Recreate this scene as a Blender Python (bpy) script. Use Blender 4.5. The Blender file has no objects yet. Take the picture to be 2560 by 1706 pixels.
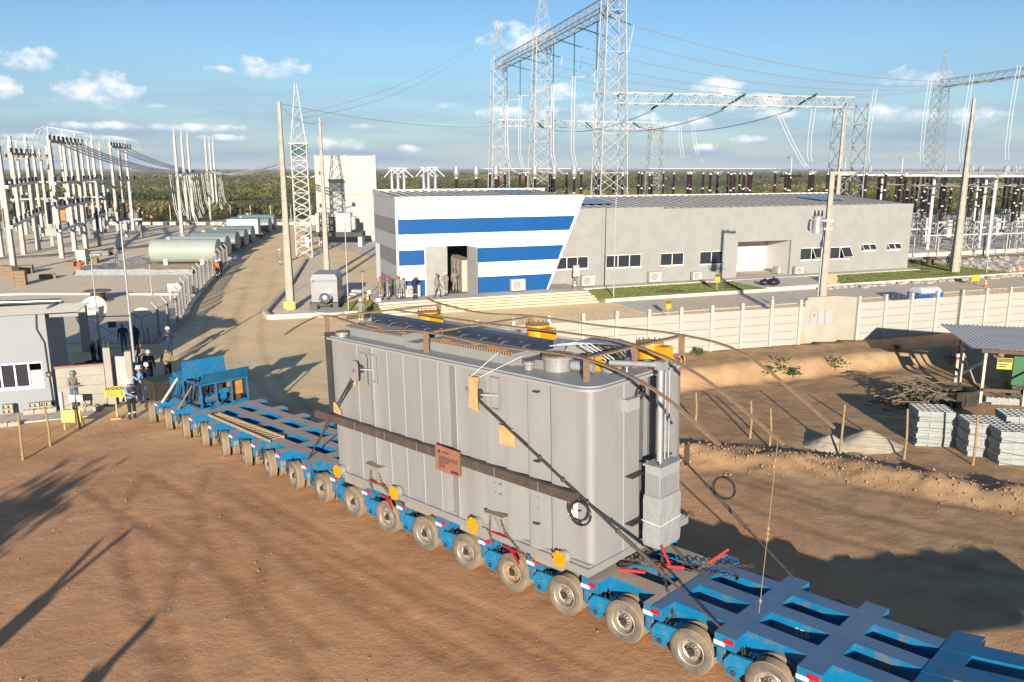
import bpy, math, random
import numpy as np
from mathutils import Vector, Matrix, Quaternion
R = math.radians
rnd = random.Random(7)
scene = bpy.context.scene
COL = scene.collection

# ------------------------------------------------------------------ camera
CAM_H, PITCH = 10.0, math.atan(433 / 2027)
cam_d = bpy.data.cameras.new('camera'); cam = bpy.data.objects.new('camera', cam_d); COL.objects.link(cam)
cam.location = (0, 0, CAM_H); cam.rotation_euler = (R(90) - PITCH, 0, 0)
cam_d.sensor_width = 36; cam_d.lens = 36 * 2027 / 2560; cam_d.clip_end = 30000
scene.camera = cam

scene.cycles.max_bounces = 4; scene.cycles.diffuse_bounces = 2; scene.cycles.glossy_bounces = 2; scene.cycles.transmission_bounces = 3; scene.cycles.transparent_max_bounces = 4
scene.cycles.caustics_reflective = False; scene.cycles.caustics_refractive = False
# ------------------------------------------------------------------ light, sky, exposure
SUN_EL = 12.6
sun_d = bpy.data.lights.new('sun', 'SUN'); sun = bpy.data.objects.new('sun', sun_d); COL.objects.link(sun)
sun.rotation_euler = (R(90 - SUN_EL), 0, R(0.5)); sun.location = (0, -40, 60)
sun_d.energy = 5.0; sun_d.angle = R(0.5); sun_d.color = (1.0, 0.89, 0.73)
scene.view_settings.view_transform = 'Standard'; scene.view_settings.look = 'None'
scene.view_settings.exposure = 0.9; scene.view_settings.gamma = 1.0

V = 2560 / 2353
def pix_ray(vx, vy):
    dx = (vx * V - 1280) / 2027; dy = (853 - vy * V) / 2027; c, s = math.cos(PITCH), math.sin(PITCH)
    return Vector((dx, c + dy * s, -s + dy * c))
def G(vx, vy, z=0.0):            # survey: point of the photograph -> place at height z
    r = pix_ray(vx, vy); return Vector((0, 0, CAM_H)) + r * ((z - CAM_H) / r.z)
def GY(vx, vy, y):               # survey: point of the photograph -> place at distance y
    r = pix_ray(vx, vy); return Vector((0, 0, CAM_H)) + r * (y / r.y)

world = bpy.data.worlds.new('World'); scene.world = world; world.use_nodes = True
def build_world():
    nt = world.node_tree; N = nt.nodes; L = nt.links; N.clear()
    def nd(t, **k):
        n = N.new(t)
        for a, b in k.items(): setattr(n, a, b)
        return n
    def m(op, a, b=None, c=None, clamp=False):
        n = nd('ShaderNodeMath', operation=op, use_clamp=clamp)
        for i, x in enumerate((a, b, c)):
            if x is None: continue
            if isinstance(x, (int, float)): n.inputs[i].default_value = x
            else: L.new(x, n.inputs[i])
        return n.outputs[0]
    out = nd('ShaderNodeOutputWorld'); bg = nd('ShaderNodeBackground'); bg.inputs[1].default_value = 0.064
    L.new(bg.outputs[0], out.inputs[0])
    sky = nd('ShaderNodeTexSky', sky_type='NISHITA', sun_disc=False)
    sky.sun_elevation = R(SUN_EL); sky.sun_rotation = R(180); sky.altitude = 50
    sky.air_density = 1.0; sky.dust_density = 0.15; sky.ozone_density = 4.0
    tc = nd('ShaderNodeTexCoord'); sp = nd('ShaderNodeSeparateXYZ'); L.new(tc.outputs['Generated'], sp.inputs[0])
    az = m('ARCTAN2', sp.outputs[0], sp.outputs[1]); el = m('ARCSINE', sp.outputs[2])
    cb = nd('ShaderNodeCombineXYZ'); L.new(az, cb.inputs[0]); L.new(m('MULTIPLY', el, 1.5), cb.inputs[1])
    def noise(scale, detail=6, rough=.55):
        n = nd('ShaderNodeTexNoise'); n.inputs['Scale'].default_value = scale; n.inputs['Detail'].default_value = detail
        n.inputs['Roughness'].default_value = rough; L.new(cb.outputs[0], n.inputs['Vector']); return n.outputs[0]
    n1 = noise(38, 7, .6); n2 = noise(14, 5, .55)
    puffs = [(75,138,75,24),(2,205,32,24),(228,212,75,38),(625,160,72,26),(1190,92,85,32),(1275,215,60,20),(1020,243,42,11),
             (1165,262,60,17),(1320,262,90,24),(770,333,58,15),(945,343,36,9),(1640,212,60,28),(1725,238,70,20),(2105,182,65,20),
             (2055,264,70,21),(2245,270,60,20),(1470,270,50,14),(830,291,36,8),(1720,320,32,9),(1615,341,24,8),(1790,265,60,14),
             (1570,290,60,16),(1920,265,40,12),(350,245,25,7),(505,160,30,8),(520,318,60,7),(130,315,110,7),(330,292,200,9)]
    # layers of clouds: each ramp along the azimuth holds presence, height and thickness of clouds that do not overlap
    ang = []
    for p in puffs:
        r = pix_ray(p[0], p[1]).normalized(); ang.append((math.atan2(r.x, r.y), math.asin(r.z), p[2] / 1650, p[3] / 1700))
    layers = []
    for a in sorted(ang, key=lambda q: -q[2] * q[3]):
        for l in layers:
            if len(l) < 10 and all(abs(a[0] - o[0]) > (a[2] + o[2]) * 1.02 for o in l): l.append(a); break
        else: layers.append([a])
    dens = None; shade = None; t = m('MULTIPLY_ADD', az, 1 / 1.3, .5)
    for l in layers:
        l.sort(); ramp = nd('ShaderNodeValToRGB'); L.new(t, ramp.inputs[0]); e = ramp.color_ramp.elements
        pts = []
        for a0, e0, wa, we in l:
            for d in (-1, 0, 1): pts.append(((a0 + d * wa) / 1.3 + .5, (1.0 - abs(d), max(e0, 0) / .35, we / .03, 1)))
        e[0].position, e[0].color = pts[0]; e[1].position, e[1].color = pts[-1]
        for q in pts[1:-1]: x = e.new(q[0]); x.color = q[1]
        sc = nd('ShaderNodeSeparateColor'); L.new(ramp.outputs[0], sc.inputs[0])
        de = m('DIVIDE', m('MULTIPLY_ADD', sc.outputs[1], -.35, el), m('MULTIPLY', sc.outputs[2], .03))
        dl = m('MULTIPLY', m('MINIMUM', de, 0.0), 0.7); da = m('SUBTRACT', 1.0, sc.outputs[0])
        d2 = m('ADD', m('MULTIPLY', da, da), m('ADD', m('MULTIPLY', de, de), m('MULTIPLY', dl, dl)))
        k = m('MAXIMUM', m('SUBTRACT', 1.0, d2), -2.0); k = m('SUBTRACT', k, m('MULTIPLY', m('LESS_THAN', sc.outputs[0], .02), 2.0))
        sh = m('MULTIPLY', m('GREATER_THAN', k, -0.7), m('MULTIPLY_ADD', de, 0.5, 0.5, clamp=True))
        dens = k if dens is None else m('MAXIMUM', dens, k); shade = sh if shade is None else m('MAXIMUM', shade, sh)
    # the same fair-weather clouds go on round the rest of the sky
    rest = m('MULTIPLY', m('GREATER_THAN', m('ABSOLUTE', az), .66), m('MULTIPLY', m('GREATER_THAN', el, .03), m('LESS_THAN', el, .6)))
    dens = m('ADD', m('MULTIPLY', dens, m('SUBTRACT', 1.0, rest)), m('MULTIPLY', rest, -1.1)); shade = m('MAXIMUM', shade, m('MULTIPLY', rest, .6))
    nn = m('MULTIPLY_ADD', m('SUBTRACT', n1, 0.5), 4.2, m('MULTIPLY', m('SUBTRACT', n2, 0.5), 2.6))
    cov = m('MULTIPLY_ADD', m('ADD', dens, nn), 0.75, -0.05, clamp=True)
    cov = m('MULTIPLY', m('MULTIPLY', cov, m('GREATER_THAN', dens, -1.9)), .88)
    # thin grey veil of far cloud low over the plain
    n3 = nd('ShaderNodeTexNoise'); n3.inputs['Scale'].default_value = 5; n3.inputs['Detail'].default_value = 5
    c3 = nd('ShaderNodeCombineXYZ'); L.new(az, c3.inputs[0]); L.new(m('MULTIPLY', el, 9), c3.inputs[1]); L.new(c3.outputs[0], n3.inputs['Vector'])
    low = m('SUBTRACT', 1.0, m('DIVIDE', el, 0.13), clamp=True)
    veil = m('MULTIPLY', m('MULTIPLY_ADD', m('SUBTRACT', n3.outputs[0], .42), 2.0, 0.55, clamp=True), m('POWER', low, .7))
    ramp = nd('ShaderNodeValToRGB'); L.new(m('ADD', shade, m('MULTIPLY', m('SUBTRACT', n1, .5), 1.2)), ramp.inputs[0])
    e = ramp.color_ramp.elements; e[0].position = .25; e[0].color = (6.0, 6.9, 8.2, 1); e[1].position = .95; e[1].color = (11.8, 11.3, 10.8, 1)
    cc = nd('ShaderNodeMix', data_type='RGBA', blend_type='MULTIPLY'); cc.inputs[0].default_value = 1; L.new(sky.outputs[0], cc.inputs[6]); cc.inputs[7].default_value = (1.10, 1.12, 1.14, 1)
    mv = nd('ShaderNodeMix', data_type='RGBA'); L.new(veil, mv.inputs[0]); L.new(cc.outputs[2], mv.inputs[6]); mv.inputs[7].default_value = (2.7, 3.75, 5.3, 1)
    mx = nd('ShaderNodeMix', data_type='RGBA'); L.new(cov, mx.inputs[0]); L.new(mv.outputs[2], mx.inputs[6]); L.new(ramp.outputs[0], mx.inputs[7])
    L.new(mx.outputs[2], bg.inputs[0])
build_world()

# ------------------------------------------------------------------ materials
MATS = {}
FLAT = ('concrete_step', 'step_concrete', 'walk_concrete', 'paver', 'gravel', 'kerb', 'deck_', 'bund', 'lawn', 'grass', 'sand', 'roof', 'tyre', 'clod', 'leaf', 'rubble', 'tarp', 'white_panel', 'fibre')
def mat(name, c, c2=None, scale=3.0, rough=.6, metal=0.0, bump=0.0, bscale=None, dust=None, dustamt=0.0, detail=5, coat=0.0, bdist=.02, dscale=None, lo=.35, hi=.65, stretch=None):
    if name in MATS: return MATS[name]
    if not any(w in name for w in FLAT):      # painted and upright things carry moderate real albedos
        c = tuple(x * .76 for x in c); c2 = c2 and tuple(x * .76 for x in c2); dust = dust and tuple(x * .8 for x in dust)
    m = bpy.data.materials.new(name); m.use_nodes = True; nt = m.node_tree; N = nt.nodes; L = nt.links
    b = N['Principled BSDF']; b.inputs['Roughness'].default_value = rough; b.inputs['Metallic'].default_value = metal
    if coat: b.inputs['Coat Weight'].default_value = coat; b.inputs['Coat Roughness'].default_value = .2
    c = tuple(c) + (1,); b.inputs['Base Color'].default_value = c
    if c2 is not None or bump or dust:
        tc = N.new('ShaderNodeTexCoord'); vec = tc.outputs['Object']
        if stretch:
            mp = N.new('ShaderNodeMapping'); mp.inputs['Scale'].default_value = stretch; L.new(vec, mp.inputs[0]); vec = mp.outputs[0]
        def noise(s, d=detail):
            n = N.new('ShaderNodeTexNoise'); n.inputs['Scale'].default_value = s; n.inputs['Detail'].default_value = d; n.inputs['Roughness'].default_value = .62
            L.new(vec, n.inputs['Vector']); return n.outputs[0]
        col = None
        def mixc(a, bcol, fac):
            x = N.new('ShaderNodeMix'); x.data_type = 'RGBA'; L.new(fac, x.inputs[0])
            if isinstance(a, tuple): x.inputs[6].default_value = a
            else: L.new(a, x.inputs[6])
            x.inputs[7].default_value = tuple(bcol) + (1,); return x.outputs[2]
        def ramp(f, lo_, hi_):
            r = N.new('ShaderNodeMapRange'); r.inputs[1].default_value = lo_; r.inputs[2].default_value = hi_; L.new(f, r.inputs[0]); return r.outputs[0]
        col = c
        if c2 is not None: col = mixc(col, c2, ramp(noise(scale), lo, hi))
        if dust:
            f = ramp(noise(dscale or scale * .6, 7), .62 - dustamt * .45, .75 - dustamt * .2)
            col = mixc(col, dust, f)
        if not isinstance(col, tuple): L.new(col, b.inputs['Base Color'])
        if bump:
            bn = N.new('ShaderNodeBump'); bn.inputs['Strength'].default_value = bump; bn.inputs['Distance'].default_value = bdist
            L.new(noise(bscale or scale * 4), bn.inputs['Height']); L.new(bn.outputs[0], b.inputs['Normal'])
    MATS[name] = m; return m
DUST = (.33, .22, .13)
blue = mat('trailer_blue_paint', (.003, .225, .46), (.006, .18, .38), 2.5, .42, dust=(.17, .16, .15), dustamt=.22, dscale=4)
deckblue = mat('deck_blue_dusty', (.06, .145, .29), (.10, .17, .27), 1.4, .6, bump=.25, bscale=40, dust=(.22, .19, .17), dustamt=.1, dscale=1.6)
deckbrown = mat('deck_brown_dusty', (.42, .335, .265), (.33, .285, .25), 1.2, .8, bump=.3, bscale=40, dust=(.46, .29, .17), dustamt=.3, dscale=1.1)
black = mat('black_rubber_hose', (.018, .018, .02), (.05, .04, .03), 6, .7)
darksteel = mat('dark_oily_steel', (.035, .033, .035), (.085, .06, .045), 5, .6, bump=.3)
tyre_m = mat('tyre_dusty_rubber', (.30, .215, .14), (.20, .15, .105), 3, .95, bump=.5, bscale=60, dust=(.28, .20, .13), dustamt=.45, dscale=4)
side_m = mat('tyre_sidewall', (.10, .088, .072), (.19, .15, .11), 4, .9, bump=.3, bscale=40)
rim_m = mat('rim_aluminium', (.62, .57, .5), (.5, .42, .33), 5, .42, metal=.55)
rimd_m = mat('rim_rusty', (.42, .31, .2), (.33, .22, .13), 5, .7)
red_m = mat('red_paint', (.5, .02, .015), (.4, .02, .02), 8, .5)
redref = mat('red_reflector', (.62, .01, .02), rough=.3); whiteref = mat('white_reflector', (.85, .86, .88), rough=.4)
trafo = mat('transformer_grey_paint', (.325, .327, .327), (.298, .299, .298), 1.6, .45, dust=(.29, .265, .235), dustamt=.14, dscale=2.2, coat=.1, stretch=(1.4, 1.4, .35), bump=.06, bscale=5)
trafo2 = mat('transformer_roof_grey', (.30, .31, .315), (.26, .27, .275), 1.5, .45, dust=(.34, .3, .25), dustamt=.2, dscale=1.5)
beltm = mat('brown_primer_steel', (.085, .062, .05), (.11, .085, .07), 3, .6, dust=(.16, .13, .1), dustamt=.2)
beamdark = mat('charcoal_beam', (.045, .05, .06), (.07, .07, .075), 2, .55)
bluebeam = mat('navy_pipe_paint', (.02, .035, .065), (.04, .05, .07), 2, .4)
yellow = mat('yellow_paint', (.78, .38, .005), (.7, .33, .01), 3, .45, dust=(.5, .3, .1), dustamt=.1)
orange = mat('orange_bolt_cover', (.72, .27, .02), (.6, .25, .05), 6, .6)
wood = mat('weathered_batten_wood', (.34, .22, .13), (.24, .15, .09), 4, .85, bump=.3, bscale=30, stretch=(1, 6, 6))
freshwood = mat('fresh_plywood', (.72, .47, .22), (.55, .32, .13), 5, .75, bump=.2, bscale=25)
steelgrey = mat('galvanised_steel', (.5, .51, .52), (.4, .41, .42), 5, .45, metal=.35)
chrome = mat('bright_metal', (.7, .7, .72), rough=.25, metal=.9)
chainm = mat('rusty_chain', (.085, .065, .05), (.14, .09, .06), 14, .65, metal=.2)
white = mat('white_paint', (.8, .8, .79), (.76, .76, .74), 1.5, .6)
whitem = mat('white_painted_steel', (.78, .78, .77), (.7, .7, .69), 3, .5)
concrete = mat('pole_concrete', (.46, .43, .37), (.38, .35, .30), 3, .85, bump=.25, bscale=30)
concrete2 = mat('precast_concrete', (.58, .55, .48), (.49, .46, .40), 1.1, .88, bump=.2, bscale=25, dust=(.45, .38, .28), dustamt=.12)
glassdark = mat('window_glass', (.035, .04, .05), rough=.06)

# ------------------------------------------------------------------ mesh helpers
class MB:
    def __init__(s): s.v = []; s.f = []; s.m = []
    def add(s, vs, fs, mi=0):
        o = len(s.v); s.v += [tuple(p) for p in vs]; s.f += [tuple(i + o for i in f) for f in fs]; s.m += [mi] * len(fs); return s
    def obb(s, o, ax, ay, az, mi=0):      # centre and half axes
        o, ax, ay, az = Vector(o), Vector(ax), Vector(ay), Vector(az)
        vs = [o + ax * i + ay * j + az * k for k in (-1, 1) for j in (-1, 1) for i in (-1, 1)]
        return s.add(vs, [(0, 2, 3, 1), (4, 5, 7, 6), (0, 1, 5, 4), (2, 6, 7, 3), (0, 4, 6, 2), (1, 3, 7, 5)], mi)
    def box(s, x0, x1, y0, y1, z0, z1, mi=0):
        return s.obb(((x0 + x1) / 2, (y0 + y1) / 2, (z0 + z1) / 2), ((x1 - x0) / 2, 0, 0), (0, (y1 - y0) / 2, 0), (0, 0, (z1 - z0) / 2), mi)
    def bar(s, a, b, w, h=None, mi=0, up=(0, 0, 1)):
        a, b = Vector(a), Vector(b); d = b - a; l = d.length
        if l < 1e-6: return s
        d /= l; up = Vector(up)
        if abs(d.dot(up)) > .98: up = Vector((1, 0, 0))
        x = d.cross(up).normalized(); z = x.cross(d); h = h or w
        return s.obb((a + b) / 2, d * l / 2, x * w / 2, z * h / 2, mi)
    def ring(s, c, d, r, n, ref=None):
        d = Vector(d).normalized(); ref = Vector(ref) if ref is not None else (Vector((0, 0, 1)) if abs(d.z) < .9 else Vector((1, 0, 0)))
        x = d.cross(ref).normalized(); y = d.cross(x)
        return [Vector(c) + x * (r * math.cos(6.28318 * i / n)) + y * (r * math.sin(6.28318 * i / n)) for i in range(n)]
    def tube(s, a, b, r0, r1=None, n=8, caps=True, mi=0):
        r1 = r0 if r1 is None else r1; d = Vector(b) - Vector(a)
        vs = s.ring(a, d, r0, n) + s.ring(b, d, r1, n)
        fs = [(i, (i + 1) % n, n + (i + 1) % n, n + i) for i in range(n)]
        if caps: fs += [tuple(range(n))[::-1], tuple(range(n, 2 * n))]
        return s.add(vs, fs, mi)
    def path(s, pts, r, n=6, mi=0, rr=None):
        pts = [Vector(p) for p in pts]; vs = []; k = len(pts)
        for i, p in enumerate(pts):
            d = pts[min(i + 1, k - 1)] - pts[max(i - 1, 0)]
            vs += s.ring(p, d, rr[i] if rr else r, n)
        fs = [(j * n + i, j * n + (i + 1) % n, (j + 1) * n + (i + 1) % n, (j + 1) * n + i) for j in range(k - 1) for i in range(n)]
        fs += [tuple(range(n))[::-1], tuple(range((k - 1) * n, k * n))]
        return s.add(vs, fs, mi)
    def lathe(s, prof, n=24, o=(0, 0, 0), axis=(0, 0, 1), mis=None, caps=False):
        d = Vector(axis).normalized(); vs = []; k = len(prof)
        for r, h in prof: vs += s.ring(Vector(o) + d * h, d, max(r, 1e-4), n)
        for j in range(k - 1):
            fs = [(i, (i + 1) % n, n + (i + 1) % n, n + i) for i in range(n)]
            o0 = len(s.v)
            if j == 0: base = o0; s.v += [tuple(p) for p in vs]
            s.f += [tuple(base + j * n + q for q in f) for f in fs]; s.m += [mis[j] if mis else 0] * n
        if caps:
            s.f += [tuple(base + i for i in range(n))[::-1], tuple(base + (k - 1) * n + i for i in range(n))]; s.m += [mis[0] if mis else 0, mis[-1] if mis else 0]
        return s
    def prism(s, poly, o, ax, ay, az, mi=0):    # polygon in (ax,ay) swept along az
        o, ax, ay, az = Vector(o), Vector(ax), Vector(ay), Vector(az); n = len(poly)
        vs = [o + ax * p[0] + ay * p[1] for p in poly]; vs += [p + az for p in vs]
        return s.add(vs, [tuple(range(n))[::-1], tuple(range(n, 2 * n))] + [(i, (i + 1) % n, n + (i + 1) % n, n + i) for i in range(n)], mi)
    def ell(s, c, rx, ry, rz, n=8, k=5, mi=0):
        c = Vector(c); vs = [c + Vector((0, 0, -rz))]
        for j in range(1, k):
            t = math.pi * j / k - math.pi / 2
            vs += [c + Vector((rx * math.cos(t) * math.cos(6.28318 * i / n), ry * math.cos(t) * math.sin(6.28318 * i / n), rz * math.sin(t))) for i in range(n)]
        vs.append(c + Vector((0, 0, rz))); fs = []
        for i in range(n):
            j = (i + 1) % n; fs.append((0, 1 + j, 1 + i)); e = 1 + (k - 2) * n; fs.append((e + i, e + j, len(vs) - 1))
            for q in range(k - 2): a = 1 + q * n; fs.append((a + i, a + j, a + n + j, a + n + i))
        return s.add(vs, fs, mi)
    def mesh(s, name, mats, smooth=None):
        me = bpy.data.meshes.new(name); me.from_pydata(s.v, [], s.f)
        for m in (mats if isinstance(mats, (list, tuple)) else [mats]): me.materials.append(m)
        if any(s.m): me.polygons.foreach_set('material_index', s.m)
        if smooth:
            me.polygons.foreach_set('use_smooth', [True] * len(s.f)); me.set_sharp_from_angle(angle=R(smooth))
        me.update(); return me
    def build(s, name, mats, parent=None, smooth=None, loc=None):
        return link(name, s.mesh(name, mats, smooth), parent, loc)
def link(name, me, parent=None, loc=None, rz=None):
    o = bpy.data.objects.new(name, me); COL.objects.link(o)
    if parent: o.parent = parent
    if loc is not None: o.location = loc
    if rz is not None: o.rotation_euler = (0, 0, rz)
    return o
def tag(o, label=None, cat=None, group=None, kind=None):
    if label: o['label'] = label
    if cat: o['category'] = cat
    if group: o['group'] = group
    if kind or (label and cat): o['kind'] = kind or 'thing'
    return o
def thing(name, label, cat, loc=(0, 0, 0), rz=0.0, group=None):
    o = bpy.data.objects.new(name, None); COL.objects.link(o); o.location = loc; o.rotation_euler = (0, 0, rz); o.empty_display_size = .3
    return tag(o, label, cat, group)
KIDS = {}
def copy_tree(o, loc=None, rz=None, label=None, parent=None, group=None):
    c = o.copy(); COL.objects.link(c); c.parent = parent
    if loc is not None: c.location = loc
    if rz is not None: c.rotation_euler = (0, 0, rz)
    if label: c['label'] = label
    if group: c['group'] = group
    for ch in list(o.children): copy_tree(ch, parent=c)
    return c
def text_mesh(txt, size, mt, name, parent, M, align='CENTER'):
    cu = bpy.data.curves.new(name, 'FONT'); cu.body = txt; cu.size = size; cu.align_x = align; cu.align_y = 'CENTER'; cu.extrude = .002
    cu.resolution_u = 2
    t = bpy.data.objects.new(name, cu); me = bpy.data.meshes.new_from_object(t); bpy.data.objects.remove(t); bpy.data.curves.remove(cu)
    me.materials.clear(); me.materials.append(mt); o = link(name, me, parent); o.matrix_local = M; return o
def frame(o, x, y, z):
    M = Matrix.Identity(4)
    for i, a in enumerate((x, y, z)):
        a = Vector(a).normalized()
        for j in range(3): M[j][i] = a[j]
    for j in range(3): M[j][3] = o[j]
    return M
def hsh(ix, iy, seed):
    n = (ix * 374761393 + iy * 668265263 + seed * 974711) & 0xffffffff
    n = ((n ^ (n >> 13)) * 1274126177) & 0xffffffff
    return ((n ^ (n >> 16)) & 0xffff) / 65535.0
def vnoise(x, y, seed=0):
    x = np.asarray(x, float); y = np.asarray(y, float)
    ix = np.floor(x).astype(np.int64); iy = np.floor(y).astype(np.int64); fx = x - ix; fy = y - iy
    fx = fx * fx * (3 - 2 * fx); fy = fy * fy * (3 - 2 * fy)
    a = hsh(ix, iy, seed); b = hsh(ix + 1, iy, seed); c = hsh(ix, iy + 1, seed); d = hsh(ix + 1, iy + 1, seed)
    return (a + (b - a) * fx) * (1 - fy) + (c + (d - c) * fx) * fy
def fbm(x, y, seed=0, o=4):
    t = 0; a = .5
    for k in range(o): t = t + a * (vnoise(x * 2 ** k, y * 2 ** k, seed + k) - .5); a *= .5
    return t
def sstep(a, b, x): t = np.clip((x - a) / (b - a), 0, 1); return t * t * (3 - 2 * t)
# ------------------------------------------------------------------ terrain
TA = R(135.37); TO = Vector((3.391, 13.494, .748)); TSL = -.03
TU = Vector((math.cos(TA), math.sin(TA), TSL)).normalized(); TY = Vector((-math.sin(TA), math.cos(TA), 0)); TZ = TU.cross(TY)
def TW(s, y, h): return TO + TU * s + TY * y + TZ * h
WALL_A = (8.15, 38.58); WALL_D = Vector((20.94, 6.64)).normalized()      # perimeter wall line, outer face
RIDGE = [(4.0, 26.6), (6.1, 26.0), (10.1, 24.5), (14.4, 21.4), (20, 17.5), (30, 10)]
def seg_d(x, y, pts):
    best = np.full(np.shape(x), 1e9)
    for (ax, ay), (bx, by) in zip(pts[:-1], pts[1:]):
        dx, dy = bx - ax, by - ay; t = np.clip(((x - ax) * dx + (y - ay) * dy) / (dx * dx + dy * dy), 0, 1)
        best = np.minimum(best, np.hypot(x - ax - t * dx, y - ay - t * dy))
    return best
def ground_z(x, y, detail=True):
    x = np.asarray(x, float); y = np.asarray(y, float)
    s = (x - TO.x) * math.cos(TA) + (y - TO.y) * math.sin(TA)
    z = np.clip(.748 - .03 * s, -.3, .85)
    z = z + (-.3 - z) * sstep(44, 56, y)
    wd = (x - WALL_A[0]) * WALL_D.y - (y - WALL_A[1]) * WALL_D.x        # >0 on the camera side
    wx = sstep(0, 5, x)
    edge = .5 * fbm(x * .5, y * .5, 5)
    bank = 1.15 + (z - 1.15) * sstep(2.7, 3.9, wd + edge)
    out = (wd > -.25) & (wd < 8)
    z = np.where(out, z + (bank - z) * wx, z)
    z = np.where(wd <= -.25, z + (-.3 - z) * wx, z)
    rd = seg_d(x, y, RIDGE); cl = vnoise(x * 1.3, y * 1.3, 31)
    z = z + (.30 + .35 * fbm(x * 1.1, y * 1.1, 8)) * np.exp(-(rd / .85) ** 2) * sstep(4.0, 6.5, x)
    if detail:
        am = (1 - sstep(40, 52, y)) * sstep(-60, -20, y)
        rough = .35 + 1.9 * np.exp(-(rd / 1.3) ** 2) + 1.0 * ((wd > .3) & (wd < 5) & (x > 5))
        z = z + am * rough * (.10 * fbm(x * .8, y * .8, 11, 3) + .06 * fbm(x * 3.1, y * 3.1, 21, 3))
    return z + (8 * fbm(x / 900, y / 900, 77, 3) - 6) * sstep(500, 4000, np.hypot(x, y)) * 1.0
TRACKS = []
for pl, off in (([(470, 1190), (420, 1300), (395, 1430), (430, 1568), (480, 1700)], (0, 2.0)), ([(335, 1085), (285, 1180), (290, 1300), (340, 1450), (430, 1640)], (0, 2.0)), ([(560, 1125), (700, 1212), (900, 1330), (1150, 1460), (1420, 1620)], (0, -.42, -1.3)), ([(520, 1170), (660, 1300), (860, 1440), (1100, 1600)], (0,)), ([(200, 1120), (330, 1210), (520, 1330), (800, 1560)], (0, 1.9)), ([(720, 960), (640, 870), (600, 780), (610, 690), (650, 560)], (0, 1.9)), ([(660, 960), (590, 880), (540, 800), (560, 680), (610, 540)], (0, 1.9)), ([(1700, 1130), (1900, 1200), (2150, 1260), (2400, 1310)], (0, 2.0)), ([(1640, 1160), (1850, 1250), (2100, 1330), (2400, 1400)], (0, 2.0))):
    P_ = [G(a, b, .25 if b > 960 else -.1) for a, b in pl]
    for o_ in off:
        q_ = []
        for i in range(len(P_) - 1):
            p0, p1, p2, p3 = P_[max(i - 1, 0)], P_[i], P_[i + 1], P_[min(i + 2, len(P_) - 1)]
            for t in (0, .25, .5, .75): c = .5 * ((2 * p1) + (p2 - p0) * t + (2 * p0 - 5 * p1 + 4 * p2 - p3) * t * t + (3 * p1 - p0 - 3 * p2 + p3) * t ** 3); d = (p2 - p1).normalized(); q_.append((c.x - d.y * o_, c.y + d.x * o_))
        TRACKS.append(q_)
def rut_d(x, y):
    d = np.full(np.shape(x), 9.0); k = (np.abs(x) < 30) & (y > 8) & (y < 125); xs, ys = x[k], y[k]; b = np.full(xs.shape, 9.0)
    for t in TRACKS: b = np.minimum(b, seg_d(xs, ys, t))
    d[k] = b; return d
def gz(x, y): return float(ground_z(x, y, False))
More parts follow.
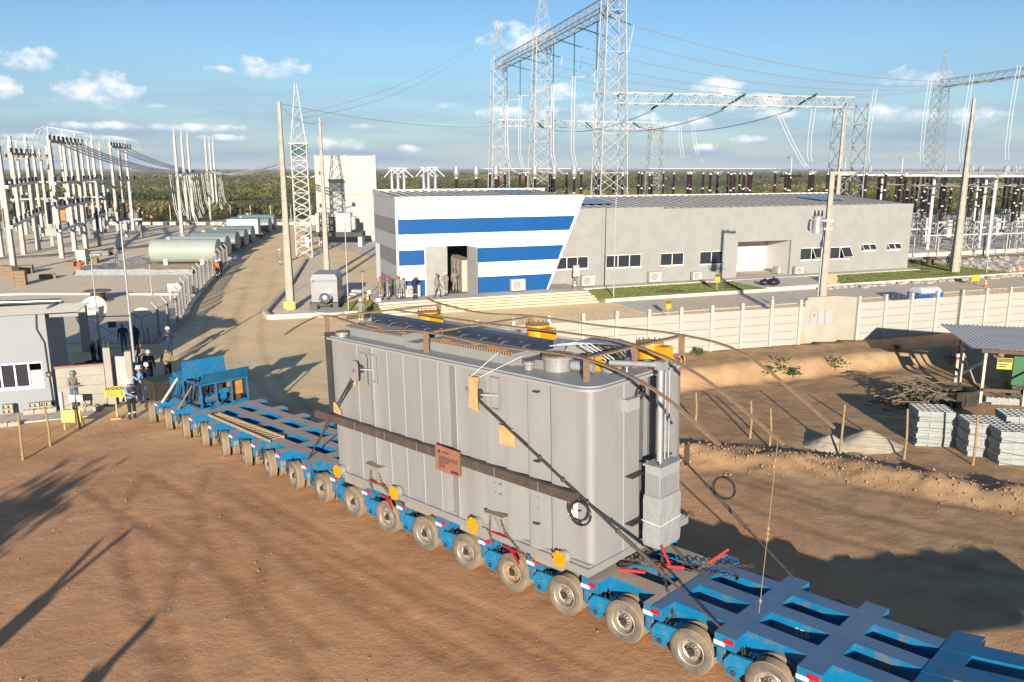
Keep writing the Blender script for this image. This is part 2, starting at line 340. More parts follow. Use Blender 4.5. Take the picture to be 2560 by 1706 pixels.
def ground_material():
    m = bpy.data.materials.new('bare_earth'); m.use_nodes = True; nt = m.node_tree; N = nt.nodes; L = nt.links; b = N['Principled BSDF']
    b.inputs['Roughness'].default_value = .95; b.inputs['Specular IOR Level'].default_value = .15
    geo = N.new('ShaderNodeNewGeometry'); P = geo.outputs['Position']
    def noise(scale, d=6, r=.6, vec=None):
        n = N.new('ShaderNodeTexNoise'); n.inputs['Scale'].default_value = scale; n.inputs['Detail'].default_value = d; n.inputs['Roughness'].default_value = r
        L.new(vec or P, n.inputs['Vector']); return n.outputs[0]
    def mr(f, a, c, x=0., y=1.):
        r = N.new('ShaderNodeMapRange'); r.interpolation_type = 'SMOOTHSTEP'
        for i, q in enumerate((a, c, x, y)): r.inputs[i + 1].default_value = q
        L.new(f, r.inputs[0]); return r.outputs[0]
    def mx(a, c, f):
        x = N.new('ShaderNodeMix'); x.data_type = 'RGBA'; L.new(f, x.inputs[0])
        for i, q in ((6, a), (7, c)):
            if isinstance(q, tuple): x.inputs[i].default_value = q + (1,)
            else: L.new(q, x.inputs[i])
        return x.outputs[2]
    def ma(op, a, c):
        n = N.new('ShaderNodeMath'); n.operation = op
        for i, q in enumerate((a, c)):
            if isinstance(q, (int, float)): n.inputs[i].default_value = q
            else: L.new(q, n.inputs[i])
        return n.outputs[0]
    sp = N.new('ShaderNodeSeparateXYZ'); L.new(P, sp.inputs[0]); X, Y, Z = sp.outputs
    red = mx((.64, .345, .178), (.55, .285, .143), mr(noise(.35), .35, .65))
    red = mx(red, (.64, .40, .225), mr(noise(1.7, 8), .52, .78))
    tan = mx((.86, .64, .37), (.77, .56, .31), mr(noise(.4), .35, .65))
    tan = mx(tan, (.86, .69, .46), mr(noise(.15), .5, .75))
    brown = mx((.48, .315, .175), (.38, .235, .125), mr(noise(1.1), .35, .65))
    # the reddest soil lies to the front left, the paler haul road beyond, grey brown ground to the right
    k = ma('ADD', ma('ADD', Y, ma('MULTIPLY', X, .22)), ma('MULTIPLY', ma('SUBTRACT', noise(.25, 4), .5), 16))
    col = mx(red, tan, mr(k, 22, 36))
    right = ma('ADD', ma('SUBTRACT', X, ma('MULTIPLY', ma('SUBTRACT', Y, 14.), -.35)), ma('MULTIPLY', ma('SUBTRACT', noise(.3, 4), .5), 6))
    col = mx(col, brown, ma('MULTIPLY', mr(right, 7.0, 12.), ma('SUBTRACT', 1.0, mr(Y, 46, 52))))
    # tyre tracks: faint stripes along the haul direction
    mp = N.new('ShaderNodeMapping'); mp.inputs['Rotation'].default_value = (0, 0, R(-48)); L.new(P, mp.inputs[0])
    mp2 = N.new('ShaderNodeMapping'); mp2.inputs['Scale'].default_value = (.10, 1.1, 1); L.new(mp.outputs[0], mp2.inputs[0])
    tr = noise(1.0, 5, .65, mp2.outputs[0])
    mp3 = N.new('ShaderNodeMapping'); mp3.inputs['Rotation'].default_value = (0, 0, R(-72)); L.new(P, mp3.inputs[0])
    mp4 = N.new('ShaderNodeMapping'); mp4.inputs['Scale'].default_value = (.08, .8, 1); L.new(mp3.outputs[0], mp4.inputs[0])
    tr2 = noise(1.0, 5, .65, mp4.outputs[0])
    dark = N.new('ShaderNodeMix'); dark.data_type = 'RGBA'; dark.blend_type = 'MULTIPLY'; L.new(col, dark.inputs[6]); dark.inputs[7].default_value = (.72, .68, .64, 1)
    L.new(ma('MULTIPLY', mr(ma('ADD', tr, ma('MULTIPLY', tr2, .6)), .82, 1.0), .1), dark.inputs[0]); col = dark.outputs[2]
    pale = mx(col, (.62, .50, .37), ma('MULTIPLY', mr(noise(.22, 7, .7), .60, .74), .35)); col = pale
    # far plain: scrub green and dry grass; low bank of pale subsoil handled by its own relief
    ra = N.new('ShaderNodeAttribute'); ra.attribute_name = 'rut'; rm = N.new('ShaderNodeMix'); rm.data_type = 'RGBA'; rm.blend_type = 'MULTIPLY'; L.new(col, rm.inputs[6]); rm.inputs[7].default_value = (.76, .73, .70, 1); L.new(ma('MULTIPLY', ra.outputs['Fac'], mr(noise(1.3, 5), .3, .6, .3, 1.)), rm.inputs[0]); col = rm.outputs[2]
    g1 = mx((.10, .115, .036), (.19, .165, .065), mr(noise(.012, 7), .38, .62)); g1 = mx(g1, (.24, .21, .10), mr(noise(.006, 8, .65), .58, .70))
    r2 = N.new('ShaderNodeVectorMath'); r2.operation = 'LENGTH'; L.new(P, r2.inputs[0])
    far = mr(ma('ADD', r2.outputs['Value'], ma('MULTIPLY', noise(.05, 4), 30)), 178, 192)
    col = mx(col, g1, far); L.new(col, b.inputs['Base Color'])
    bn = N.new('ShaderNodeBump'); bn.inputs['Strength'].default_value = .55; bn.inputs['Distance'].default_value = .06
    h = ma('ADD', ma('MULTIPLY', noise(5, 6, .7), .7), ma('ADD', ma('MULTIPLY', tr, .12), ma('MULTIPLY', noise(28, 3, .7), .22))); L.new(h, bn.inputs['Height'])
    L.new(bn.outputs[0], b.inputs['Normal'])
    return m
def axis_vals(dense0, dense1, step, lo, hi, g):
    v = list(np.arange(dense0, dense1, step)); a = v[-1]; d = step
    while a < hi: d *= g; a += d; v.append(a)
    a = v[0]; d = step; w = []
    while a > lo: d *= g; a -= d; w.append(a)
    return np.array(w[::-1] + v)
def build_terrain():
    xs = axis_vals(-20, 19, .14, -9000, 9000, 1.055); ys = axis_vals(9, 33, .14, -300, 12000, 1.035)
    X, Y = np.meshgrid(xs, ys); Z = ground_z(X, Y); rd = rut_d(X, Y); near_ = (1 - sstep(38, 48, Y)); Z = Z + near_ * (-.016 * np.exp(-(rd / .16) ** 2) + .007 * np.exp(-((rd - .34) / .12) ** 2)); nx, ny = len(xs), len(ys)
    me = bpy.data.meshes.new('ground'); me.vertices.add(nx * ny); me.vertices.foreach_set('co', np.stack([X, Y, Z], -1).ravel())
    i = np.arange((ny - 1) * nx).reshape(ny - 1, nx)[:, :-1].ravel(); q = np.stack([i, i + 1, i + nx + 1, i + nx], -1)
    nf = len(q); me.loops.add(nf * 4); me.loops.foreach_set('vertex_index', q.ravel()); me.polygons.add(nf)
    me.polygons.foreach_set('loop_start', np.arange(0, nf * 4, 4)); me.update(calc_edges=True)
    me.polygons.foreach_set('use_smooth', [True] * nf); me.materials.append(ground_material()); at = me.attributes.new('rut', 'FLOAT', 'POINT'); at.data.foreach_set('value', np.exp(-(rd / .17) ** 2).ravel().astype(np.float32))
    tag(link('ground', me), 'bare reddish brown earth of the site running out to green plain', kind='structure')
build_terrain()
# ------------------------------------------------------------------ hydraulic platform trailer
PITCHX = 1.559
def trailer_frame(o): o.matrix_world = frame(TO, TU, TY, TZ); return o
trailer = trailer_frame(thing('platform_trailer', 'long blue multi-axle hydraulic trailer carrying the grey transformer', 'trailer'))
def deck(s0, s1, top, name):
    mb = MB(); k0 = math.floor((s0 + .41) / PITCHX) - 1; sb = {s0, s1}
    for k in range(k0, k0 + 30):
        for e in (-.84, -.41):
            v = e + k * PITCHX
            if s0 < v < s1: sb.add(v)
    sb = sorted(sb); yb = [0.0, -.22, -.41, -.81, -1.3, -1.67, -2.15, -2.5, -2.7, -2.9]
    def arm(m): f = (m + .84) / PITCHX; return (f - math.floor(f)) * PITCHX < .43
    fill = {}
    for i in range(len(sb) - 1):
        a = arm((sb[i] + sb[i + 1]) / 2)
        for j in range(len(yb) - 1):
            solid = a or j in (2, 4, 6)
            fill[i, j] = solid
    H1 = 1.05; dep = {0: .26, 1: .3, 2: .4, 3: .36, 4: .44, 5: .36, 6: .4, 7: .3, 8: .26}
    for (i, j), ok in fill.items():
        if not ok: continue
        x0, x1, ya, yb_ = sb[i], sb[i + 1], yb[j], yb[j + 1]; z0 = H1 - dep[j]
        mb.add([(x0, ya, H1), (x1, ya, H1), (x1, yb_, H1), (x0, yb_, H1)], [(0, 3, 2, 1)], 1)
        mb.add([(x0, ya, z0), (x1, ya, z0), (x1, yb_, z0), (x0, yb_, z0)], [(0, 1, 2, 3)], 0)
        for (di, dj, P) in ((-1, 0, ((x0, ya), (x0, yb_))), (1, 0, ((x1, yb_), (x1, ya))), (0, -1, ((x1, ya), (x0, ya))), (0, 1, ((x0, yb_), (x1, yb_)))):
            nb = fill.get((i + di, j + dj), False)
            zt = H1 if not nb else H1 - dep[j + dj]
            if zt <= z0 + 1e-6: continue
            (ax, ay), (bx, by) = P; mb.add([(ax, ay, z0), (bx, by, z0), (bx, by, zt), (ax, ay, zt)], [(0, 1, 2, 3)], 0)
    return mb.build(name, [blue, top], trailer)
tag(deck(-3.5, .955, deckblue, 'deck_module'), 'blue front deck module, lightly dusted')
tag(deck(.975, 11.9, deckbrown, 'deck_module'), 'brown dusty deck module under the transformer')
tag(deck(11.92, 25.6, deckbrown, 'deck_module'), 'brown dusty rear deck module with open bays')
# raised gooseneck at the front, beyond the slope plate
def gn_(x): return 1.05 + (-3.52 - x) * .155
mb = MB()
for y, w in ((-.42, -.42), (-1.2, -.5), (-2.12, -.42)): mb.prism([(-3.52, gn_(-3.52)), (-9.6, gn_(-9.6)), (-9.6, gn_(-9.6) - .42), (-3.52, .62)], (0, y, 0), (1, 0, 0), (0, 0, 1), (0, w, 0))
for k in range(4):
    x0, x1 = -3.53 - 1.56 * k, -4.02 - 1.56 * k
    for y, w in ((-.845, -.35), (-1.705, -.41), (-.02, -.395), (-2.545, -.36)): mb.prism([(x0, gn_(x0) - .004), (x1, gn_(x1) - .004), (x1, gn_(x1) - .3), (x0, gn_(x0) - .3)], (0, y, 0), (1, 0, 0), (0, 0, 1), (0, w, 0))
mb.build('gooseneck', [blue], trailer)
mb = MB(); mb.box(-3.5, 25.5, -1.62, -1.34, .42, .64); mb.build('spine_beam', [darksteel], trailer)
# --- one wheel: tyre with grooved tread, sub-part rim
def tyre_mesh():
    r, w = .445, .135; prof = [(.262, -w * .82), (.30, -w), (.36, -w * 1.06), (.405, -w * .98), (.432, -w * .84)]
    ys = [-.10, -.058, -.052, -.046, -.024, -.018, -.012, .012, .018, .024, .046, .052, .058, .10]
    for i, y in enumerate(ys): prof.append((r - (.014 if i in (2, 5, 8, 11) else 0), y))
    prof += [(.432, w * .84), (.405, w * .98), (.36, w * 1.06), (.30, w), (.262, w * .82)]
    n = len(prof) - 1; mis = [1 if (i < 4 or i >= n - 4) else 0 for i in range(n)]
    mb = MB(); mb.lathe(prof, 36, axis=(0, 1, 0), mis=mis); return mb.mesh('tyre', [tyre_m, side_m], 40)
def rim_mesh(mt):
    mb = MB(); mb.lathe([(.265, .105), (.272, .118), (.262, .124), (.245, .112), (.235, .06), (.225, .0), (.20, -.02), (.155, -.03), (.13, -.015), (.118, .03), (.075, .045), (.07, .075), (.0, .08)], 28, axis=(0, 1, 0))
    mb.lathe([(.265, .105), (.262, -.11)], 28, axis=(0, 1, 0))
    for k in range(10):
        a = k * .6283; mb.tube((.098 * math.cos(a), .03, .098 * math.sin(a)), (.098 * math.cos(a), .062, .098 * math.sin(a)), .013, n=6, mi=1)
    for k in range(6):
        a = k * 1.047 + .3; c = Vector((.185 * math.cos(a), -.022, .185 * math.sin(a))); mb.tube(c, c + Vector((0, .012, 0)), .02, n=8, mi=1)
    return mb.mesh('rim', [mt, darksteel], 30)
TYRE = tyre_mesh(); RIM = rim_mesh(rim_m); RIMD = rim_mesh(rimd_m)
# arm that carries a wheel pair: turntable, bent plate, elbow and axle
def arm_mesh():
    mb = MB(); mb.tube((.12, 0, .64), (.12, 0, .76), .2, n=16)
    mb.prism([(-.14, .74), (.42, .74), (.66, .56), (.62, .40), (.46, .42), (.30, .56), (-.10, .64)], (0, .15, 0), (1, 0, 0), (0, 0, 1), (0, -.30, 0))
    mb.prism([(.18, .775), (.74, .775), (.86, .60), (.80, .36), (.60, .30), (.50, .44), (.36, .60), (.18, .66)], (0, .245, 0), (1, 0, 0), (0, 0, 1), (0, -.06, 0))
    mb.tube((.66, .27, .44), (.66, -.22, .44), .10, n=16); mb.tube((.66, .285, .44), (.66, .271, .44), .06, n=12, mi=1)
    mb.prism([(.56, .56), (.05, .52), (-.08, .44), (.05, .36), (.56, .36)], (0, .022, 0), (1, 0, 0), (0, 0, 1), (0, -.045, 0))
    mb.tube((0, .3, .445), (0, -.3, .445), .07, n=12, mi=1)
    mb.tube((.05, 0, .5), (.1, 0, .68), .05, n=10, mi=1)
    return mb.mesh('swing_arm', [blue, darksteel], 35)
ARM = arm_mesh()
def hose_set(seed):
    r = random.Random(seed); mb = MB()
    for q in range(3):
        x = r.uniform(.36, .62); y = r.uniform(-.22, -.02); d = r.uniform(.2, .45); w = r.uniform(.12, .3)
        mb.path([(x + w * t, y + .06 * math.sin(t * 3), .82 - d * math.sin(math.pi * t) + .02 * t) for t in [i / 8 for i in range(9)]], .016, 6)
    return mb.mesh('hose', [black], 60)
HOSES = [hose_set(i) for i in range(4)]
mb = MB(); mb.tube((-.47, .06, .60), (-.47, -.34, .60), .125, n=14); mb.tube((-.47, .075, .6), (-.47, .06, .6), .1, n=14); AIRT = mb.mesh('air_tank', [mat('air_tank_paint', (.22, .33, .42), (.3, .3, .3), 5, .5)], 35)
mb = MB(); mb.box(-.06, .06, -.05, .002, -.30, -.003); mb.box(-.10, .14, -.10, -.03, -.05, -.003); BRK = mb.mesh('valve_bracket', [blue])
mb = MB(); mb.box(-.10, .10, 0, .012, -.045, .045); REFM = mb.mesh('reflector', [redref]); mb = MB(); mb.box(-.11, .11, 0, .012, -.04, .04); WREF = mb.mesh('marker_plate', [whiteref])
for k in range(-3, 17):
    sc = k * PITCHX + .09
    ang = R({7: 0, 8: -6, 9: -12, 10: -17}.get(k, 5 if k < 7 else -21 - .6 * (k - 11)))
    for side in (1, -1):
        y0 = -.26 if side == 1 else -2.64
        a = link('swing_arm', ARM, trailer, (sc, y0, 0)); a.rotation_euler = (0, 0, ang * (1 if side == 1 else .9))
        for w in (1, -1):
            off = Vector((-math.sin(ang), math.cos(ang), 0)) * (.165 * w)
            t = link('tyre', TYRE, trailer, (sc + off.x, y0 + off.y, .445)); t.rotation_euler = (0, rnd.uniform(0, 6), ang)
            if w == side:
                rm = link('rim', RIMD if k == 3 else RIM, t)
                if side == -1: rm.rotation_euler = (0, 0, math.pi)
    link('hose', HOSES[k % 4], trailer, (k * PITCHX, 0, 0)); link('air_tank', AIRT, trailer, (k * PITCHX - .08, -.12, 0)); 
    xa = k * PITCHX - .625 + PITCHX * 0
    link('valve_bracket', BRK, trailer, (xa + .1, .0, 1.05 - .26))
    link('reflector', REFM, trailer, (xa - .09 + .02, .002, .95)); link('marker_plate', WREF, trailer, (xa + .0 + .115, .002, .862 + .03 - .02))
t = text_mesh('556', .2, mat('faded_white_lettering', (.55, .6, .66), rough=.7), 'fleet_number', trailer, frame((-1.45, -1.292, .86), (-1, 0, 0), (0, 0, 1), (0, 1, 0)))
# ------------------------------------------------------------------ ladder lying on the deck
lad = trailer_frame(thing('ladder', 'weathered wooden ladder lying along the rear deck', 'ladder'))
wl = mat('ladder_wood', (.52, .38, .24), (.4, .28, .17), 6, .8)
A1, A2, B1, B2 = Vector((20.6, -.37, 1.10)), Vector((16.0, -.27, 1.10)), Vector((20.5, -.72, 1.10)), Vector((16.05, -.80, 1.10))
MB().bar(A1, A2, .05, .08).build('rail', wl, lad); MB().bar(B1, B2, .05, .08).build('rail', wl, lad)
for i in range(19):
    t = (i + .5) / 19; MB().bar(A1.lerp(A2, t) + Vector((0, -.026, 0)), B1.lerp(B2, t) + Vector((0, .026, 0)), .05, .03).build('rung', wl, lad)
# ------------------------------------------------------------------ hydraulic power pack on the rear deck
pp = trailer_frame(thing('power_pack', 'blue open-sided hydraulic power pack with raised lids on the rear deck', 'power pack'))
ppb = mat('power_pack_blue', (.004, .19, .42), (.008, .14, .31), 3, .5, dust=(.12, .12, .12), dustamt=.25, dscale=4)
X0, X1, Y0, Y1 = 21.5, 23.0, -.55, -2.4; B = 1.06
mb = MB()
for x in (X0, X1):
    mb.bar((x, Y0, B + .03), (x, Y1, B + .03), .07, .07)
    for y in (Y0, -1.15, -1.75, Y1): mb.bar((x, y, B + .065), (x, y, B + .92), .06, .06, up=(1, 0, 0))
    mb.bar((x, Y0 + .03, B + .95), (x, Y1 - .03, B + .95), .06, .06)
for y in (Y0, Y1):
    mb.bar((X0 + .035, y, B + .03), (X1 - .035, y, B + .03), .065, .065); mb.bar((X0 + .03, y, B + .951), (X1 - .03, y, B + .951), .055, .055)
mb.build('frame', ppb, pp)
MB().prism([(0, 0), (.02, 0), (.34, .42), (.32, .44)], (X0, Y0 + .02, B + .99), (-1, 0, 0), (0, 0, 1), (0, -1.85, 0)).build('lid', ppb, pp)
MB().prism([(0, 0), (.02, 0), (-.12, .66), (-.14, .66)], (X1 - .25, Y0 + .05, B + .99), (-1, 0, 0), (0, 0, 1), (0, -1.7, 0)).build('lid', ppb, pp)
mb = MB(); mb.tube((X0 + .35, -.72, B + .32), (X0 + .35, -1.62, B + .32), .2, n=18); mb.tube((X0 + .35, -.66, B + .32), (X0 + .35, -.72, B + .32), .14, .2, n=18); mb.box(X0 + .25, X0 + .45, -.9, -.8, B + .07, B + .14); mb.box(X0 + .25, X0 + .45, -1.5, -1.4, B + .07, B + .14); mb.build('air_receiver', ppb, pp, 30)
mb = MB(); mb.box(X0 + .06, X0 + .16, -1.16, -1.70, B + .48, B + .66); mb.build('control_panel', ppb, pp)
mb = MB(); mb.box(X0 + .2, X0 + .9, -1.9, -2.3, B + .3, B + .82); mb.build('fuel_tank', mat('orange_tank_paint', (.55, .26, .06), (.42, .18, .05), 4, .6), pp)
mb = MB(); mb.box(X0 + .6, X1 - .2, -.9, -1.8, B + .08, B + .7); mb.tube((X0 + .8, -1.0, B + .7), (X0 + .8, -1.0, B + .86), .12, n=12); mb.tube((X0 + .9, -1.5, B + .6), (X0 + .9, -1.5, B + .88), .09, n=12); mb.build('engine_block', darksteel, pp, 30)
mb = MB(); mb.box(X0 + .2, X0 + .5, -1.78, -2.2, B + .07, B + .28); mb.build('pump', mat('rust_brown_pump', (.13, .08, .045), (.08, .05, .03), 8, .7), pp)
for q in range(6):
    x = X0 + .1 + .1 * q; MB().path([(x, -.75 - .25 * t + .1 * math.sin(q), B + .75 - .35 * math.sin(math.pi * t) + .1 * t) for t in [i / 8 for i in range(9)]], .018, 6).build('hose', black, pp, 60)
tank = trailer_frame(thing('oil_tank', 'blue oil tank with hoses beside the power pack', 'tank'))
mb = MB(); mb.box(23.15, 24.1, -.5, -1.35, 1.06, 1.95); mb.build('body', ppb, tank)
mb = MB(); mb.box(23.4, 24.05, -.6, -1.2, 1.952, 2.12)
for k in range(4): mb.box(23.45 + k * .15, 23.52 + k * .15, -.58, -1.22, 2.12, 2.15)
mb.build('lid', ppb, tank)
for q in range(7): MB().path([(23.13 - .03 * q, -.45 - .1 * q + .3 * t, 1.85 - .5 * math.sin(math.pi * t * .8) - .1 * q * t) for t in [i / 8 for i in range(9)]], .02, 6).build('hose', black, tank, 60)
tp = trailer_frame(thing('strut_pair', 'pale and rusty pipe struts leaning on the blue oil tank', 'strut'))
MB().tube((23.8, -.0, 1.07), (23.35, -.52, 2.02), .05, n=10).build('strut', mat('pale_pipe', (.62, .56, .46), (.5, .42, .32), 5, .6), tp, 40)
MB().tube((22.35, .0, 1.07), (22.1, -.50, 1.9), .035, n=10).build('strut', mat('rusty_pipe', (.32, .17, .08), (.22, .12, .06), 5, .7), tp, 40)
dk = trailer_frame(thing('dark_cabinet', 'black steel tool box numbered 567 at the trailer tail', 'tool box'))
bk = mat('black_box_paint', (.022, .022, .018), (.05, .045, .03), 3, .6)
mb = MB(); mb.box(24.25, 25.5, .05, -1.3, 1.06, 1.78); mb.build('body', bk, dk)
mb = MB()
for x in (24.25, 25.5): mb.box(x - .03, x + .03, .055, .08, 1.06, 1.78)
for x in (24.7, 25.1): mb.box(x - .012, x + .012, .055, .068, 1.1, 1.74)
mb.build('edge_strip', darksteel, dk)
text_mesh('567', .2, mat('blue_lettering', (.01, .25, .6), rough=.6), 'fleet_number', dk, frame((25.15, .058, 1.42), (-1, 0, 0), (0, 0, 1), (0, 1, 0)))
# ------------------------------------------------------------------ power transformer on the trailer
tf = trailer_frame(thing('power_transformer', 'huge light grey ribbed power transformer tank riding on the blue trailer', 'transformer'))
def arc(cx, cy, r, a0, a1, n=8): return [(cx + r * math.cos(R(a0 + (a1 - a0) * i / n)), cy + r * math.sin(R(a0 + (a1 - a0) * i / n))) for i in range(n + 1)]
near = [(11.4, .10), (10.86, .13)]
vs_ = [10.52, 9.82, 9.2, 8.55, 7.89, 7.23, 6.59, 5.99]
for i, v in enumerate(vs_):
    near.append((v, .08)); near.append(((v + (vs_[i + 1] if i < 7 else 5.35)) / 2, .15))
near[-1] = (5.7, .13)
for s in (5.34, 4.68, 4.01, 3.36): near += [(s + .004, .035), (s - .004, .165), (s - .18, .16), (s - .50, .04)]
outline = near + [(2.56, .04)] + arc(2.56, -.11, .15, 90, 180) + [(2.41, -1.0), (2.395, -1.02), (2.40, -1.55), (2.62, -1.56), (2.62, -2.3), (2.40, -2.31), (2.40, -2.95)] + arc(2.86, -2.95, .46, 180, 270)
far = []
for i in range(11): s = 3.6 + i * .72; far += [(s, -3.41), (s + .02, -3.53), (s + .4, -3.53), (s + .42, -3.41)]
outline += far + [(11.4, -3.41)]
def shell(poly, h0, h1, mt, name, parent, cap=True, smooth=25):
    mb = MB(); n = len(poly); mb.add([(x, y, h0) for x, y in poly] + [(x, y, h1) for x, y in poly], [((i + 1) % n, i, n + i, n + (i + 1) % n) for i in range(n)])
    if cap: mb.add([(x, y, h1) for x, y in poly], [tuple(range(n))[::-1]])
    return mb.build(name, mt, parent, smooth)
shell(outline, 1.365, 5.05, trafo, 'tank_wall', tf)
for i_ in range(7): x_ = (vs_[i_] + vs_[i_ + 1]) / 2; MB().tube((x_, .148, 1.4), (x_, .148, 5.04), .011, n=6).build('ridge_highlight', mat('ridge_highlight_grey', (.44, .44, .44), rough=.4), tf)  # added paler bars on the ribs; the light on their edges is coloured in
rim = [(11.5, .20), (2.70, .20)] + arc(2.68, -.2, .40, 90, 180) + [(2.28, -2.95)] + arc(2.86, -2.95, .58, 180, 270) + [(11.5, -3.6)]
mb = MB(); n = len(rim); mb.add([(x, y, 5.052) for x, y in rim] + [(x, y, 5.105) for x, y in rim], [((i + 1) % n, i, n + i, n + (i + 1) % n) for i in range(n)] + [tuple(range(n)), tuple(range(n, 2 * n))[::-1]]); mb.build('rim_flange', trafo2, tf)
mb = MB(); inn = [(6.95 + (x - 6.95) * .985, -1.68 + (y + 1.68) * .955) for x, y in rim]; mb.add([(x, y, 5.107) for x, y in inn] + [(x, y, 5.14) for x, y in inn], [((i + 1) % n, i, n + i, n + (i + 1) % n) for i in range(n)] + [tuple(range(n, 2 * n))[::-1]]); mb.build('roof_plate', trafo2, tf)
mb = MB(); mb.box(2.385, 11.42, -3.5, .168, 1.19, 1.36); mb.box(2.42, 11.38, -3.4, .1, 1.361, 1.419); mb.build('base_plate', trafo, tf)
mb = MB()
for s in (10.7, 8.0, 5.9, 3.6): mb.box(s - .45, s + .45, -3.1, .12, 1.052, 1.188)
mb.build('skid', mat('skid_dusty', (.4, .33, .24), (.33, .26, .19), 3, .85), tf)
# belt beam and upright at the tail
MB().box(2.6, 12.15, .21, .33, 2.77, 2.98).build('belt_beam', beltm, tf)
mb = MB()
for s in (10.2, 8.9, 7.6, 6.2, 4.9, 3.6): mb.box(s - .006, s + .006, .331, .335, 2.73, 2.98)
mb.build('weld_seam', steelgrey, tf)
mb = MB(); mb.box(11.5, 11.62, -.1, .16, 2.995, 5.2); mb.box(11.62, 11.74, -.02, .1, 2.995, 5.2); mb.build('corner_beam', beamdark, tf)
MB().box(2.42, 2.5, -3.56, -3.45, 2.6, 3.1).build('belt_stub', beltm, tf)
# lashing points: back plate, gussets, bollard and cover disc
def lug(s, h):
    mb = MB(); mb.prism([(-.18, -.42), (.18, -.42), (.2, .3), (.12, .42), (-.12, .42), (-.2, .3)], (s, .155, h), (1, 0, 0), (0, 0, 1), (0, .035, 0)); mb.build('lug_plate', trafo, tf)
    MB().tube((s, .19, h), (s, .40, h), .11, n=16).build('bollard', darksteel, tf, 35)
    o = MB().prism([(-.14, -.2), (-.08, -.27), (.08, -.27), (.14, -.2), (.14, .2), (.08, .27), (-.08, .27), (-.14, .2)], (s, .402, h - .02), (1, 0, 0), (0, 0, 1), (0, .04, 0)).build('cover_plate', trafo, tf)
    MB().prism([(-.05, -.05), (.05, -.05), (0, .06)], (s, .444, h), (1, 0, 0), (0, 0, 1), (0, .004, 0)).build('warning_mark', red_m, o)
    for d in (-1, 1): MB().prism([(d * .21, 0), (d * .56, 0), (d * .21, .24)], (s, .14, h + .02), (1, 0, 0), (0, 1, 0), (0, 0, .03)).build('gusset', trafo2, tf)
    mb = MB()
    for z in (h - .3, h + .4): mb.box(s - .6, s - .3, .15, .2, z, z + .03)
    mb.box(s - .6, s - .57, .15, .2, h - .27, h + .4); mb.box(s - .33, s - .3, .15, .2, h - .27, h + .4); mb.build('bracket', trafo, tf)
lug(9.92, 4.46); lug(5.42, 4.55)
# jacking brackets low on the side
def jack(s, h):
    mb = MB(); mb.prism([(-.34, .0), (.34, .0), (.30, .22), (-.30, .22)], (s, .1, h), (1, 0, 0), (0, 1, 0), (0, 0, .035), mi=0); o = mb.build('jacking_bracket', mat('bracket_top_dusty', (.36, .30, .22), (.3, .24, .17), 5, .8), tf)
    for d in (-.27, -.05, .17): MB().prism([(0, 0), (.19, 0), (.05, -.42), (0, -.42)], (s + d, .1, h - .002), (0, 1, 0), (0, 0, 1), (.03, 0, 0)).build('gusset', trafo, o)
    MB().box(s - .34, s + .34, .15, .205, h - .48, h - .455).build('red_line', red_m, o)
    mb = MB()
    for d in (-.16, .06): mb.tube((s + d, .165, h - .12), (s + d, .17, h - .12), .045, n=10)
    mb.build('eye_hole', black, o)
jack(9.55, 1.9); jack(5.0, 1.83)
# drain valves with yellow notched covers
for s, hh in ((11.2, 1.38), (8.64, 1.42), (5.68, 1.42), (3.04, 1.44)):
    v = MB().tube((s, .14, hh), (s, .30, hh), .15, n=18).build('drain_valve', steelgrey, tf, 35); poly = []
    for k in range(32):
        a = k * 6.28318 / 32; r = .185 if k % 4 else .13; poly.append((r * math.cos(a), r * math.sin(a)))
    MB().prism(poly, (s, .302, hh), (1, 0, 0), (0, 0, 1), (0, .035, 0)).build('valve_cover', yellow, v)
# name plate, label, bolt bosses
pl = MB().prism([(6.0, 2.5), (6.86, 2.5), (6.84, 3.12), (6.0, 3.1)], (0, .345, 0), (1, 0, 0), (0, 0, 1), (0, .03, 0)).build('name_plate', mat('copper_brown_board', (.36, .17, .10), (.31, .14, .085), 3, .6), tf)
ink = mat('dark_blue_print', (.03, .03, .09), rough=.6); mb = MB(); mb.tube((6.70, .375, 2.98), (6.70, .378, 2.98), .04, n=14); mb.box(6.35, 6.6, .375, .378, 2.975, 3.0)
rr = random.Random(3)
for i, w in enumerate((.62, .66, .60, .30, .28, .18, .18, .16, .2)):
    x = 6.72
    while x > 6.72 - w:
        l = rr.uniform(.03, .09); mb.box(max(x - l, 6.06), x, .375, .378, 2.86 - i * .033, 2.876 - i * .033); x -= l + .014
for k in range(3): mb.box(6.05 + k * .085, 6.12 + k * .085, .375, .378, 2.535, 2.60)
mb.build('plate_print', ink, pl)
MB().box(2.66, 2.92, .162, .167, 2.4, 2.76).build('paper_label', white, tf)
mb = MB()
for s0 in (2.6, 3.75, 4.9):
    for i in range(2):
        for j in range(2): mb.tube((s0 + i * .16, .12, 2.3 + j * .24), (s0 + i * .16, .185, 2.3 + j * .24), .022, n=8)
mb.build('stud', steelgrey, tf)
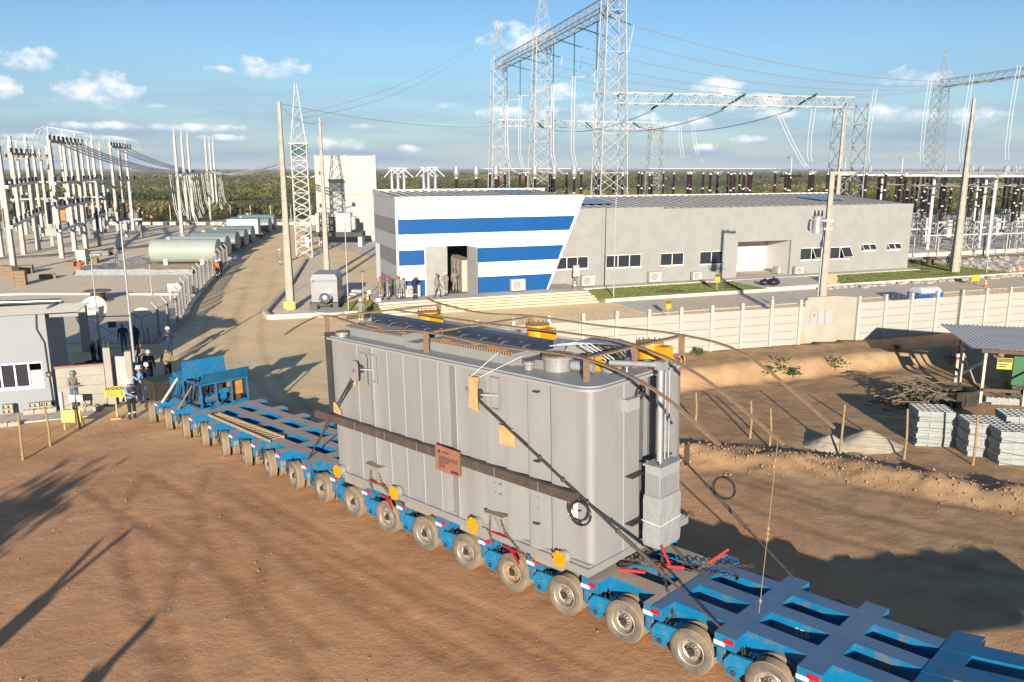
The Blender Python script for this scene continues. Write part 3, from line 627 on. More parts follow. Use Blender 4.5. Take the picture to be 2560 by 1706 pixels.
# roof boxes with bolted covers, navy bus duct, turrets, valves
def roofbox(s0, s1, y0, y1, h):
    o = MB().prism([(s0, 0), (s1, 0), (s1, h - .1), (s1 - .12, h), (s0 + .06, h), (s0, h - .06)], (0, y0, 5.086), (1, 0, 0), (0, 0, 1), (0, y1 - y0, 0)).build('roof_box', trafo, tf)
    MB().box(s0 - .02, s1 + .02, y1 + .02, y0 + .05, 5.088 + h, 5.108 + h).build('cover_plate', trafo2, o)
    mb = MB(); k = 0
    while s0 + k * .085 < s1: mb.box(s0 + k * .085, s0 + .03 + k * .085, y0 + .045, y0 + .06, 5.075 + h, 5.125 + h); k += 1
    mb.build('bolt_row', darksteel, o)
    return o
b1 = roofbox(8.75, 11.2, -.28, -2.1, .30); b2 = roofbox(4.95, 7.84, -.36, -2.1, .30)
for s0, s1, y in ((10.2, 10.7, -.62), (8.9, 10.0, -.52)): MB().box(s0, s1, y, y + .05, 5.412, 5.43).build('orange_strip', orange, b1)
mb = MB(); k = 0
while 5.0 + k * .085 < 7.8: mb.box(5.0 + k * .085, 5.055 + k * .085, -.40, -.325, 5.411, 5.428); k += 1
mb.build('orange_washer', orange, b2)
for s0, s1, y in ((5.3, 5.9, -.55), (6.3, 6.5, -.6), (7.2, 7.5, -.55)): MB().box(s0, s1, y, y + .05, 5.412, 5.43).build('orange_strip', orange, b2)
MB().prism([(3.95, 0), (5.0, 0), (4.85, .2), (4.2, .26)], (0, -.5, 5.086), (1, 0, 0), (0, 0, 1), (0, -.9, 0)).build('roof_box', trafo, tf)
MB().prism([(7.95, 0), (8.6, 0), (8.5, .2), (8.1, .2)], (0, -.2, 5.086), (1, 0, 0), (0, 0, 1), (0, -.5, 0)).build('roof_box', trafo, tf)
duct = MB().box(4.6, 11.05, -1.32, -1.0, 5.42, 5.62).build('bus_duct', bluebeam, tf)
mb = MB()
for k in range(9):
    s = 5.0 + k * .7; mb.path([(s, -.99, 5.5), (s, -.85, 5.52), (s + .05, -.78, 5.46), (s + .05, -.76, 5.41)], .018, 6); mb.tube((s + .3, -.995, 5.54), (s + .3, -.97, 5.54), .022, n=8)
mb.build('elbow_fitting', chrome, duct, 50)
def turret(s, y, r, h, mt, side=None, flange=True):
    t = MB().lathe([(r, 0), (r, h - .05), (r + .04, h - .05), (r + .04, h), (0, h)], 22, o=(s, y, 5.086)).build('turret', mt, tf, 35)
    if flange: MB().lathe([(r + .03, 0), (r + .03, .03), (0, .03)], 22, o=(s, y, 5.088 + h)).build('turret_lid', mat('copper_flange', (.34, .22, .12), (.25, .16, .1), 6, .5), t, 35)
    if side: MB().box(s - .38 - side, s - r * .7, y - .14, y + .14, 5.2, 5.086 + h - .06).build('side_box', mt, t)
    mb = MB()
    for k in range(14): a = k * .4488; mb.tube((s + (r + .02) * math.cos(a), y + (r + .02) * math.sin(a), 5.086 + h - .07), (s + (r + .02) * math.cos(a), y + (r + .02) * math.sin(a), 5.135 + h), .014, n=5)
    mb.build('bolt_ring', darksteel, t); return t
turret(3.95, -.72, .3, .36, trafo); turret(2.98, -2.72, .27, .48, yellow, .14, False); turret(6.6, -2.95, .27, .46, yellow, .14, False); turret(10.8, -2.8, .27, .42, yellow, .14, False)
MB().tube((3.6, -.8, 5.27), (3.1, -.9, 5.27), .11, n=14).build('pipe_stub', steelgrey, tf, 35)
turret(3.0, -1.35, .2, .16, trafo); turret(4.45, -.35, .1, .22, trafo); turret(11.1, -.05, .14, .16, steelgrey)
for s, y in ((3.35, -1.1), (3.2, -1.18)): MB().box(s - .05, s + .05, y - .05, y + .05, 5.09, 5.5).build('yellow_bracket', yellow, tf)
MB().box(3.0, 3.42, -1.17, -1.12, 5.3, 5.38).build('yellow_bracket', yellow, tf)
mb = MB(); mb.lathe([(.3, 0), (.3, .1), (.2, .17), (0, .19)], 18, o=(3.7, -2.05, 5.086)); mb.build('relief_dome', mat('olive_dome', (.16, .18, .13), rough=.6), tf, 35)
MB().prism([(3.2, 0), (5.2, 0), (4.9, .3), (4.0, .38), (3.5, .3)], (0, -2.3, 5.086), (1, 0, 0), (0, 0, 1), (0, -.7, 0)).build('roof_box', trafo2, tf)
for i in range(7):
    y = -1.4 - .12 * i; MB().path([(4.6 - .1 * i, y + .2, 5.5), (4.0 - .1 * i, y, 5.62 - .02 * i), (3.3, y - .15, 5.3), (3.0, y - .1, 5.12)], .016, 6).build('cable', mat('white_cable', (.7, .7, .7), rough=.5) if i < 3 else black, tf, 60)
for i in range(5):
    s, y = 2.7 + .12 * i, -1.5 - .17 * i
    mb = MB(); mb.tube((s, y, 5.09), (s, y, 5.24), .05, n=10); mb.tube((s, y, 5.24), (s, y, 5.26), .085, n=12); mb.tube((s - .09, y, 5.17), (s + .09, y, 5.17), .035, n=8); mb.build('valve', chrome, tf, 40)
mb = MB()
for i in range(8): a = .785 * i; mb.tube((2.5 + .1 * math.cos(a), -3.1 + .25 * math.sin(a), 5.09), (2.5 + .1 * math.cos(a), -3.1 + .25 * math.sin(a), 5.2), .02, n=6)
mb.build('stud', orange, tf)
MB().box(11.5, 11.9, -.2, .1, 5.05, 5.09).build('edge_plate', trafo2, tf)
# front end: control cabinet in plastic wrap, conduit, column, hand wheel
cab = MB().box(1.7, 2.08, -2.03, -1.33, 2.35, 3.26).build('control_cabinet', trafo2, tf)
MB().box(1.66, 2.12, -2.07, -1.29, 3.262, 3.30).build('cabinet_roof', trafo2, cab)
mb = MB()
for k in range(16): mb.box(1.698, 1.70, -1.99 + k * .042, -1.965 + k * .042, 2.5, 3.05)
for k in range(8): mb.box(1.74 + k * .042, 1.762 + k * .042, -1.33, -1.327, 2.5, 3.1)
mb.build('vent_slot', mat('slot_shadow_grey', (.24, .25, .26), rough=.5), cab)
mb = MB(); mb.box(1.692, 1.70, -1.72, -1.6, 2.7, 3.05); mb.build('instrument_window', mat('window_panel_grey', (.3, .32, .33), rough=.3), cab)
for y in (-1.36, -2.0):
    for s in (1.73, 2.05): MB().tube((s, y, 3.30), (s, y, 3.37), .03, n=8).build('lifting_eye', chrome, cab)
wrap = mat('plastic_wrap', (.40, .41, .41), (.34, .35, .35), 4, .25, bump=.5, bscale=5, bdist=.05)
pr = [(1.685, -2.045), (1.685, -1.315), (2.095, -1.31), (2.1, -2.06)]; mb = MB(); rings = []
for j, h in enumerate((1.5, 1.56, 1.75, 2.0, 2.3, 2.5, 2.62)):
    e = (.0, .03, .06, .03, .035, .045, .0)[j]; rings.append([(1.9 + (x - 1.9) * (1 + e * 1.2), -1.68 + (y + 1.68) * (1 + e * .8), h) for x, y in (pr[0], (1.675, -1.69), pr[1], (1.9, -1.3), pr[2], (2.11, -1.7), pr[3], (1.9, -2.07))])
vs2 = [p for r_ in rings for p in r_]; mb.add(vs2, [(j * 8 + i, j * 8 + (i + 1) % 8, (j + 1) * 8 + (i + 1) % 8, (j + 1) * 8 + i) for j in range(6) for i in range(8)] + [tuple(range(8))[::-1]]); mb.build('plastic_wrap', wrap, cab, 70)
mb = MB(); mb.path([(1.66, -2.07, 2.06), (1.66, -1.29, 2.03), (2.12, -1.28, 2.06)], .012, 6); mb.build('wrap_tape', white, cab)
mb = MB(); mb.tube((1.9, -1.58, 3.30), (1.9, -1.58, 5.28), .065, n=14); mb.build('conduit', steelgrey, tf, 40)
mb = MB(); mb.box(1.8, 2.0, -1.7, -1.5, 5.28, 5.46); mb.tube((1.98, -1.55, 5.38), (2.95, -1.25, 5.34), .06, n=12); mb.build('conduit_elbow', steelgrey, tf, 40)
for y in (-1.84, -1.98): MB().path([(1.95, y, 3.3), (1.95, y, 5.2), (2.2, y, 5.36), (2.6, y, 5.3)], .022, 8).build('thin_conduit', steelgrey, tf, 50)
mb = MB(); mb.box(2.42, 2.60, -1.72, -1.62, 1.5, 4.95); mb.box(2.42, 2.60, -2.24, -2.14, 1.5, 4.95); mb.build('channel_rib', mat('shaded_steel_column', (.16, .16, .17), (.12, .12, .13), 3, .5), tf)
mb = MB(); mb.lathe([(.15 + .018 * math.cos(t * .785), .018 * math.sin(t * .785)) for t in range(9)], 20, o=(2.3, -1.45, 4.75), axis=(1, 0, .2)); mb.tube((2.3, -1.6, 4.75), (2.3, -1.3, 4.75), .015, n=6); mb.tube((2.42, -1.45, 4.75), (2.2, -1.45, 4.75), .03, n=8); mb.build('hand_wheel', darksteel, tf, 50)
MB().box(2.25, 2.42, -1.35, -.95, 4.45, 4.7).build('junction_box', trafo2, tf)
mb = MB()
for h in (3.0, 1.95): mb.box(2.2, 2.395, -1.52, -1.05, h, h + .02)
mb.build('cabinet_bracket', darksteel, tf)
for s, h in ((3.75, 4.85), (3.75, 3.35), (3.8, 1.95)): MB().box(s - .07, s + .07, .12, .22, h, h + .03).build('small_bracket', darksteel, tf)
# ------------------------------------------------------------------ wooden cable-lifting frame on the roof
wf = trailer_frame(thing('batten_frame', 'long thin wooden battens on posts arching over the transformer roof', 'wooden frame'))
for s, y in ((11.7, .02), (7.6, -.1), (2.8, -.3), (2.65, -3.5), (7.2, -3.3), (10.9, -3.3), (2.78, -1.9)): MB().box(s - .045, s + .045, y - .05, y + .05, 5.087, 5.60).build('post', wood, wf)
for s0, y0, s1, y1 in ((11.7, .1, 10.9, -3.4), (7.6, .0, 7.2, -3.4), (2.8, -.2, 2.65, -3.6)): MB().bar((s0, y0, 5.622), (s1, y1, 5.622), .13, .04).build('cross_board', wood, wf)
def batten(pts):
    pts = [Vector(p) for p in pts]; out = []
    for i in range(len(pts) - 1):
        p0, p1, p2, p3 = pts[max(i - 1, 0)], pts[i], pts[i + 1], pts[min(i + 2, len(pts) - 1)]
        for t in (0, .25, .5, .75): out.append(.5 * ((2 * p1) + (p2 - p0) * t + (2 * p0 - 5 * p1 + 4 * p2 - p3) * t * t + (3 * p1 - p0 - 3 * p2 + p3) * t ** 3))
    out.append(pts[-1]); mb = MB(); n = len(out); vs = []
    for p in out: vs += [p + Vector((0, -.05, 0)), p + Vector((0, .05, 0)), p + Vector((0, .05, .028)), p + Vector((0, -.05, .028))]
    fs = [(4 * i + j, 4 * i + (j + 1) % 4, 4 * i + 4 + (j + 1) % 4, 4 * i + 4 + j) for i in range(n - 1) for j in range(4)] + [(0, 1, 2, 3), (4 * n - 1, 4 * n - 2, 4 * n - 3, 4 * n - 4)]
    mb.add(vs, fs); mb.build('batten', wood, wf)
batten([(13.8, .15, 4.9), (12.8, .08, 5.35), (11.7, .02, 5.645), (9.6, .0, 5.50), (7.6, -.05, 5.645), (5.2, -.1, 5.58), (2.8, -.12, 5.645), (1.0, .0, 5.33), (-.4, .0, 4.55)])
batten([(11.0, -1.7, 5.66), (7.4, -1.7, 5.66), (4.5, -1.7, 5.72), (2.75, -1.75, 5.66), (1.0, -1.65, 5.25), (-.8, -1.6, 4.25)])
batten([(11.6, -3.45, 5.75), (10.9, -3.35, 5.645), (9.0, -3.3, 5.55), (7.2, -3.3, 5.645), (5, -3.35, 5.62), (2.65, -3.4, 5.645), (.9, -3.3, 5.4), (-1.05, -3.2, 4.24)])
# ------------------------------------------------------------------ lashing: rods, chains, pads
def chain(pts, name, label, size=.055):
    t = trailer_frame(thing(name, label, 'chain')); pts = [Vector(p) for p in pts]; mb = MB(); d = []
    for a, b in zip(pts[:-1], pts[1:]):
        l = (b - a).length; k = max(1, int(l / (size * 1.5)))
        d += [a.lerp(b, i / k) for i in range(k)]
    d.append(pts[-1])
    for i in range(len(d) - 1):
        a, b = d[i], d[i + 1]; ax = (b - a).normalized(); up = Vector((0, 0, 1)) if i % 2 else Vector((0, 1, 0))
        if abs(ax.dot(up)) > .95: up = Vector((1, 0, 0))
        x = ax.cross(up).normalized(); c = (a + b) / 2; L = (b - a).length * .68
        loop = [c + ax * (L * math.cos(q * .785)) + x * (size * .5 * math.sin(q * .785)) for q in range(8)]
        mb.path(loop + [loop[0]], size * .16, 4)
    return t, mb.build('links', chainm, t)
def rod(a, b, name, label, coil=None):
    t = trailer_frame(thing(name, label, 'lashing')); a, b = Vector(a), Vector(b); m_ = a.lerp(b, .62)
    for d in (-.03, .03): MB().bar(a + Vector((d, 0, d)), m_ + Vector((d, 0, d)), .026).build('cable', darksteel, t)
    MB().tube(m_, a.lerp(b, .80), .04, n=8).build('turnbuckle', beltm, t, 40); MB().tube(a.lerp(b, .80), b, .026, n=8).build('rod', darksteel, t, 40)
    mb = MB()
    for f in (.3, .4, .5, .62, .8): p = a.lerp(b, f); mb.ell(p, .055, .055, .055, 6, 4)
    mb.build('clamp', darksteel, t)
    if coil:
        c = Vector(coil); MB().path([c + Vector((.26 * math.cos(q * .45), .04 + .01 * q / 3, .24 * math.sin(q * .45))) for q in range(30)], .017, 6).build('cable_coil', black, t, 60)
    return t
rod((5.42, .36, 4.50), (-.58, -.05, 1.10), 'lashing_rod', 'dark lashing rod slanting down the front of the grey tank side', (2.45, .25, 2.62))
rod((9.92, .36, 4.40), (13.6, -.25, 1.10), 'lashing_rod', 'dark lashing cables from the tail lug down to the rear deck')
rod((5.42, -3.8, 4.50), (-.58, -2.75, 1.10), 'lashing_rod', 'lashing rod on the far side of the trailer front', (1.2, -3.1, 2.5))
chain([(2.3, -.75, 1.2), (1.2, -1.5, 1.16), (.1, -2.3, 1.0)], 'lashing_chain', 'rusty chain stretched from the tank base across the front deck to an open bay')
chain([(2.3, -1.0, 1.2), (1.0, -2.0, 1.14), (.3, -2.72, 1.08)], 'lashing_chain', 'rusty chain stretched from the tank base to the far deck edge')
chain([(1.75, -1.5, 1.5), (1.55, -1.2, 1.2), (.55, -.15, .9)], 'lashing_chain', 'rusty chain hanging down from the wrapped cabinet to the near deck edge')
chain([(1.7, -1.7, 1.5), (1.3, -1.75, 1.2), (.8, -1.6, 1.08)], 'lashing_chain', 'rusty chain hanging from the wrapped cabinet to the deck seam')
for s, L_ in ((9.55, 'tail'), (5.0, 'middle')):
    chain([(s + .15, .25, s * 0 + 1.75), (s + .2, .25, 1.35), (s + .25, .08, 1.04)], 'lashing_chain', f'rusty chain hanging left of the {L_} jacking bracket, on its tail side')
    chain([(s - .2, .25, 1.75), (s - .32, .26, 1.5), (s - .75, .24, 1.2), (s - 1.15, .1, 1.02)], 'lashing_chain', f'rusty chain slanting right from the {L_} jacking bracket to the deck edge')
    bn = trailer_frame(thing('chain_binder', f'red ratchet chain binder below the {L_} jacking bracket', 'chain binder'))
    MB().bar((s - .1, .14, 1.12), (s - .55, .16, 1.10), .05, .05).build('barrel', red_m, bn); MB().bar((s - .35, .17, 1.14), (s - .72, .24, .90), .035, .05).build('handle', red_m, bn)
bn = trailer_frame(thing('chain_binder', 'red chain binder with upright lever on the front deck chains', 'chain binder'))
MB().bar((1.75, -1.15, 1.2), (1.2, -1.5, 1.2), .05, .05).build('barrel', red_m, bn); MB().bar((1.45, -1.35, 1.22), (1.62, -1.28, 1.62), .035, .05).build('handle', red_m, bn)
bn = trailer_frame(thing('chain_binder', 'red chain binder at the bottom front corner of the tank', 'chain binder'))
MB().bar((2.2, -.62, 1.15), (1.75, -.9, 1.14), .06, .06).build('barrel', red_m, bn); MB().bar((.95, -2.0, 1.2), (.65, -2.3, 1.5), .035, .05).build('handle', red_m, bn)
pads = [([(5.16, 5.0), (5.48, 4.98), (5.46, 4.6), (5.5, 4.3), (5.2, 4.22), (5.24, 4.6)], .46, 'ragged pale plywood pad tied over the front lug'),
        ([(4.35, 3.95), (4.78, 3.98), (4.76, 3.55), (4.32, 3.55)], .25, 'square plywood pad behind the slanting lashing rod'),
        ([(11.05, 3.0), (11.36, 3.02), (11.36, 3.3), (11.28, 3.32), (11.05, 3.12)], .18, 'plywood scrap standing on the belt beam at the tail'),
        ([(10.2, 3.95), (10.32, 3.95), (10.34, 4.2), (10.26, 4.4), (10.18, 4.3)], .2, 'small plywood scrap under the tail lashing cables')]
for p, y, lb in pads:
    o = MB().prism(p, (0, y, 0), (1, 0, 0), (0, 0, 1), (0, .025, 0)).build('plywood_pad', freshwood); trailer_frame(o); tag(o, lb, 'plywood pad')
st = trailer_frame(thing('white_strap', 'white webbing strap holding the plywood pad from the roof box', 'strap'))
MB().bar((5.42, .47, 4.98), (5.3, -.28, 5.42), .02, .01).build('strap_leg', white, st); MB().bar((5.2, .47, 4.98), (4.6, -.3, 5.42), .02, .01).build('strap_leg', white, st)
rp = thing('tag_line', 'thin knotted rope dangling from the middle batten end to the deck', 'rope')
a = TW(-.7, -1.55, 4.28); b = TW(-.72, -1.05, 1.1)
MB().path([a, a.lerp(b, .35), a.lerp(b, .7), b], .007, 5).build('line', mat('hemp_rope', (.34, .25, .15), rough=.9), rp)
mb = MB()
for f in (.5, .53, .56, .93): mb.ell(a.lerp(b, f), .035, .035, .05, 6, 4)
mb.build('knot', MATS['hemp_rope'], rp)
# ------------------------------------------------------------------ control building (local x along facade, y into the building)
BA = R(21); BO = Vector((-8.6, 60.6, 0)); BX = Vector((math.cos(BA), math.sin(BA), 0)); BY = Vector((-math.sin(BA), math.cos(BA), 0))
def BW(x, y, z=0.0): return BO + BX * x + BY * y + Vector((0, 0, z))
def cells(mb, xb, zb, solid, y0, y1, mi=0):     # wall of thickness y0..y1 with openings; only outer faces and reveals
    xb, zb = sorted(set(xb)), sorted(set(zb)); F = {(i, j): solid((xb[i] + xb[i + 1]) / 2, (zb[j] + zb[j + 1]) / 2) for i in range(len(xb) - 1) for j in range(len(zb) - 1)}
    for (i, j), ok in F.items():
        if not ok: continue
        a, b, c, d = xb[i], xb[i + 1], zb[j], zb[j + 1]
        mb.add([(a, y0, c), (b, y0, c), (b, y0, d), (a, y0, d)], [(0, 1, 2, 3)], mi); mb.add([(a, y1, c), (b, y1, c), (b, y1, d), (a, y1, d)], [(3, 2, 1, 0)], mi)
        if not F.get((i - 1, j)): mb.add([(a, y0, c), (a, y0, d), (a, y1, d), (a, y1, c)], [(0, 1, 2, 3)], mi)
        if not F.get((i + 1, j)): mb.add([(b, y0, c), (b, y1, c), (b, y1, d), (b, y0, d)], [(0, 1, 2, 3)], mi)
        if not F.get((i, j - 1)): mb.add([(a, y0, c), (a, y1, c), (b, y1, c), (b, y0, c)], [(0, 1, 2, 3)], mi)
        if not F.get((i, j + 1)): mb.add([(a, y0, d), (b, y0, d), (b, y1, d), (a, y1, d)], [(0, 1, 2, 3)], mi)
    return mb
def hole_wall(name, x0, x1, z0, z1, holes, y0, y1, mt, parent):
    xb = [x0, x1] + [h[k] for h in holes for k in (0, 1)]; zb = [z0, z1] + [h[k] for h in holes for k in (2, 3)]
    return cells(MB(), xb, zb, lambda x, z: not any(h[0] < x < h[1] and h[2] < z < h[3] for h in holes), y0, y1).build(name, mt, parent)
cb = thing('control_building', 'long pale grey control building with blue and white striped hall at its left end', 'building', BO, BA)
stucco = mat('grey_stucco', (.36, .36, .345), (.32, .32, .305), .8, .9, bump=.3, bscale=30, dust=(.38, .375, .355), dustamt=.1, dscale=.3)
wpanel = mat('white_panel', (.82, .82, .80), (.79, .79, .77), .6, .45); bpanel = mat('blue_panel', (.0, .092, .32), (.0, .085, .30), .8, .4)
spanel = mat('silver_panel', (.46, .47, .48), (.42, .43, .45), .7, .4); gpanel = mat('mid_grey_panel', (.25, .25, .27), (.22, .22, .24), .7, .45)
inside = mat('dim_interior', (.25, .24, .23), rough=.9)
FZ = .42
bands = [(FZ, 1.66, 'b'), (1.66, 2.80, 'w'), (2.80, 3.93, 'b'), (3.93, 5.12, 'w'), (5.12, 6.24, 'b'), (6.24, 7.82, 'w')]
def xr(z): return 12.2 + (z - FZ) / (7.82 - FZ) * (15.3 - 12.2)
for z0, z1, c in bands:
    mt = bpanel if c == 'b' else wpanel; g = .0 if c == 'b' else .012
    if z1 <= 4.21 or z0 < 3.99:
        top = min(z1, 4.16)
        segs = [(.12, 2.18, .12, 2.18), (5.62, xr(z0), 5.62, xr(z1))]
    else: segs = [(.12, xr(z0), .12, xr(z1))]
    for a0, b0, a1, b1_ in segs:
        mb = MB()
        if z0 < 4.16 < z1 and a0 == .12 and False: pass
        mb.prism([(a0, z0 + .004), (b0, z0 + .004), (b1_, z1 - .004), (a1, z1 - .004)], (0, -g, 0), (1, 0, 0), (0, 0, 1), (0, .15 + g, 0)); mb.build('wall_panel', mt, cb)
mb = MB(); mb.prism([(2.19, 4.165), (5.61, 4.165), (5.61, 5.116), (2.19, 5.116)], (0, -.012, 0), (1, 0, 0), (0, 0, 1), (0, .16, 0)); mb.build('wall_panel', wpanel, cb)
mb = MB(); mb.prism([(12.2, FZ), (12.34, FZ), (15.48, 7.86), (15.3, 7.86)], (0, -.06, 0), (1, 0, 0), (0, 0, 1), (0, .3, 0)); mb.build('edge_trim', wpanel, cb)
for x in (3.0, 7.4, 11.2):
    for z0, z1, c in bands:
        if not (z0 < 4.1 and 2.1 < x < 5.7): MB().box(x - .008, x + .008, -.016, -.0125, z0 + .01, z1 - .01).build('panel_joint', mat('joint_blue', (.003, .06, .22), rough=.5) if c == 'b' else mat('joint_grey', (.5, .5, .5), rough=.5), cb)
MB().box(-.02, .12, -.05, .14, FZ, 7.82).build('edge_trim', wpanel, cb); MB().box(-.02, 15.3, -.08, .3, 7.83, 7.89).build('coping', wpanel, cb)
# shaded left side: silver and grey panels in rows
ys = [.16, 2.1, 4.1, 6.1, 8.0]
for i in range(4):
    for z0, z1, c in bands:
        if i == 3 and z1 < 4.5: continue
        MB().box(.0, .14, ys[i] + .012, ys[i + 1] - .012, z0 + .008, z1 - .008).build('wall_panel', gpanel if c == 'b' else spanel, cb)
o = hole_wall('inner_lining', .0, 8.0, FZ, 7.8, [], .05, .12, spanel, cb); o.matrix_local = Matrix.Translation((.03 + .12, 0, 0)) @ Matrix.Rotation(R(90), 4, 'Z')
mb = MB(); mb.box(.02, .12, 6.12, 7.9, FZ, 4.2); mb.build('side_door', wpanel, cb)
MB().prism([(.3, 7.83), (8.1, 7.83), (8.1, 8.26), (.3, 7.89)], (-.04, 0, 0), (0, 1, 0), (0, 0, 1), (.2, 0, 0)).build('coping', spanel, cb); MB().box(.17, 15.4, 8.0, 8.15, 3.0, 8.24).build('rear_parapet', wpanel, cb)
MB().box(15.25, 15.4, 2.4, 7.98, 5.5, 7.4).build('hall_side_wall', stucco, cb)
# hall interior: floor, back wall, switchgear cubicles
MB().box(.2, 12, .2, 7.8, FZ - .05, FZ + .01).build('hall_floor', mat('hall_floor_grey', (.22, .21, .2), rough=.6), cb); MB().box(.2, 12, 7.8, 7.9, FZ, 6.5).build('hall_back_wall', inside, cb); MB().box(12, 12.1, .3, 7.8, FZ, 6.5).build('hall_partition', inside, cb)
sg = thing('switchgear_row', 'row of beige switchgear cubicles inside the open hall door', 'switchgear', BW(0, 0), BA)
sgm = mat('switchgear_beige', (.5, .48, .42), rough=.5)
for k in range(6):
    c = MB().box(5.35, 6.35, .9 + k * 1.0, 1.86 + k * 1.0, FZ + .02, FZ + 2.5).build('cubicle', sgm, sg); MB().box(5.335, 5.349, 1.0 + k, 1.76 + k, FZ + .5, FZ + 2.2).build('cubicle_door', mat('switchgear_door', (.42, .41, .38), rough=.5), c)
# sliding door: closed left leaf, open right leaf
dm = mat('galvanised_door', (.42, .42, .41), (.35, .35, .34), 1.2, .5, metal=.2)
MB().box(2.2, 3.9, -.03, .05, FZ + .02, 4.16).build('door_leaf', dm, cb); o = MB().box(0, .06, -1.4, 0, FZ + .02, 4.14).build('door_leaf', dm, cb); o.location = (5.5, -.02, 0); o.rotation_euler = (0, 0, R(14))
mb = MB(); mb.box(2.12, 2.19, -.06, .1, FZ, 4.25); mb.box(5.56, 5.63, -.06, .1, FZ, 4.25); mb.box(2.19, 5.56, -.06, .1, 4.17, 4.25); mb.build('door_frame', wpanel, cb)
# grey wing
WIN = [(14.2, 17.2, 1.58, 2.62, 3), (18.95, 22.35, 1.5, 2.62, 3), (24.35, 26.7, 1.48, 2.6, 2), (28.45, 30.85, 1.42, 2.6, 2), (39.66, 42.3, 1.36, 2.53, 2), (43.2, 45.6, 1.32, 2.5, 2), (47.05, 48.75, 1.97, 2.67, 2), (50.3, 51.95, 1.94, 2.65, 2)]
ENT = (32.44, 38.46, -.3, 3.34); GY0 = 2.6; SL = .08
hole_wall('wall', 12.35, 53.2, SL - .4, 6.5, [w[:4] for w in WIN] + [(32.44, 38.46, SL - .4, 3.34)], GY0, GY0 + .22, stucco, cb)
MB().box(15.2, 24.4, GY0 - .003, GY0 + .2, 6.505, 6.66).build('parapet', stucco, cb)
mb = MB(); mb.box(52.98, 53.198, GY0 + .225, 14, SL - .4, 6.5); mb.build('end_wall', stucco, cb); MB().box(12.4, 53.2, 13.9, 14.05, 4, 7.3).build('rear_parapet', wpanel, cb)
for k, x in enumerate((18.45,)): MB().box(x - .02, x + .02, GY0 - .012, GY0 - .002, SL, 6.5).build('expansion_joint', gpanel, cb)
# entrance porch: inner walls, ceiling, glazed door
pw = mat('porch_white', (.72, .71, .68), rough=.8)
D = GY0 + 3.6
mb = MB(); mb.box(34.9, 38.46, D, D + .1, SL, 3.34); mb.box(38.462, 38.55, GY0 + .225, D + .1, SL, 3.34); mb.box(32.35, 32.438, GY0 + .225, D + .1, SL, 3.34); mb.build('porch_wall', pw, cb); MB().box(32.3, 38.6, GY0 + .225, D + .1, 3.345, 3.45).build('porch_ceiling', pw, cb)
MB().box(32.44, 34.88, D + .02, D + .05, SL, 3.34).build('glass_door', glassdark, cb)
mb = MB()
for x in (32.5, 33.65, 34.82): mb.box(x - .04, x + .04, D - .03, D + .018, SL, 3.33)
mb.box(32.44, 34.86, D - .028, D + .016, 2.3, 2.38); mb.build('door_frame', wpanel, cb)
def window(x0, x1, z0, z1, n, tilt=False):
    hw = (x1 - x0) / 2; h = z1 - z0; mb = MB(); t = .05
    mb.box(-hw, hw, .04, .12, 0, t); mb.box(-hw, hw, .04, .12, h - t, h)
    for k in range(n + 1): x = -hw + 2 * hw * k / n; mb.box(max(x - t / 2, -hw), min(x + t / 2, hw), .041, .119, t, h - t)
    w = mb.build('window', wpanel, cb, loc=((x0 + x1) / 2, GY0, z0)); MB().box(-hw - .05, hw + .05, -.05, .03, -.05, -.002).build('sill', wpanel, w)
    for k in range(n):
        a = -hw + 2 * hw * k / n + .03; b = -hw + 2 * hw * (k + 1) / n - .03
        if tilt and (k == n - 1 or h < .9):
            p = MB().box(a, b, -.012, .012, -h + .1, 0).build('pane', glassdark, w); p.location = (0, -.0, h - .05); p.rotation_euler = (R(-32), 0, 0)
            mb = MB(); q = .03; mb.box(a, b, -.02, .02, -h + .1, -h + .1 + q); mb.box(a, b, -.02, .02, -q, -.002); mb.box(a, a + q, -.019, .019, -h + .13, -q); mb.box(b - q, b, -.019, .019, -h + .13, -q); f = mb.build('sash', wpanel, w); f.location = p.location; f.rotation_euler = p.rotation_euler
        else: MB().box(a, b, .07, .085, t, h - t).build('pane', glassdark, w)
    MB().box(-hw, hw, 1.2, 1.25, -.3, h + .3).build('room_back', inside, w)
for i, w in enumerate(WIN): window(*w, tilt=i >= 4)
# corrugated roofs
rf = mat('roof_sheet', (.46, .45, .42), (.38, .37, .35), .7, .6, metal=.1, dust=(.5, .5, .48), dustamt=.2)
def corrugated(x0, x1, ya, za, yb, zb, step, amp, name, mt, parent):
    mb = MB(); vs = []; n = int((x1 - x0) / step)
    prof = []
    for k in range(n): x = x0 + k * step; prof += [(x, 0), (x + step * .12, 0), (x + step * .5, amp), (x + step * .62, amp)]
    prof.append((x0 + n * step, 0)); m_ = len(prof)
    vs = [(x, ya, za + h) for x, h in prof] + [(x, yb, zb + h) for x, h in prof]
    mb.add(vs, [(i, i + 1, m_ + i + 1, m_ + i) for i in range(m_ - 1)]); return mb.build(name, mt, parent)
corrugated(.2, 15.2, .32, 7.60, 7.98, 7.92, .72, .2, 'roof_sheet', rf, cb); corrugated(12.45, 52.95, GY0 + .24, 6.30, 13.88, 6.98, .85, .24, 'roof_sheet', rf, cb)
rsm = mat('ridge_shade_dark', (.13, .125, .12), rough=.7)  # dark strips along the roof ridges; the ridge shade is put into their colour
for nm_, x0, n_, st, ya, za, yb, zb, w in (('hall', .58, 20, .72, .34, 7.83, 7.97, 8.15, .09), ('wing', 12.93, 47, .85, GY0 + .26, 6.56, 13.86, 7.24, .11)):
    for k in range(n_): MB().bar((x0 + k * st, ya, za), (x0 + k * st, yb, zb), w, .05).build('ridge_shade_strip', rsm, cb)
sk = mat('blue_skylight_sheet', (.12, .25, .5), rough=.3)
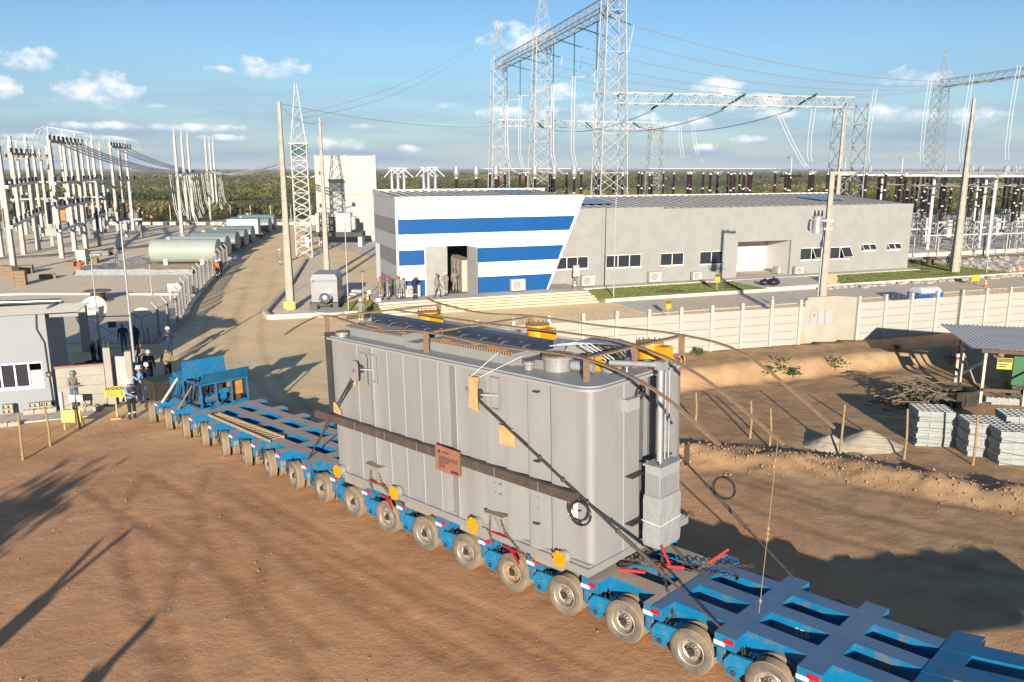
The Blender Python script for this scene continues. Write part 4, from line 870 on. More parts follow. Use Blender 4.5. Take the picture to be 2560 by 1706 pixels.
for x, w, y0, z in ((11.2, 2.6, 3.4, 8.0), (20.0, 3.5, 6.0, 6.95), (46.0, 3.2, 6.0, 6.95)): MB().obb((x, y0 + 2, z + .04), (w / 2, 0, 0), (0, 2, .09), (0, 0, .015)).build('skylight', sk, cb)
# ------------------------------------------------------------------ platform, steps, slabs, lawns, kerbs
cream = mat('step_concrete', (.56, .47, .33), (.48, .40, .28), 1.2, .85, bump=.15, bscale=20); slabm = mat('walk_concrete', (.50, .46, .40), (.43, .39, .33), .9, .85, bump=.15, bscale=20)
pf = tag(thing('entrance_steps', 'x', None, BO, BA), kind='structure'); pf['label'] = 'pale concrete steps and terrace in front of the striped hall'
MB().box(-1.9, 15.0, -2.0, 2.58, -.35, FZ - .004).build('terrace', slabm, pf)
for k in range(4): MB().box(-1.95 - .0 * k, 15.0 + .13 * k, -2.0 - .4 * (k + 1), -2.004 - .4 * k, -.35, FZ - .144 * (k + 1)).build('step', cream, pf)
o = tag(MB().box(15.03, 53.5, 1.25, 2.58, -.3, SL).build('walkway', slabm), 'concrete walkway along the grey facade', kind='structure'); o.matrix_world = frame(BO, BX, BY, (0, 0, 1))
def bstruct(name, label, x0, x1, y0, y1, z0, z1, mt):
    o = tag(MB().box(x0, x1, y0, y1, z0, z1).build(name, mt), label, kind='structure'); o.matrix_world = frame(BO, BX, BY, (0, 0, 1)); return o
bstruct('entrance_path', 'grey paved path to the porch', 30.95, 38.95, -3.6, 1.24, -.3, .04, mat('paver_grey', (.56, .52, .46), (.48, .45, .4), 1.5, .9, bump=.3, bscale=9))
bstruct('porch_floor', 'pale porch floor', 32.45, 38.45, 2.585, 6.1, -.3, SL + .01, slabm)
kerbm = mat('kerb_concrete', (.60, .55, .45), (.5, .45, .36), 1.5, .85)
bstruct('kerb', 'pale kerb along the lawn', 15.6, 30.9, -3.85, -3.62, -.35, -.02, kerbm); bstruct('kerb', 'pale kerb along the lawn', 30.95, 64, -3.85, -3.605, -.35, .0, kerbm); bstruct('kerb', 'pale kerb along the lawn', 64, 95, -3.85, -3.6, -.35, .0, kerbm)
lawn_g = mat('lawn_soil_green', (.085, .105, .03), (.15, .13, .05), .7, .95, bump=.6, bscale=14, dust=(.24, .17, .08), dustamt=.15, dscale=.3)
bstruct('lawn', 'short green lawn left of the entrance path', 15.1, 30.93, -3.61, 1.24, -.3, -.04, lawn_g); bstruct('lawn', 'short green lawn right of the entrance path', 38.97, 60, -3.6, 1.24, -.3, -.03, lawn_g); bstruct('lawn', 'lawn strip round the right corner of the building', 53.6, 60, 1.25, 9, -.3, -.035, lawn_g)
def blades(name, label, P, x0, x1, y0, y1, z, n, seed, hmax=.09, slope=None):
    r = np.random.default_rng(seed); xs = r.uniform(x0, x1, n); ys_ = r.uniform(y0, y1, n); keep = fbm(xs * .5, ys_ * .5, seed, 3) > -.14; xs, ys_ = xs[keep], ys_[keep]; n = len(xs)
    a = r.uniform(0, 6.28, n); h = r.uniform(.4, 1, n) * hmax; w = h * .55; vs = np.zeros((n, 3, 3)); zz = z if slope is None else slope(xs, ys_)
    vs[:, 0] = np.stack([xs - w * np.cos(a), ys_ - w * np.sin(a), zz + 0 * xs], -1); vs[:, 1] = np.stack([xs + w * np.cos(a), ys_ + w * np.sin(a), zz + 0 * xs], -1); vs[:, 2] = np.stack([xs + h * .5 * np.sin(a), ys_ + .4 * h * np.cos(a), zz + h], -1)
    me = bpy.data.meshes.new(name); me.vertices.add(n * 3); me.vertices.foreach_set('co', vs.ravel()); me.loops.add(n * 3); me.loops.foreach_set('vertex_index', np.arange(n * 3)); me.polygons.add(n); me.polygons.foreach_set('loop_start', np.arange(0, n * 3, 3)); me.update(calc_edges=True)
    me.materials.append(mat('grass_blade', (.10, .145, .03), (.17, .17, .055), .8, .8)); o = tag(link(name, me), label, 'grass', kind='stuff'); o.matrix_world = P; return o
BM = frame(BO, BX, BY, (0, 0, 1))
blades('grass', 'short grass of the lawn left of the path', BM, 15.2, 30.9, -3.6, 1.2, -.04, 26000, 3); blades('grass', 'short grass of the lawn right of the path', BM, 39, 60, -3.6, 1.2, -.03, 30000, 4); blades('grass', 'short grass round the right corner of the building', BM, 53.8, 60, 1.3, 9, -.035, 12000, 6)
# grassed slope left of the terrace
def slope_z(x, y): return -.28 + .5 * sstep(-5.2, -2.2, x) * (1 - sstep(-6, -2, -y) * 0)
mb = MB(); P0 = [(-2.0, -3.7, -.28), (-4.6, -3.9, -.29), (-3.4, 2.2, -.25), (-2.0, 1.5, .25), (-2.0, -2.0, .3)]
mb.add(P0, [(0, 4, 3, 2, 1)]); o = tag(mb.build('lawn', lawn_g), 'grassed slope beside the terrace', kind='structure'); o.matrix_world = BM
blades('grass', 'short grass on the slope beside the terrace', BM, -4.4, -2.05, -3.7, 2.0, 0, 9000, 9, slope=lambda x, y: np.where(x > -2.0, 0, 0) - .27 + .52 * np.clip((x + 4.2) / 2.2, 0, 1) * np.clip((y + 3.8) / 1.8, 0, 1))
# paved grey road between kerb and wall
pv = mat('grey_paver_road', (.58, .52, .44), (.48, .43, .37), 1.0, .92, bump=.5, bscale=12, dust=(.66, .5, .32), dustamt=.35, dscale=.12)
bstruct('paved_road', 'grey paved road between the lawns and the wall', 16, 95, -9.5, -3.86, -.35, -.27, pv)
# ------------------------------------------------------------------ air conditioner outdoor units
acm = mat('air_conditioner_white', (.52, .515, .49), (.48, .47, .45), 3, .5); grl = mat('fan_grille', (.32, .32, .31), rough=.6)
def make_ac(label, loc):
    t = thing('air_conditioner', label, 'air conditioner', loc, BA, 'outdoor units along the building'); MB().box(-.6, .6, -.2, .2, .08, .98).build('casing', acm, t)
    MB().lathe([(.36, 0), (.36, .02), (.31, .02)], 24, o=(-.12, -.2, .53), axis=(0, -1, 0)).build('fan_ring', acm, t, 40)
    mb = MB(); mb.tube((-.12, -.201, .53), (-.12, -.21, .53), .30, n=20); mb.build('grille', grl, t); mb = MB()
    for r_ in (.1, .2): mb.lathe([(r_ + .012, 0), (r_ + .012, .008), (r_ - .012, .008), (r_ - .012, 0)], 18, o=(-.12, -.21, .53), axis=(0, -1, 0))
    for k in range(6): a = k * 1.047; mb.bar((-.12, -.214, .53), (-.12 + .3 * math.cos(a), -.214, .53 + .3 * math.sin(a)), .012, .008)
    mb.build('fan_guard', acm, t)
    for x in (-.4, .4): MB().box(x - .05, x + .05, -.23, .23, 0, .079).build('foot', darksteel, t)
    return t
a0 = make_ac('white outdoor unit against the blue lower band right of the hall door', BW(9.55, -.35, FZ))
for lb, x, y, z, s in (('white outdoor unit under the first grey-wall window beside the meter board', 16.95, 2.2, SL, 1.0), ('white outdoor unit between the three-pane and first two-pane window', 23.5, 2.2, SL, 1.0),
                    ('white outdoor unit below the pole shadow, left of the fourth window', 27.85, 2.2, SL, .8), ('white outdoor unit just right of the entrance porch', 39.2, 2.2, SL, .8),
                    ('white outdoor unit on the terrace behind the worker in navy', 1.0, -.45, FZ, .95)):
    c = copy_tree(a0, BW(x, y, z), BA, lb); c.scale = (s, s, s)
c = copy_tree(a0, BW(-.5, 1.3, FZ), BA + R(-90), 'white outdoor unit beside the shaded left wall of the hall')
c = copy_tree(a0, BW(37.6, 3.4, SL), BA + R(-90), 'small outdoor unit tucked inside the porch against its right wall'); c.scale = (.7, .7, .7)
mt_ = thing('meter_board', 'white meter board with hanging cables left of the first outdoor unit', 'meter board', BW(15.55, 1.6, SL), BA)
MB().box(-.03, .03, -.02, .02, 0, 1.0).build('post', steelgrey, mt_); MB().box(-.27, .27, -.12, .04, 1.0, 1.95).build('box', acm, mt_)
for k in range(5): MB().path([(-.2 + .1 * k, -.05, 1.0), (-.22 + .09 * k, -.1, .6), (-.3 + .15 * k, -.15, .05)], .02, 5).build('cable', mat('brown_cable', (.2, .13, .09), rough=.7), mt_)
# ------------------------------------------------------------------ people
SKINS = [mat('skin_tan', (.33, .17, .10), rough=.6), mat('skin_brown', (.20, .10, .06), rough=.6)]
bootm = mat('black_boot', (.02, .02, .02), rough=.6); silver = mat('reflective_tape', (.75, .75, .72), rough=.35)
CLO = {'grey': mat('grey_coverall', (.27, .25, .22), (.23, .21, .19), 8, .9), 'navy': mat('navy_coverall', (.018, .03, .085), (.014, .024, .07), 8, .9), 'green': mat('olive_shirt', (.22, .24, .14), (.19, .2, .12), 8, .9),
       'black': mat('black_cloth', (.015, .015, .018), rough=.9), 'jeans': mat('blue_jeans', (.07, .13, .24), rough=.9), 'lblue': mat('light_blue_shirt', (.22, .35, .55), rough=.9), 'dgrey': mat('charcoal_vest', (.06, .06, .065), rough=.9), 'orange': mat('orange_vest', (.75, .16, .03), rough=.8)}
HELM = {'white': mat('white_helmet', (.8, .8, .8), rough=.3), 'red': mat('red_helmet', (.6, .03, .02), rough=.3), 'blue': mat('blue_helmet', (.2, .4, .7), rough=.3), 'yellow': mat('yellow_helmet', (.75, .55, .03), rough=.3), 'green': mat('green_helmet', (.1, .25, .2), rough=.3), 'brown': mat('brown_helmet', (.3, .12, .06), rough=.3)}
import bmesh
def person(label, loc, rz, top='grey', bot=None, helmet='white', pose='stand', height=1.74, stripes=True, skin=0, group=None, hair=False, vest=None, lean=0.0):
    bot = bot or top; bm = bmesh.new(); sk = bm.verts.layers.skin.verify(); J = {}
    def jt(n, p, r, par=None):
        v = bm.verts.new(p); v[sk].radius = (r, r * .92)
        if par: bm.edges.new((J[par], v))
        else: v[sk].use_root = True
        J[n] = v
    step = {'walk': .22, 'sit': 0}.get(pose, .02)
    jt('pelvis', (0, 0, .95), .145); jt('waist', (0, -.01 - lean * .3, 1.08), .135, 'pelvis'); jt('chest', (0, -.01 - lean, 1.30), .165, 'waist'); jt('neck', (0, -.01 - lean * 1.2, 1.475), .065, 'chest')
    jt('head', (0, -.03 - lean * 1.4, 1.58), .092, 'neck'); jt('crown', (0, -.025 - lean * 1.4, 1.69), .075, 'head')
    for s, n in ((-1, 'l'), (1, 'r')):
        f = step * s
        jt('hip' + n, (.095 * s, 0, .90), .105, 'pelvis'); jt('knee' + n, (.10 * s, -.03 - f * .8, .50), .072, 'hip' + n); jt('ankle' + n, (.11 * s, .02 - f, .10), .048, 'knee' + n); jt('heel' + n, (.115 * s, -.02 - f, .045), .046, 'ankle' + n); jt('toe' + n, (.125 * s, -.16 - f, .035), .036, 'heel' + n)
        jt('sh' + n, (.195 * s, -.01 - lean, 1.40), .075, 'chest')
        if pose == 'phone' : el, wr = (.26 * s, -.12, 1.14), (.07 * s, -.31, 1.30)
        elif pose == 'fold': el, wr = (.27 * s, -.09, 1.13), (-.05 * s, -.25, 1.14 + .05 * s)
        elif pose == 'face' and s == 1: el, wr = (.30, -.20, 1.30), (.07, -.17, 1.53)
        elif pose == 'reach' and s == -1: el, wr = (-.26, -.22, 1.24), (-.24, -.52, 1.20)
        elif pose == 'hips': el, wr = (.36 * s, .05, 1.16), (.19 * s, -.06, .99)
        else: el, wr = (.245 * s, .02 + f * .5, 1.14), (.255 * s, -.07 + f * .8, .90)
        el = (el[0], el[1] - lean, el[2]); wr = (wr[0], wr[1] - lean, wr[2])
        jt('el' + n, el, .052, 'sh' + n); jt('wr' + n, wr, .036, 'el' + n)
        d = (Vector(wr) - Vector(el)).normalized(); jt('hand' + n, Vector(wr) + d * .075, .038, 'wr' + n)
    me0 = bpy.data.meshes.new('person_base'); bm.to_mesh(me0); hands = [(J['hand' + n].co.copy(), (J['hand' + n].co - J['wr' + n].co).normalized(), s) for s, n in ((-1, 'l'), (1, 'r'))]; wrists = [J['wr' + n].co.copy() for n in 'lr']; headc = J['head'].co.copy(); crown = J['crown'].co.copy(); elb = [J['el' + n].co.copy() for n in 'lr']; bm.free()
    ob = bpy.data.objects.new('tmp', me0); COL.objects.link(ob); ob.modifiers.new('s', 'SKIN'); sb = ob.modifiers.new('u', 'SUBSURF'); sb.levels = 1; sb.render_levels = 1
    dg = bpy.context.evaluated_depsgraph_get(); ev = ob.evaluated_get(dg); tm = ev.to_mesh(); mb = MB(); mb.add([v.co.copy() for v in tm.vertices], [tuple(p.vertices) for p in tm.polygons]); ev.to_mesh_clear(); bpy.data.objects.remove(ob); bpy.data.meshes.remove(me0)
    mi = []
    for f in mb.f:
        c = Vector((0, 0, 0))
        for i in f: c += Vector(mb.v[i])
        c /= len(f); k = 1 if c.z > .99 or abs(c.x) > .21 and c.z > .82 else 2
        if c.z > 1.475: k = 0
        for h, d, s in hands:
            if (c - h).length < .085: k = 0
        if k == 1 and top == 'green' and min((c - w).length for w in wrists) < .22: k = 0
        if c.z < .13: k = 3
        if stripes and k in (1, 2) and (.30 < c.z < .36 or 1.09 < c.z < 1.15 and abs(c.x) < .2): k = 4
        mi.append(k)
    mb.m = mi
    for h, d, s in hands:                        # five fingers, curled
        side = d.cross(Vector((0, 0, 1)));  side = side.normalized() if side.length > .1 else Vector((0, 1, 0)); cur = d.cross(side)
        for q, (o_, l) in enumerate(((-.030, .062), (-.010, .075), (.010, .07), (.028, .055))):
            b = h + side * o_ + d * .025; mb.path([b, b + d * l * .55, b + d * l * .85 + cur * l * .35], .009, 5)
        b = h + side * (.035 * s); mb.path([b, b + side * .02 * s + d * .03, b + side * .02 * s + d * .055 + cur * .01], .0105, 5)
    y = headc.y; mb.path([(0, y - .085, 1.60), (0, y - .112, 1.575), (0, y - .09, 1.562)], .012, 5)      # nose, ears, eyes, mouth
    for s in (-1, 1): mb.ell((.09 * s, y + .005, 1.585), .012, .022, .032, 6, 4); mb.ell((.034 * s, y - .083, 1.608), .013, .008, .009, 6, 4, mi=3)
    mb.obb((0, y - .083, 1.532), (.026, 0, 0), (0, .006, 0), (0, 0, .005), mi=3)
    mats = [SKINS[skin], CLO[top], CLO[bot], bootm, silver]
    p = thing('person', label, 'person', loc, rz, group); k = height / 1.76; p.scale = (k, k, k)
    mb.build('body', mats, p, 70)
    if helmet:
        hm = MB(); c = crown; hm.lathe([(.118, -.03), (.122, .0), (.112, .05), (.085, .092), (.045, .112), (0, .118)], 16, o=(0, c.y + .0, c.z - .045)); hm.lathe([(.118, -.03), (.145, -.034), (.145, -.026), (.118, -.02)], 16, o=(0, c.y - .012, c.z - .045)); hm.box(-.012, .012, c.y - .1, c.y + .1, c.z + .04, c.z + .078); hm.build('helmet', HELM[helmet], p, 40)
    elif hair:
        hm = MB(); hm.ell((0, crown.y + .025, crown.z - .05), .088, .095, .09, 10, 6); hm.build('hair', bootm, p, 60)
    if vest:
        vm = MB(); vm.lathe([(.175, 0), (.185, .12), (.19, .25), (.15, .36), (.10, .385)], 14, o=(0, -.005 - lean * .7, 1.06)); v = vm.build('vest', CLO[vest], p, 60); v.scale = (1.12, .92, 1); sm = MB(); sm.lathe([(.188, 0), (.19, .05)], 14, o=(0, -.005 - lean * .7, 1.19)); q = sm.build('reflective_band', silver, v); q.location = (0, 0, .0)
    return p
def at_b(x, y, z, *a, **k): return person(k.pop('label'), BW(x, y, z), BA + k.pop('turn', 0), **k)
tz = FZ
at_b(-1.45, -.6, tz, label='worker in grey with a red helmet, left one of the pair at the terrace corner', helmet='red', turn=R(40), pose='hips')
at_b(-.95, -.75, tz, label='worker in grey with a red helmet, right one of the pair at the terrace corner', helmet='red', turn=R(70), pose='fold')
at_b(-.1, -.55, tz, label='worker in grey with a red helmet half hidden behind a white-helmeted colleague', helmet='red', turn=R(-30))
at_b(.12, -.95, tz, label='worker in grey with a white helmet and back turned, left of the worker in navy', helmet='white', turn=R(150))
at_b(1.0, -1.15, tz, label='worker in navy coveralls raising a hand to the face on the terrace', top='navy', turn=R(30), pose='face', height=1.8)
at_b(2.75, -1.0, tz, label='worker in grey walking past the closed door leaf in a red helmet', helmet='red', turn=R(80), pose='walk', height=1.82)
at_b(3.65, -.45, tz, label='worker in grey with a white helmet and folded arms by the door edge', helmet='white', turn=R(-60), pose='fold', height=1.82)
at_b(4.75, .9, tz, label='worker in grey standing inside the open hall door with a phone', helmet='brown', turn=R(10), pose='phone', height=1.8)
at_b(4.95, 1.6, tz, label='worker in grey deeper inside the open hall door raising an arm', helmet='brown', turn=R(-10), pose='face', height=1.8)
def at_g(vx, vy, *a, **k): p = G(vx, vy, k.pop('z', -.1)); return person(k.pop('label'), p, k.pop('turn', 0), **k)
at_g(305, 967, label='worker in charcoal vest and white helmet leaning on the black tool box', top='lblue', bot='black', helmet='white', pose='reach', turn=R(60), vest='dgrey', height=1.76, z=-.12)
at_g(175, 941, label='worker in grey shirt, jeans and green helmet holding a phone by the concrete gate wall', top='grey', bot='jeans', helmet='green', pose='fold', turn=R(60), stripes=False, height=1.72, z=-.12)
at_g(389, 882, label='bald man in an olive T-shirt standing behind the oil tank', top='green', bot='black', helmet=None, pose='fold', turn=R(15), stripes=False, height=1.76)
at_g(391, 822, label='worker in navy coveralls and white helmet holding up a phone on the haul road', top='navy', helmet='white', pose='phone', turn=R(10), stripes=False, height=1.74)
at_g(327, 868, label='worker in grey with a brown helmet looking down beside the gate post', top='grey', helmet='brown', pose='phone', turn=R(50), height=1.72)
at_g(346, 884, label='worker in black with a white helmet seen from behind near the tail', top='black', bot='black', helmet='white', turn=R(200), vest='dgrey', height=1.7)
at_g(331, 925, label='worker in light blue shirt bending over behind the black tool box', top='lblue', bot='jeans', helmet='white', pose='phone', turn=R(-60), stripes=False, height=1.68, lean=.06)
at_g(344, 918, label='worker in dark clothes with a white helmet right behind the black tool box', top='navy', bot='black', helmet='white', turn=R(-100), stripes=False, height=1.68)
at_g(287, 812, label='worker in navy with a light blue helmet in the shade by the chain-link gate', top='navy', bot='jeans', helmet='blue', turn=R(20), height=1.74, z=-.2)
at_g(315, 812, label='worker in navy with a yellow helmet in the shade by the chain-link gate', top='navy', helmet='yellow', turn=R(-20), height=1.74, z=-.2)
at_g(218, 845, label='crouched worker in dark clothes behind the gate wall', top='black', helmet='yellow', turn=R(90), height=1.5, z=-.2)
at_g(233, 850, label='worker in dark clothes stepping behind the gate wall', top='navy', helmet='green', turn=R(120), height=1.6, z=-.2)
at_g(500, 640, label='worker in an orange vest standing by the kerb of the haul road', top='orange', bot='navy', helmet='white', turn=R(170), z=-.25, skin=1)
at_g(507, 636, label='worker in navy beside the orange vest at the kerb', top='navy', helmet='white', turn=R(190), z=-.25)
at_g(644, 609, label='worker in grey walking alone up the haul road away from camera', top='grey', bot='grey', helmet='white', turn=R(180), pose='walk', z=-.27)
at_g(602, 520, label='worker in grey far up the haul road by the tanks', top='grey', helmet='white', turn=R(90), pose='walk', z=-.27)
at_g(618, 517, label='worker in navy far up the haul road by the tanks', top='navy', helmet='white', turn=R(90), pose='walk', z=-.27)
at_g(830, 745, label='worker in grey behind the transformer roof on the grassed slope', top='grey', helmet='white', turn=R(170), z=-.28)
at_g(268, 602, label='worker in brown standing among the concrete posts of the switchyard', top='grey', bot='jeans', helmet='blue', turn=R(30), z=-.25, stripes=False)
at_g(2178, 622, label='worker in black crouching by the concrete pole right of the building', top='black', helmet=None, hair=True, turn=R(150), z=-.28, stripes=False)
# ------------------------------------------------------------------ precast perimeter wall
WN = Vector((-WALL_D.y, WALL_D.x))
def WP(t, d=0.0, z=0.0): return Vector((WALL_A[0] + WALL_D.x * t + WN.x * d, WALL_A[1] + WALL_D.y * t + WN.y * d, z))
WR = math.atan2(WALL_D.y, WALL_D.x)
pw_ = thing('perimeter_wall', 'whitish precast concrete wall with posts running along the top of the bank', 'wall', (WALL_A[0], WALL_A[1], 0), WR)
MB_post = MB(); MB_post.box(-.08, .08, -.1, .1, -.6, 2.30); MB_post.box(-.07, .07, -.085, .085, 2.30, 2.33); POST = MB_post.mesh('post', concrete2)
mb = MB(); mb.prism([(-.765, .0), (.765, .0), (.765, .39), (.755, .398), (-.755, .398), (-.765, .39)], (0, -.025, 0), (1, 0, 0), (0, 0, 1), (0, .05, 0)); PANEL = mb.mesh('panel', mat('precast_panel_white', (.47, .46, .42), (.40, .385, .34), .8, .88, bump=.15, bscale=18, dust=(.5, .42, .3), dustamt=.08))
BAY = 1.70
def bays(t0, n):
    for k in range(n + 1):
        t = t0 + k * BAY; link('post', POST, pw_, (t, 0, 1.12 + .004 * t))
        if k < n:
            for j in range(-1, 5): link('panel', PANEL, pw_, (t + BAY / 2, (j % 2) * .004, 1.02 + .006 * t + j * .414))
bays(-10.2, 10); bays(10.4, 18)
plast = mat('wall_plaster', (.45, .43, .37), (.40, .37, .31), 1.2, .9, bump=.2, bscale=18, dust=(.5, .33, .17), dustamt=.2, dscale=.9)
mb = MB(); mb.box(6.9, 7.25, .02, .16, .6, 3.1); mb.bar((7.25, .1, 2.0), (7.7, .75, 2.0), .14, 2.8); mb.build('niche_wall', plast, pw_)
mb = MB(); mb.box(7.72, 9.5, .72, .86, .6, 3.42); mb.build('niche_wall', plast, pw_); mb = MB(); mb.bar((9.5, .78, 2.0), (10.32, .05, 2.0), .14, 2.86); mb.build('niche_wall', plast, pw_)
dg_ = mat('meter_door_grey', (.42, .43, .43), rough=.5)
for k in range(3): MB().box(8.0 + k * .46, 8.43 + k * .46, .68, .718, 2.0, 2.72).build('meter_door', dg_, pw_)
MB().box(8.2, 8.28, .672, .679, 2.4, 2.52).build('warning_mark', red_m, pw_)
# razor wire coils over the wall
rz = thing('razor_wire', 'thin coils of razor wire along the top of the perimeter wall', 'razor wire', (WALL_A[0], WALL_A[1], 0), WR); mb = MB()
pts = [(-10 + .035 * i, .18 * math.cos(i * .62), 3.25 + .004 * (-10 + .035 * i) + .18 * math.sin(i * .62)) for i in range(1460)]; mb.path([p for p in pts if not (6.8 < p[0] < 10.3)][:480], .006, 3); mb.path([p for p in pts if p[0] > 10.3], .006, 3); tag(mb.build('coil', steelgrey, rz), kind='stuff')
# ------------------------------------------------------------------ concrete utility poles
def cpole(label, base, h, w0=.42, w1=.2, lean=0.0, group=None, notch=True, mt=None):
    p = thing('utility_pole', label, 'pole', base, 0, group); n = 9; mb = MB()
    prof = [(w0 + (w1 - w0) * k / 12, h * k / 12 - .4 * (k == 0)) for k in range(13)]
    vs = []
    for w, z in prof: vs += [(-w / 2, -w * .36, z), (w / 2, -w * .36, z), (w / 2, w * .36, z), (-w / 2, w * .36, z)]
    mb.add(vs, [(4 * k + i, 4 * k + (i + 1) % 4, 4 * k + 4 + (i + 1) % 4, 4 * k + 4 + i) for k in range(12) for i in range(4)] + [(0, 3, 2, 1), (48, 49, 50, 51)])
    mb.build('shaft', mt or concrete, p)
    if notch:
        mb = MB()
        for k in range(11):
            z0 = h * (k + .1) / 12; z1 = h * (k + .95) / 12; w = w0 + (w1 - w0) * (k + .5) / 12
            for s in (-1, 1): mb.bar((s * w * .36, -w * .37, z0), (s * w * .35, -w * .365, z1), .05 * w0 / .4, .03)
            mb.bar((-w * .42, -w * .38, z0), (w * .42, -w * .38, z0), .03, .05)
        tag(mb.build('web_rib', mt or concrete, p), kind='stuff')
    return p
tpb = GY(1888, 700, 50.0); tpb.z = -.3
tp_ = cpole('concrete pole with a pole transformer rising behind the wall niche', tpb, 10.0, .46, .26)
MB().box(-.15, 1.35, -.1, .1, 9.92, 10.08).build('cross_arm', concrete, tp_)
mb = MB()
for x in (-.02, .5, 1.2): mb.tube((x, 0, 10.08), (x, 0, 10.24), .04, .06, n=8)
mb.tube((-1.0, -.08, 0), (-1.0, .0, 0), .001, n=3); mb.build('pin_insulator', darksteel, tp_)
can = MB().lathe([(.0, 0), (.29, .01), (.29, .95), (.31, .95), (.31, 1.0), (.2, 1.06), (0, 1.07)], 20, o=(-.72, -.12, 6.4)).build('transformer_can', steelgrey, tp_, 35)
for k in range(5): MB().path([(-1.0, -.3 + k * .09, 7.2), (-1.16, -.3 + k * .09, 7.2), (-1.2, -.3 + k * .09, 7.05), (-1.2, -.3 + k * .09, 6.65), (-1.14, -.3 + k * .09, 6.55), (-1.0, -.3 + k * .09, 6.55)], .03, 6).build('cooling_tube', steelgrey, can, 50)
for k in range(3): MB().lathe([(.05, 0), (.075, .05), (.045, .1), (.07, .15), (.04, .2), (.06, .26), (.03, .34)], 10, o=(-.9 + k * .22, -.12, 7.44)).build('bushing', mat('brown_porcelain', (.05, .022, .015), (.035, .016, .012), 8, .3), can, 40)
text_mesh('111', .22, darksteel, 'can_number', can, frame((-.66, -.42, 6.95), (0, 0, -1), (1, 0, 0), (0, -1, 0)))
for z in (6.6, 7.1): MB().box(-.45, .25, -.14, -.02, z, z + .12).build('bracket', steelgrey, tp_)
MB().tube((-.34, -.1, -.3), (-.28, -.1, 6.2), .055, n=10).build('conduit', steelgrey, tp_, 40)
for k in range(4): MB().path([(-.3, -.15, 6.15), (-.38 - .03 * k, -.2, 5.8), (-.42, -.2, 5.45 - .05 * k), (-.3, -.2, 5.6), (-.3, -.15, 6.0), (-.4 + .04 * k, -.12, 7.3)], .018, 5).build('cable', mat('blue_black_cable', (.02, .03, .08), rough=.6), tp_, 60)
cpole('tall tapered concrete pole at the right corner of the grey building', Vector((43.5, 79.4, -.3)), 16.7, .78, .22)
cpole('tall concrete pole rising behind the roof of the grey wing', Vector((39.6, 100.2, -.3)), 17.0, .6, .24)
p1_ = cpole('tall concrete pole with a yellow notice at the kerb corner of the haul road', Vector((-16.37, 59.2, -.25)), 14.8, .56, .2); MB().box(-.42, .42, -.32, -.28, .1, .62).build('notice', mat('notice_yellow', (.8, .62, .12), (.75, .58, .1), 5, .6), p1_)
cpole('tall concrete pole right of the lattice tower by the silver generator', Vector((-17.8, 77.7, -.25)), 14.8, .5, .2)
def mast(label, base, h, arm=None, r=.055):
    p = thing('lamp_mast', label, 'lamp post', base); MB().tube((0, 0, 0), (0, 0, h * .5), r, r * .9, n=10).build('lower_tube', steelgrey, p, 40); MB().tube((0, 0, h * .5), (0, 0, h), r * .7, r * .6, n=10).build('upper_tube', steelgrey, p, 40)
    MB().box(-.18, .18, -.18, .18, -.05, .03).build('base_plate', steelgrey, p)
    if arm: MB().bar((0, 0, h - .03), (arm, -.1, h + .1), .05).build('arm', steelgrey, p); MB().box(arm - .05, arm + .3, -.2, .0, h + .08, h + .16).build('lamp_head', steelgrey, p)
    else: MB().box(-.14, .14, -.14, .1, h, h + .07).build('lamp_head', darksteel, p)
    return p
mast('slim steel lamp mast on the lawn before the grey facade', Vector((8.05, 63.6, -.1)), 8.3, r=.06); mast('slim steel lamp mast on the grassed slope left of the striped hall', Vector((-11.76, 57.5, -.25)), 8.0)
mast('tall steel lamp mast rising from the gate beside the guard house', Vector((-18.2, 38.0, -.15)), 7.7, .8, .07); mast('shorter steel lamp mast behind the guard house roof', Vector((-23.8, 45.8, -.3)), 5.4, .35); mast('slim steel lamp mast right of the concrete corner pole on the right', Vector((46.2, 78.6, -.3)), 9.5)
mast('short white light post by the terrace corner of the striped hall', BW(-2.4, 1.3, -.1), 2.4, r=.05)
# ------------------------------------------------------------------ traffic cones, signs, bags, kiosk
conem = mat('cone_orange', (.8, .13, .02), rough=.6)
def cone(label, p):
    t = thing('traffic_cone', label, 'traffic cone', p, 0, 'orange cones'); MB().box(-.19, .19, -.19, .19, 0, .035).build('base', conem, t)
    MB().lathe([(.14, .036), (.025, .72), (0, .72)], 14).build('body', conem, t, 40); mb = MB(); mb.lathe([(.107, .27), (.088, .39)], 14); mb.lathe([(.071, .51), (.056, .6)], 14); tag(mb.build('white_band', white, t, 40), kind='stuff'); return t
cone('orange cone at the right end of the terrace by the first window', BW(14.3, -.9, FZ)); cone('orange cone beyond the transformer roof at the foot of the steps', G(1012, 748, -.3)); cone('orange cone beside the yellow board at the right lawn corner', G(2264, 660, -.27)); cone('left one of two orange cones near the right edge', G(2328, 628, -.27)); cone('right one of two orange cones near the right edge', G(2341, 627, -.27))
cone('orange cone by the chain-link gate', G(384, 776, -.2)); cone('tall orange cone left of the workers on the terrace', BW(-2.2, .6, .1)); cone('orange cone just behind the perimeter wall', G(1775, 700, -.27)); cone('orange cone at the kerb near the far tanks', G(635, 517, -.28))
signy = mat('sign_yellow', (.62, .45, .04), rough=.5); inkb = mat('sign_black', (.02, .02, .02), rough=.6)
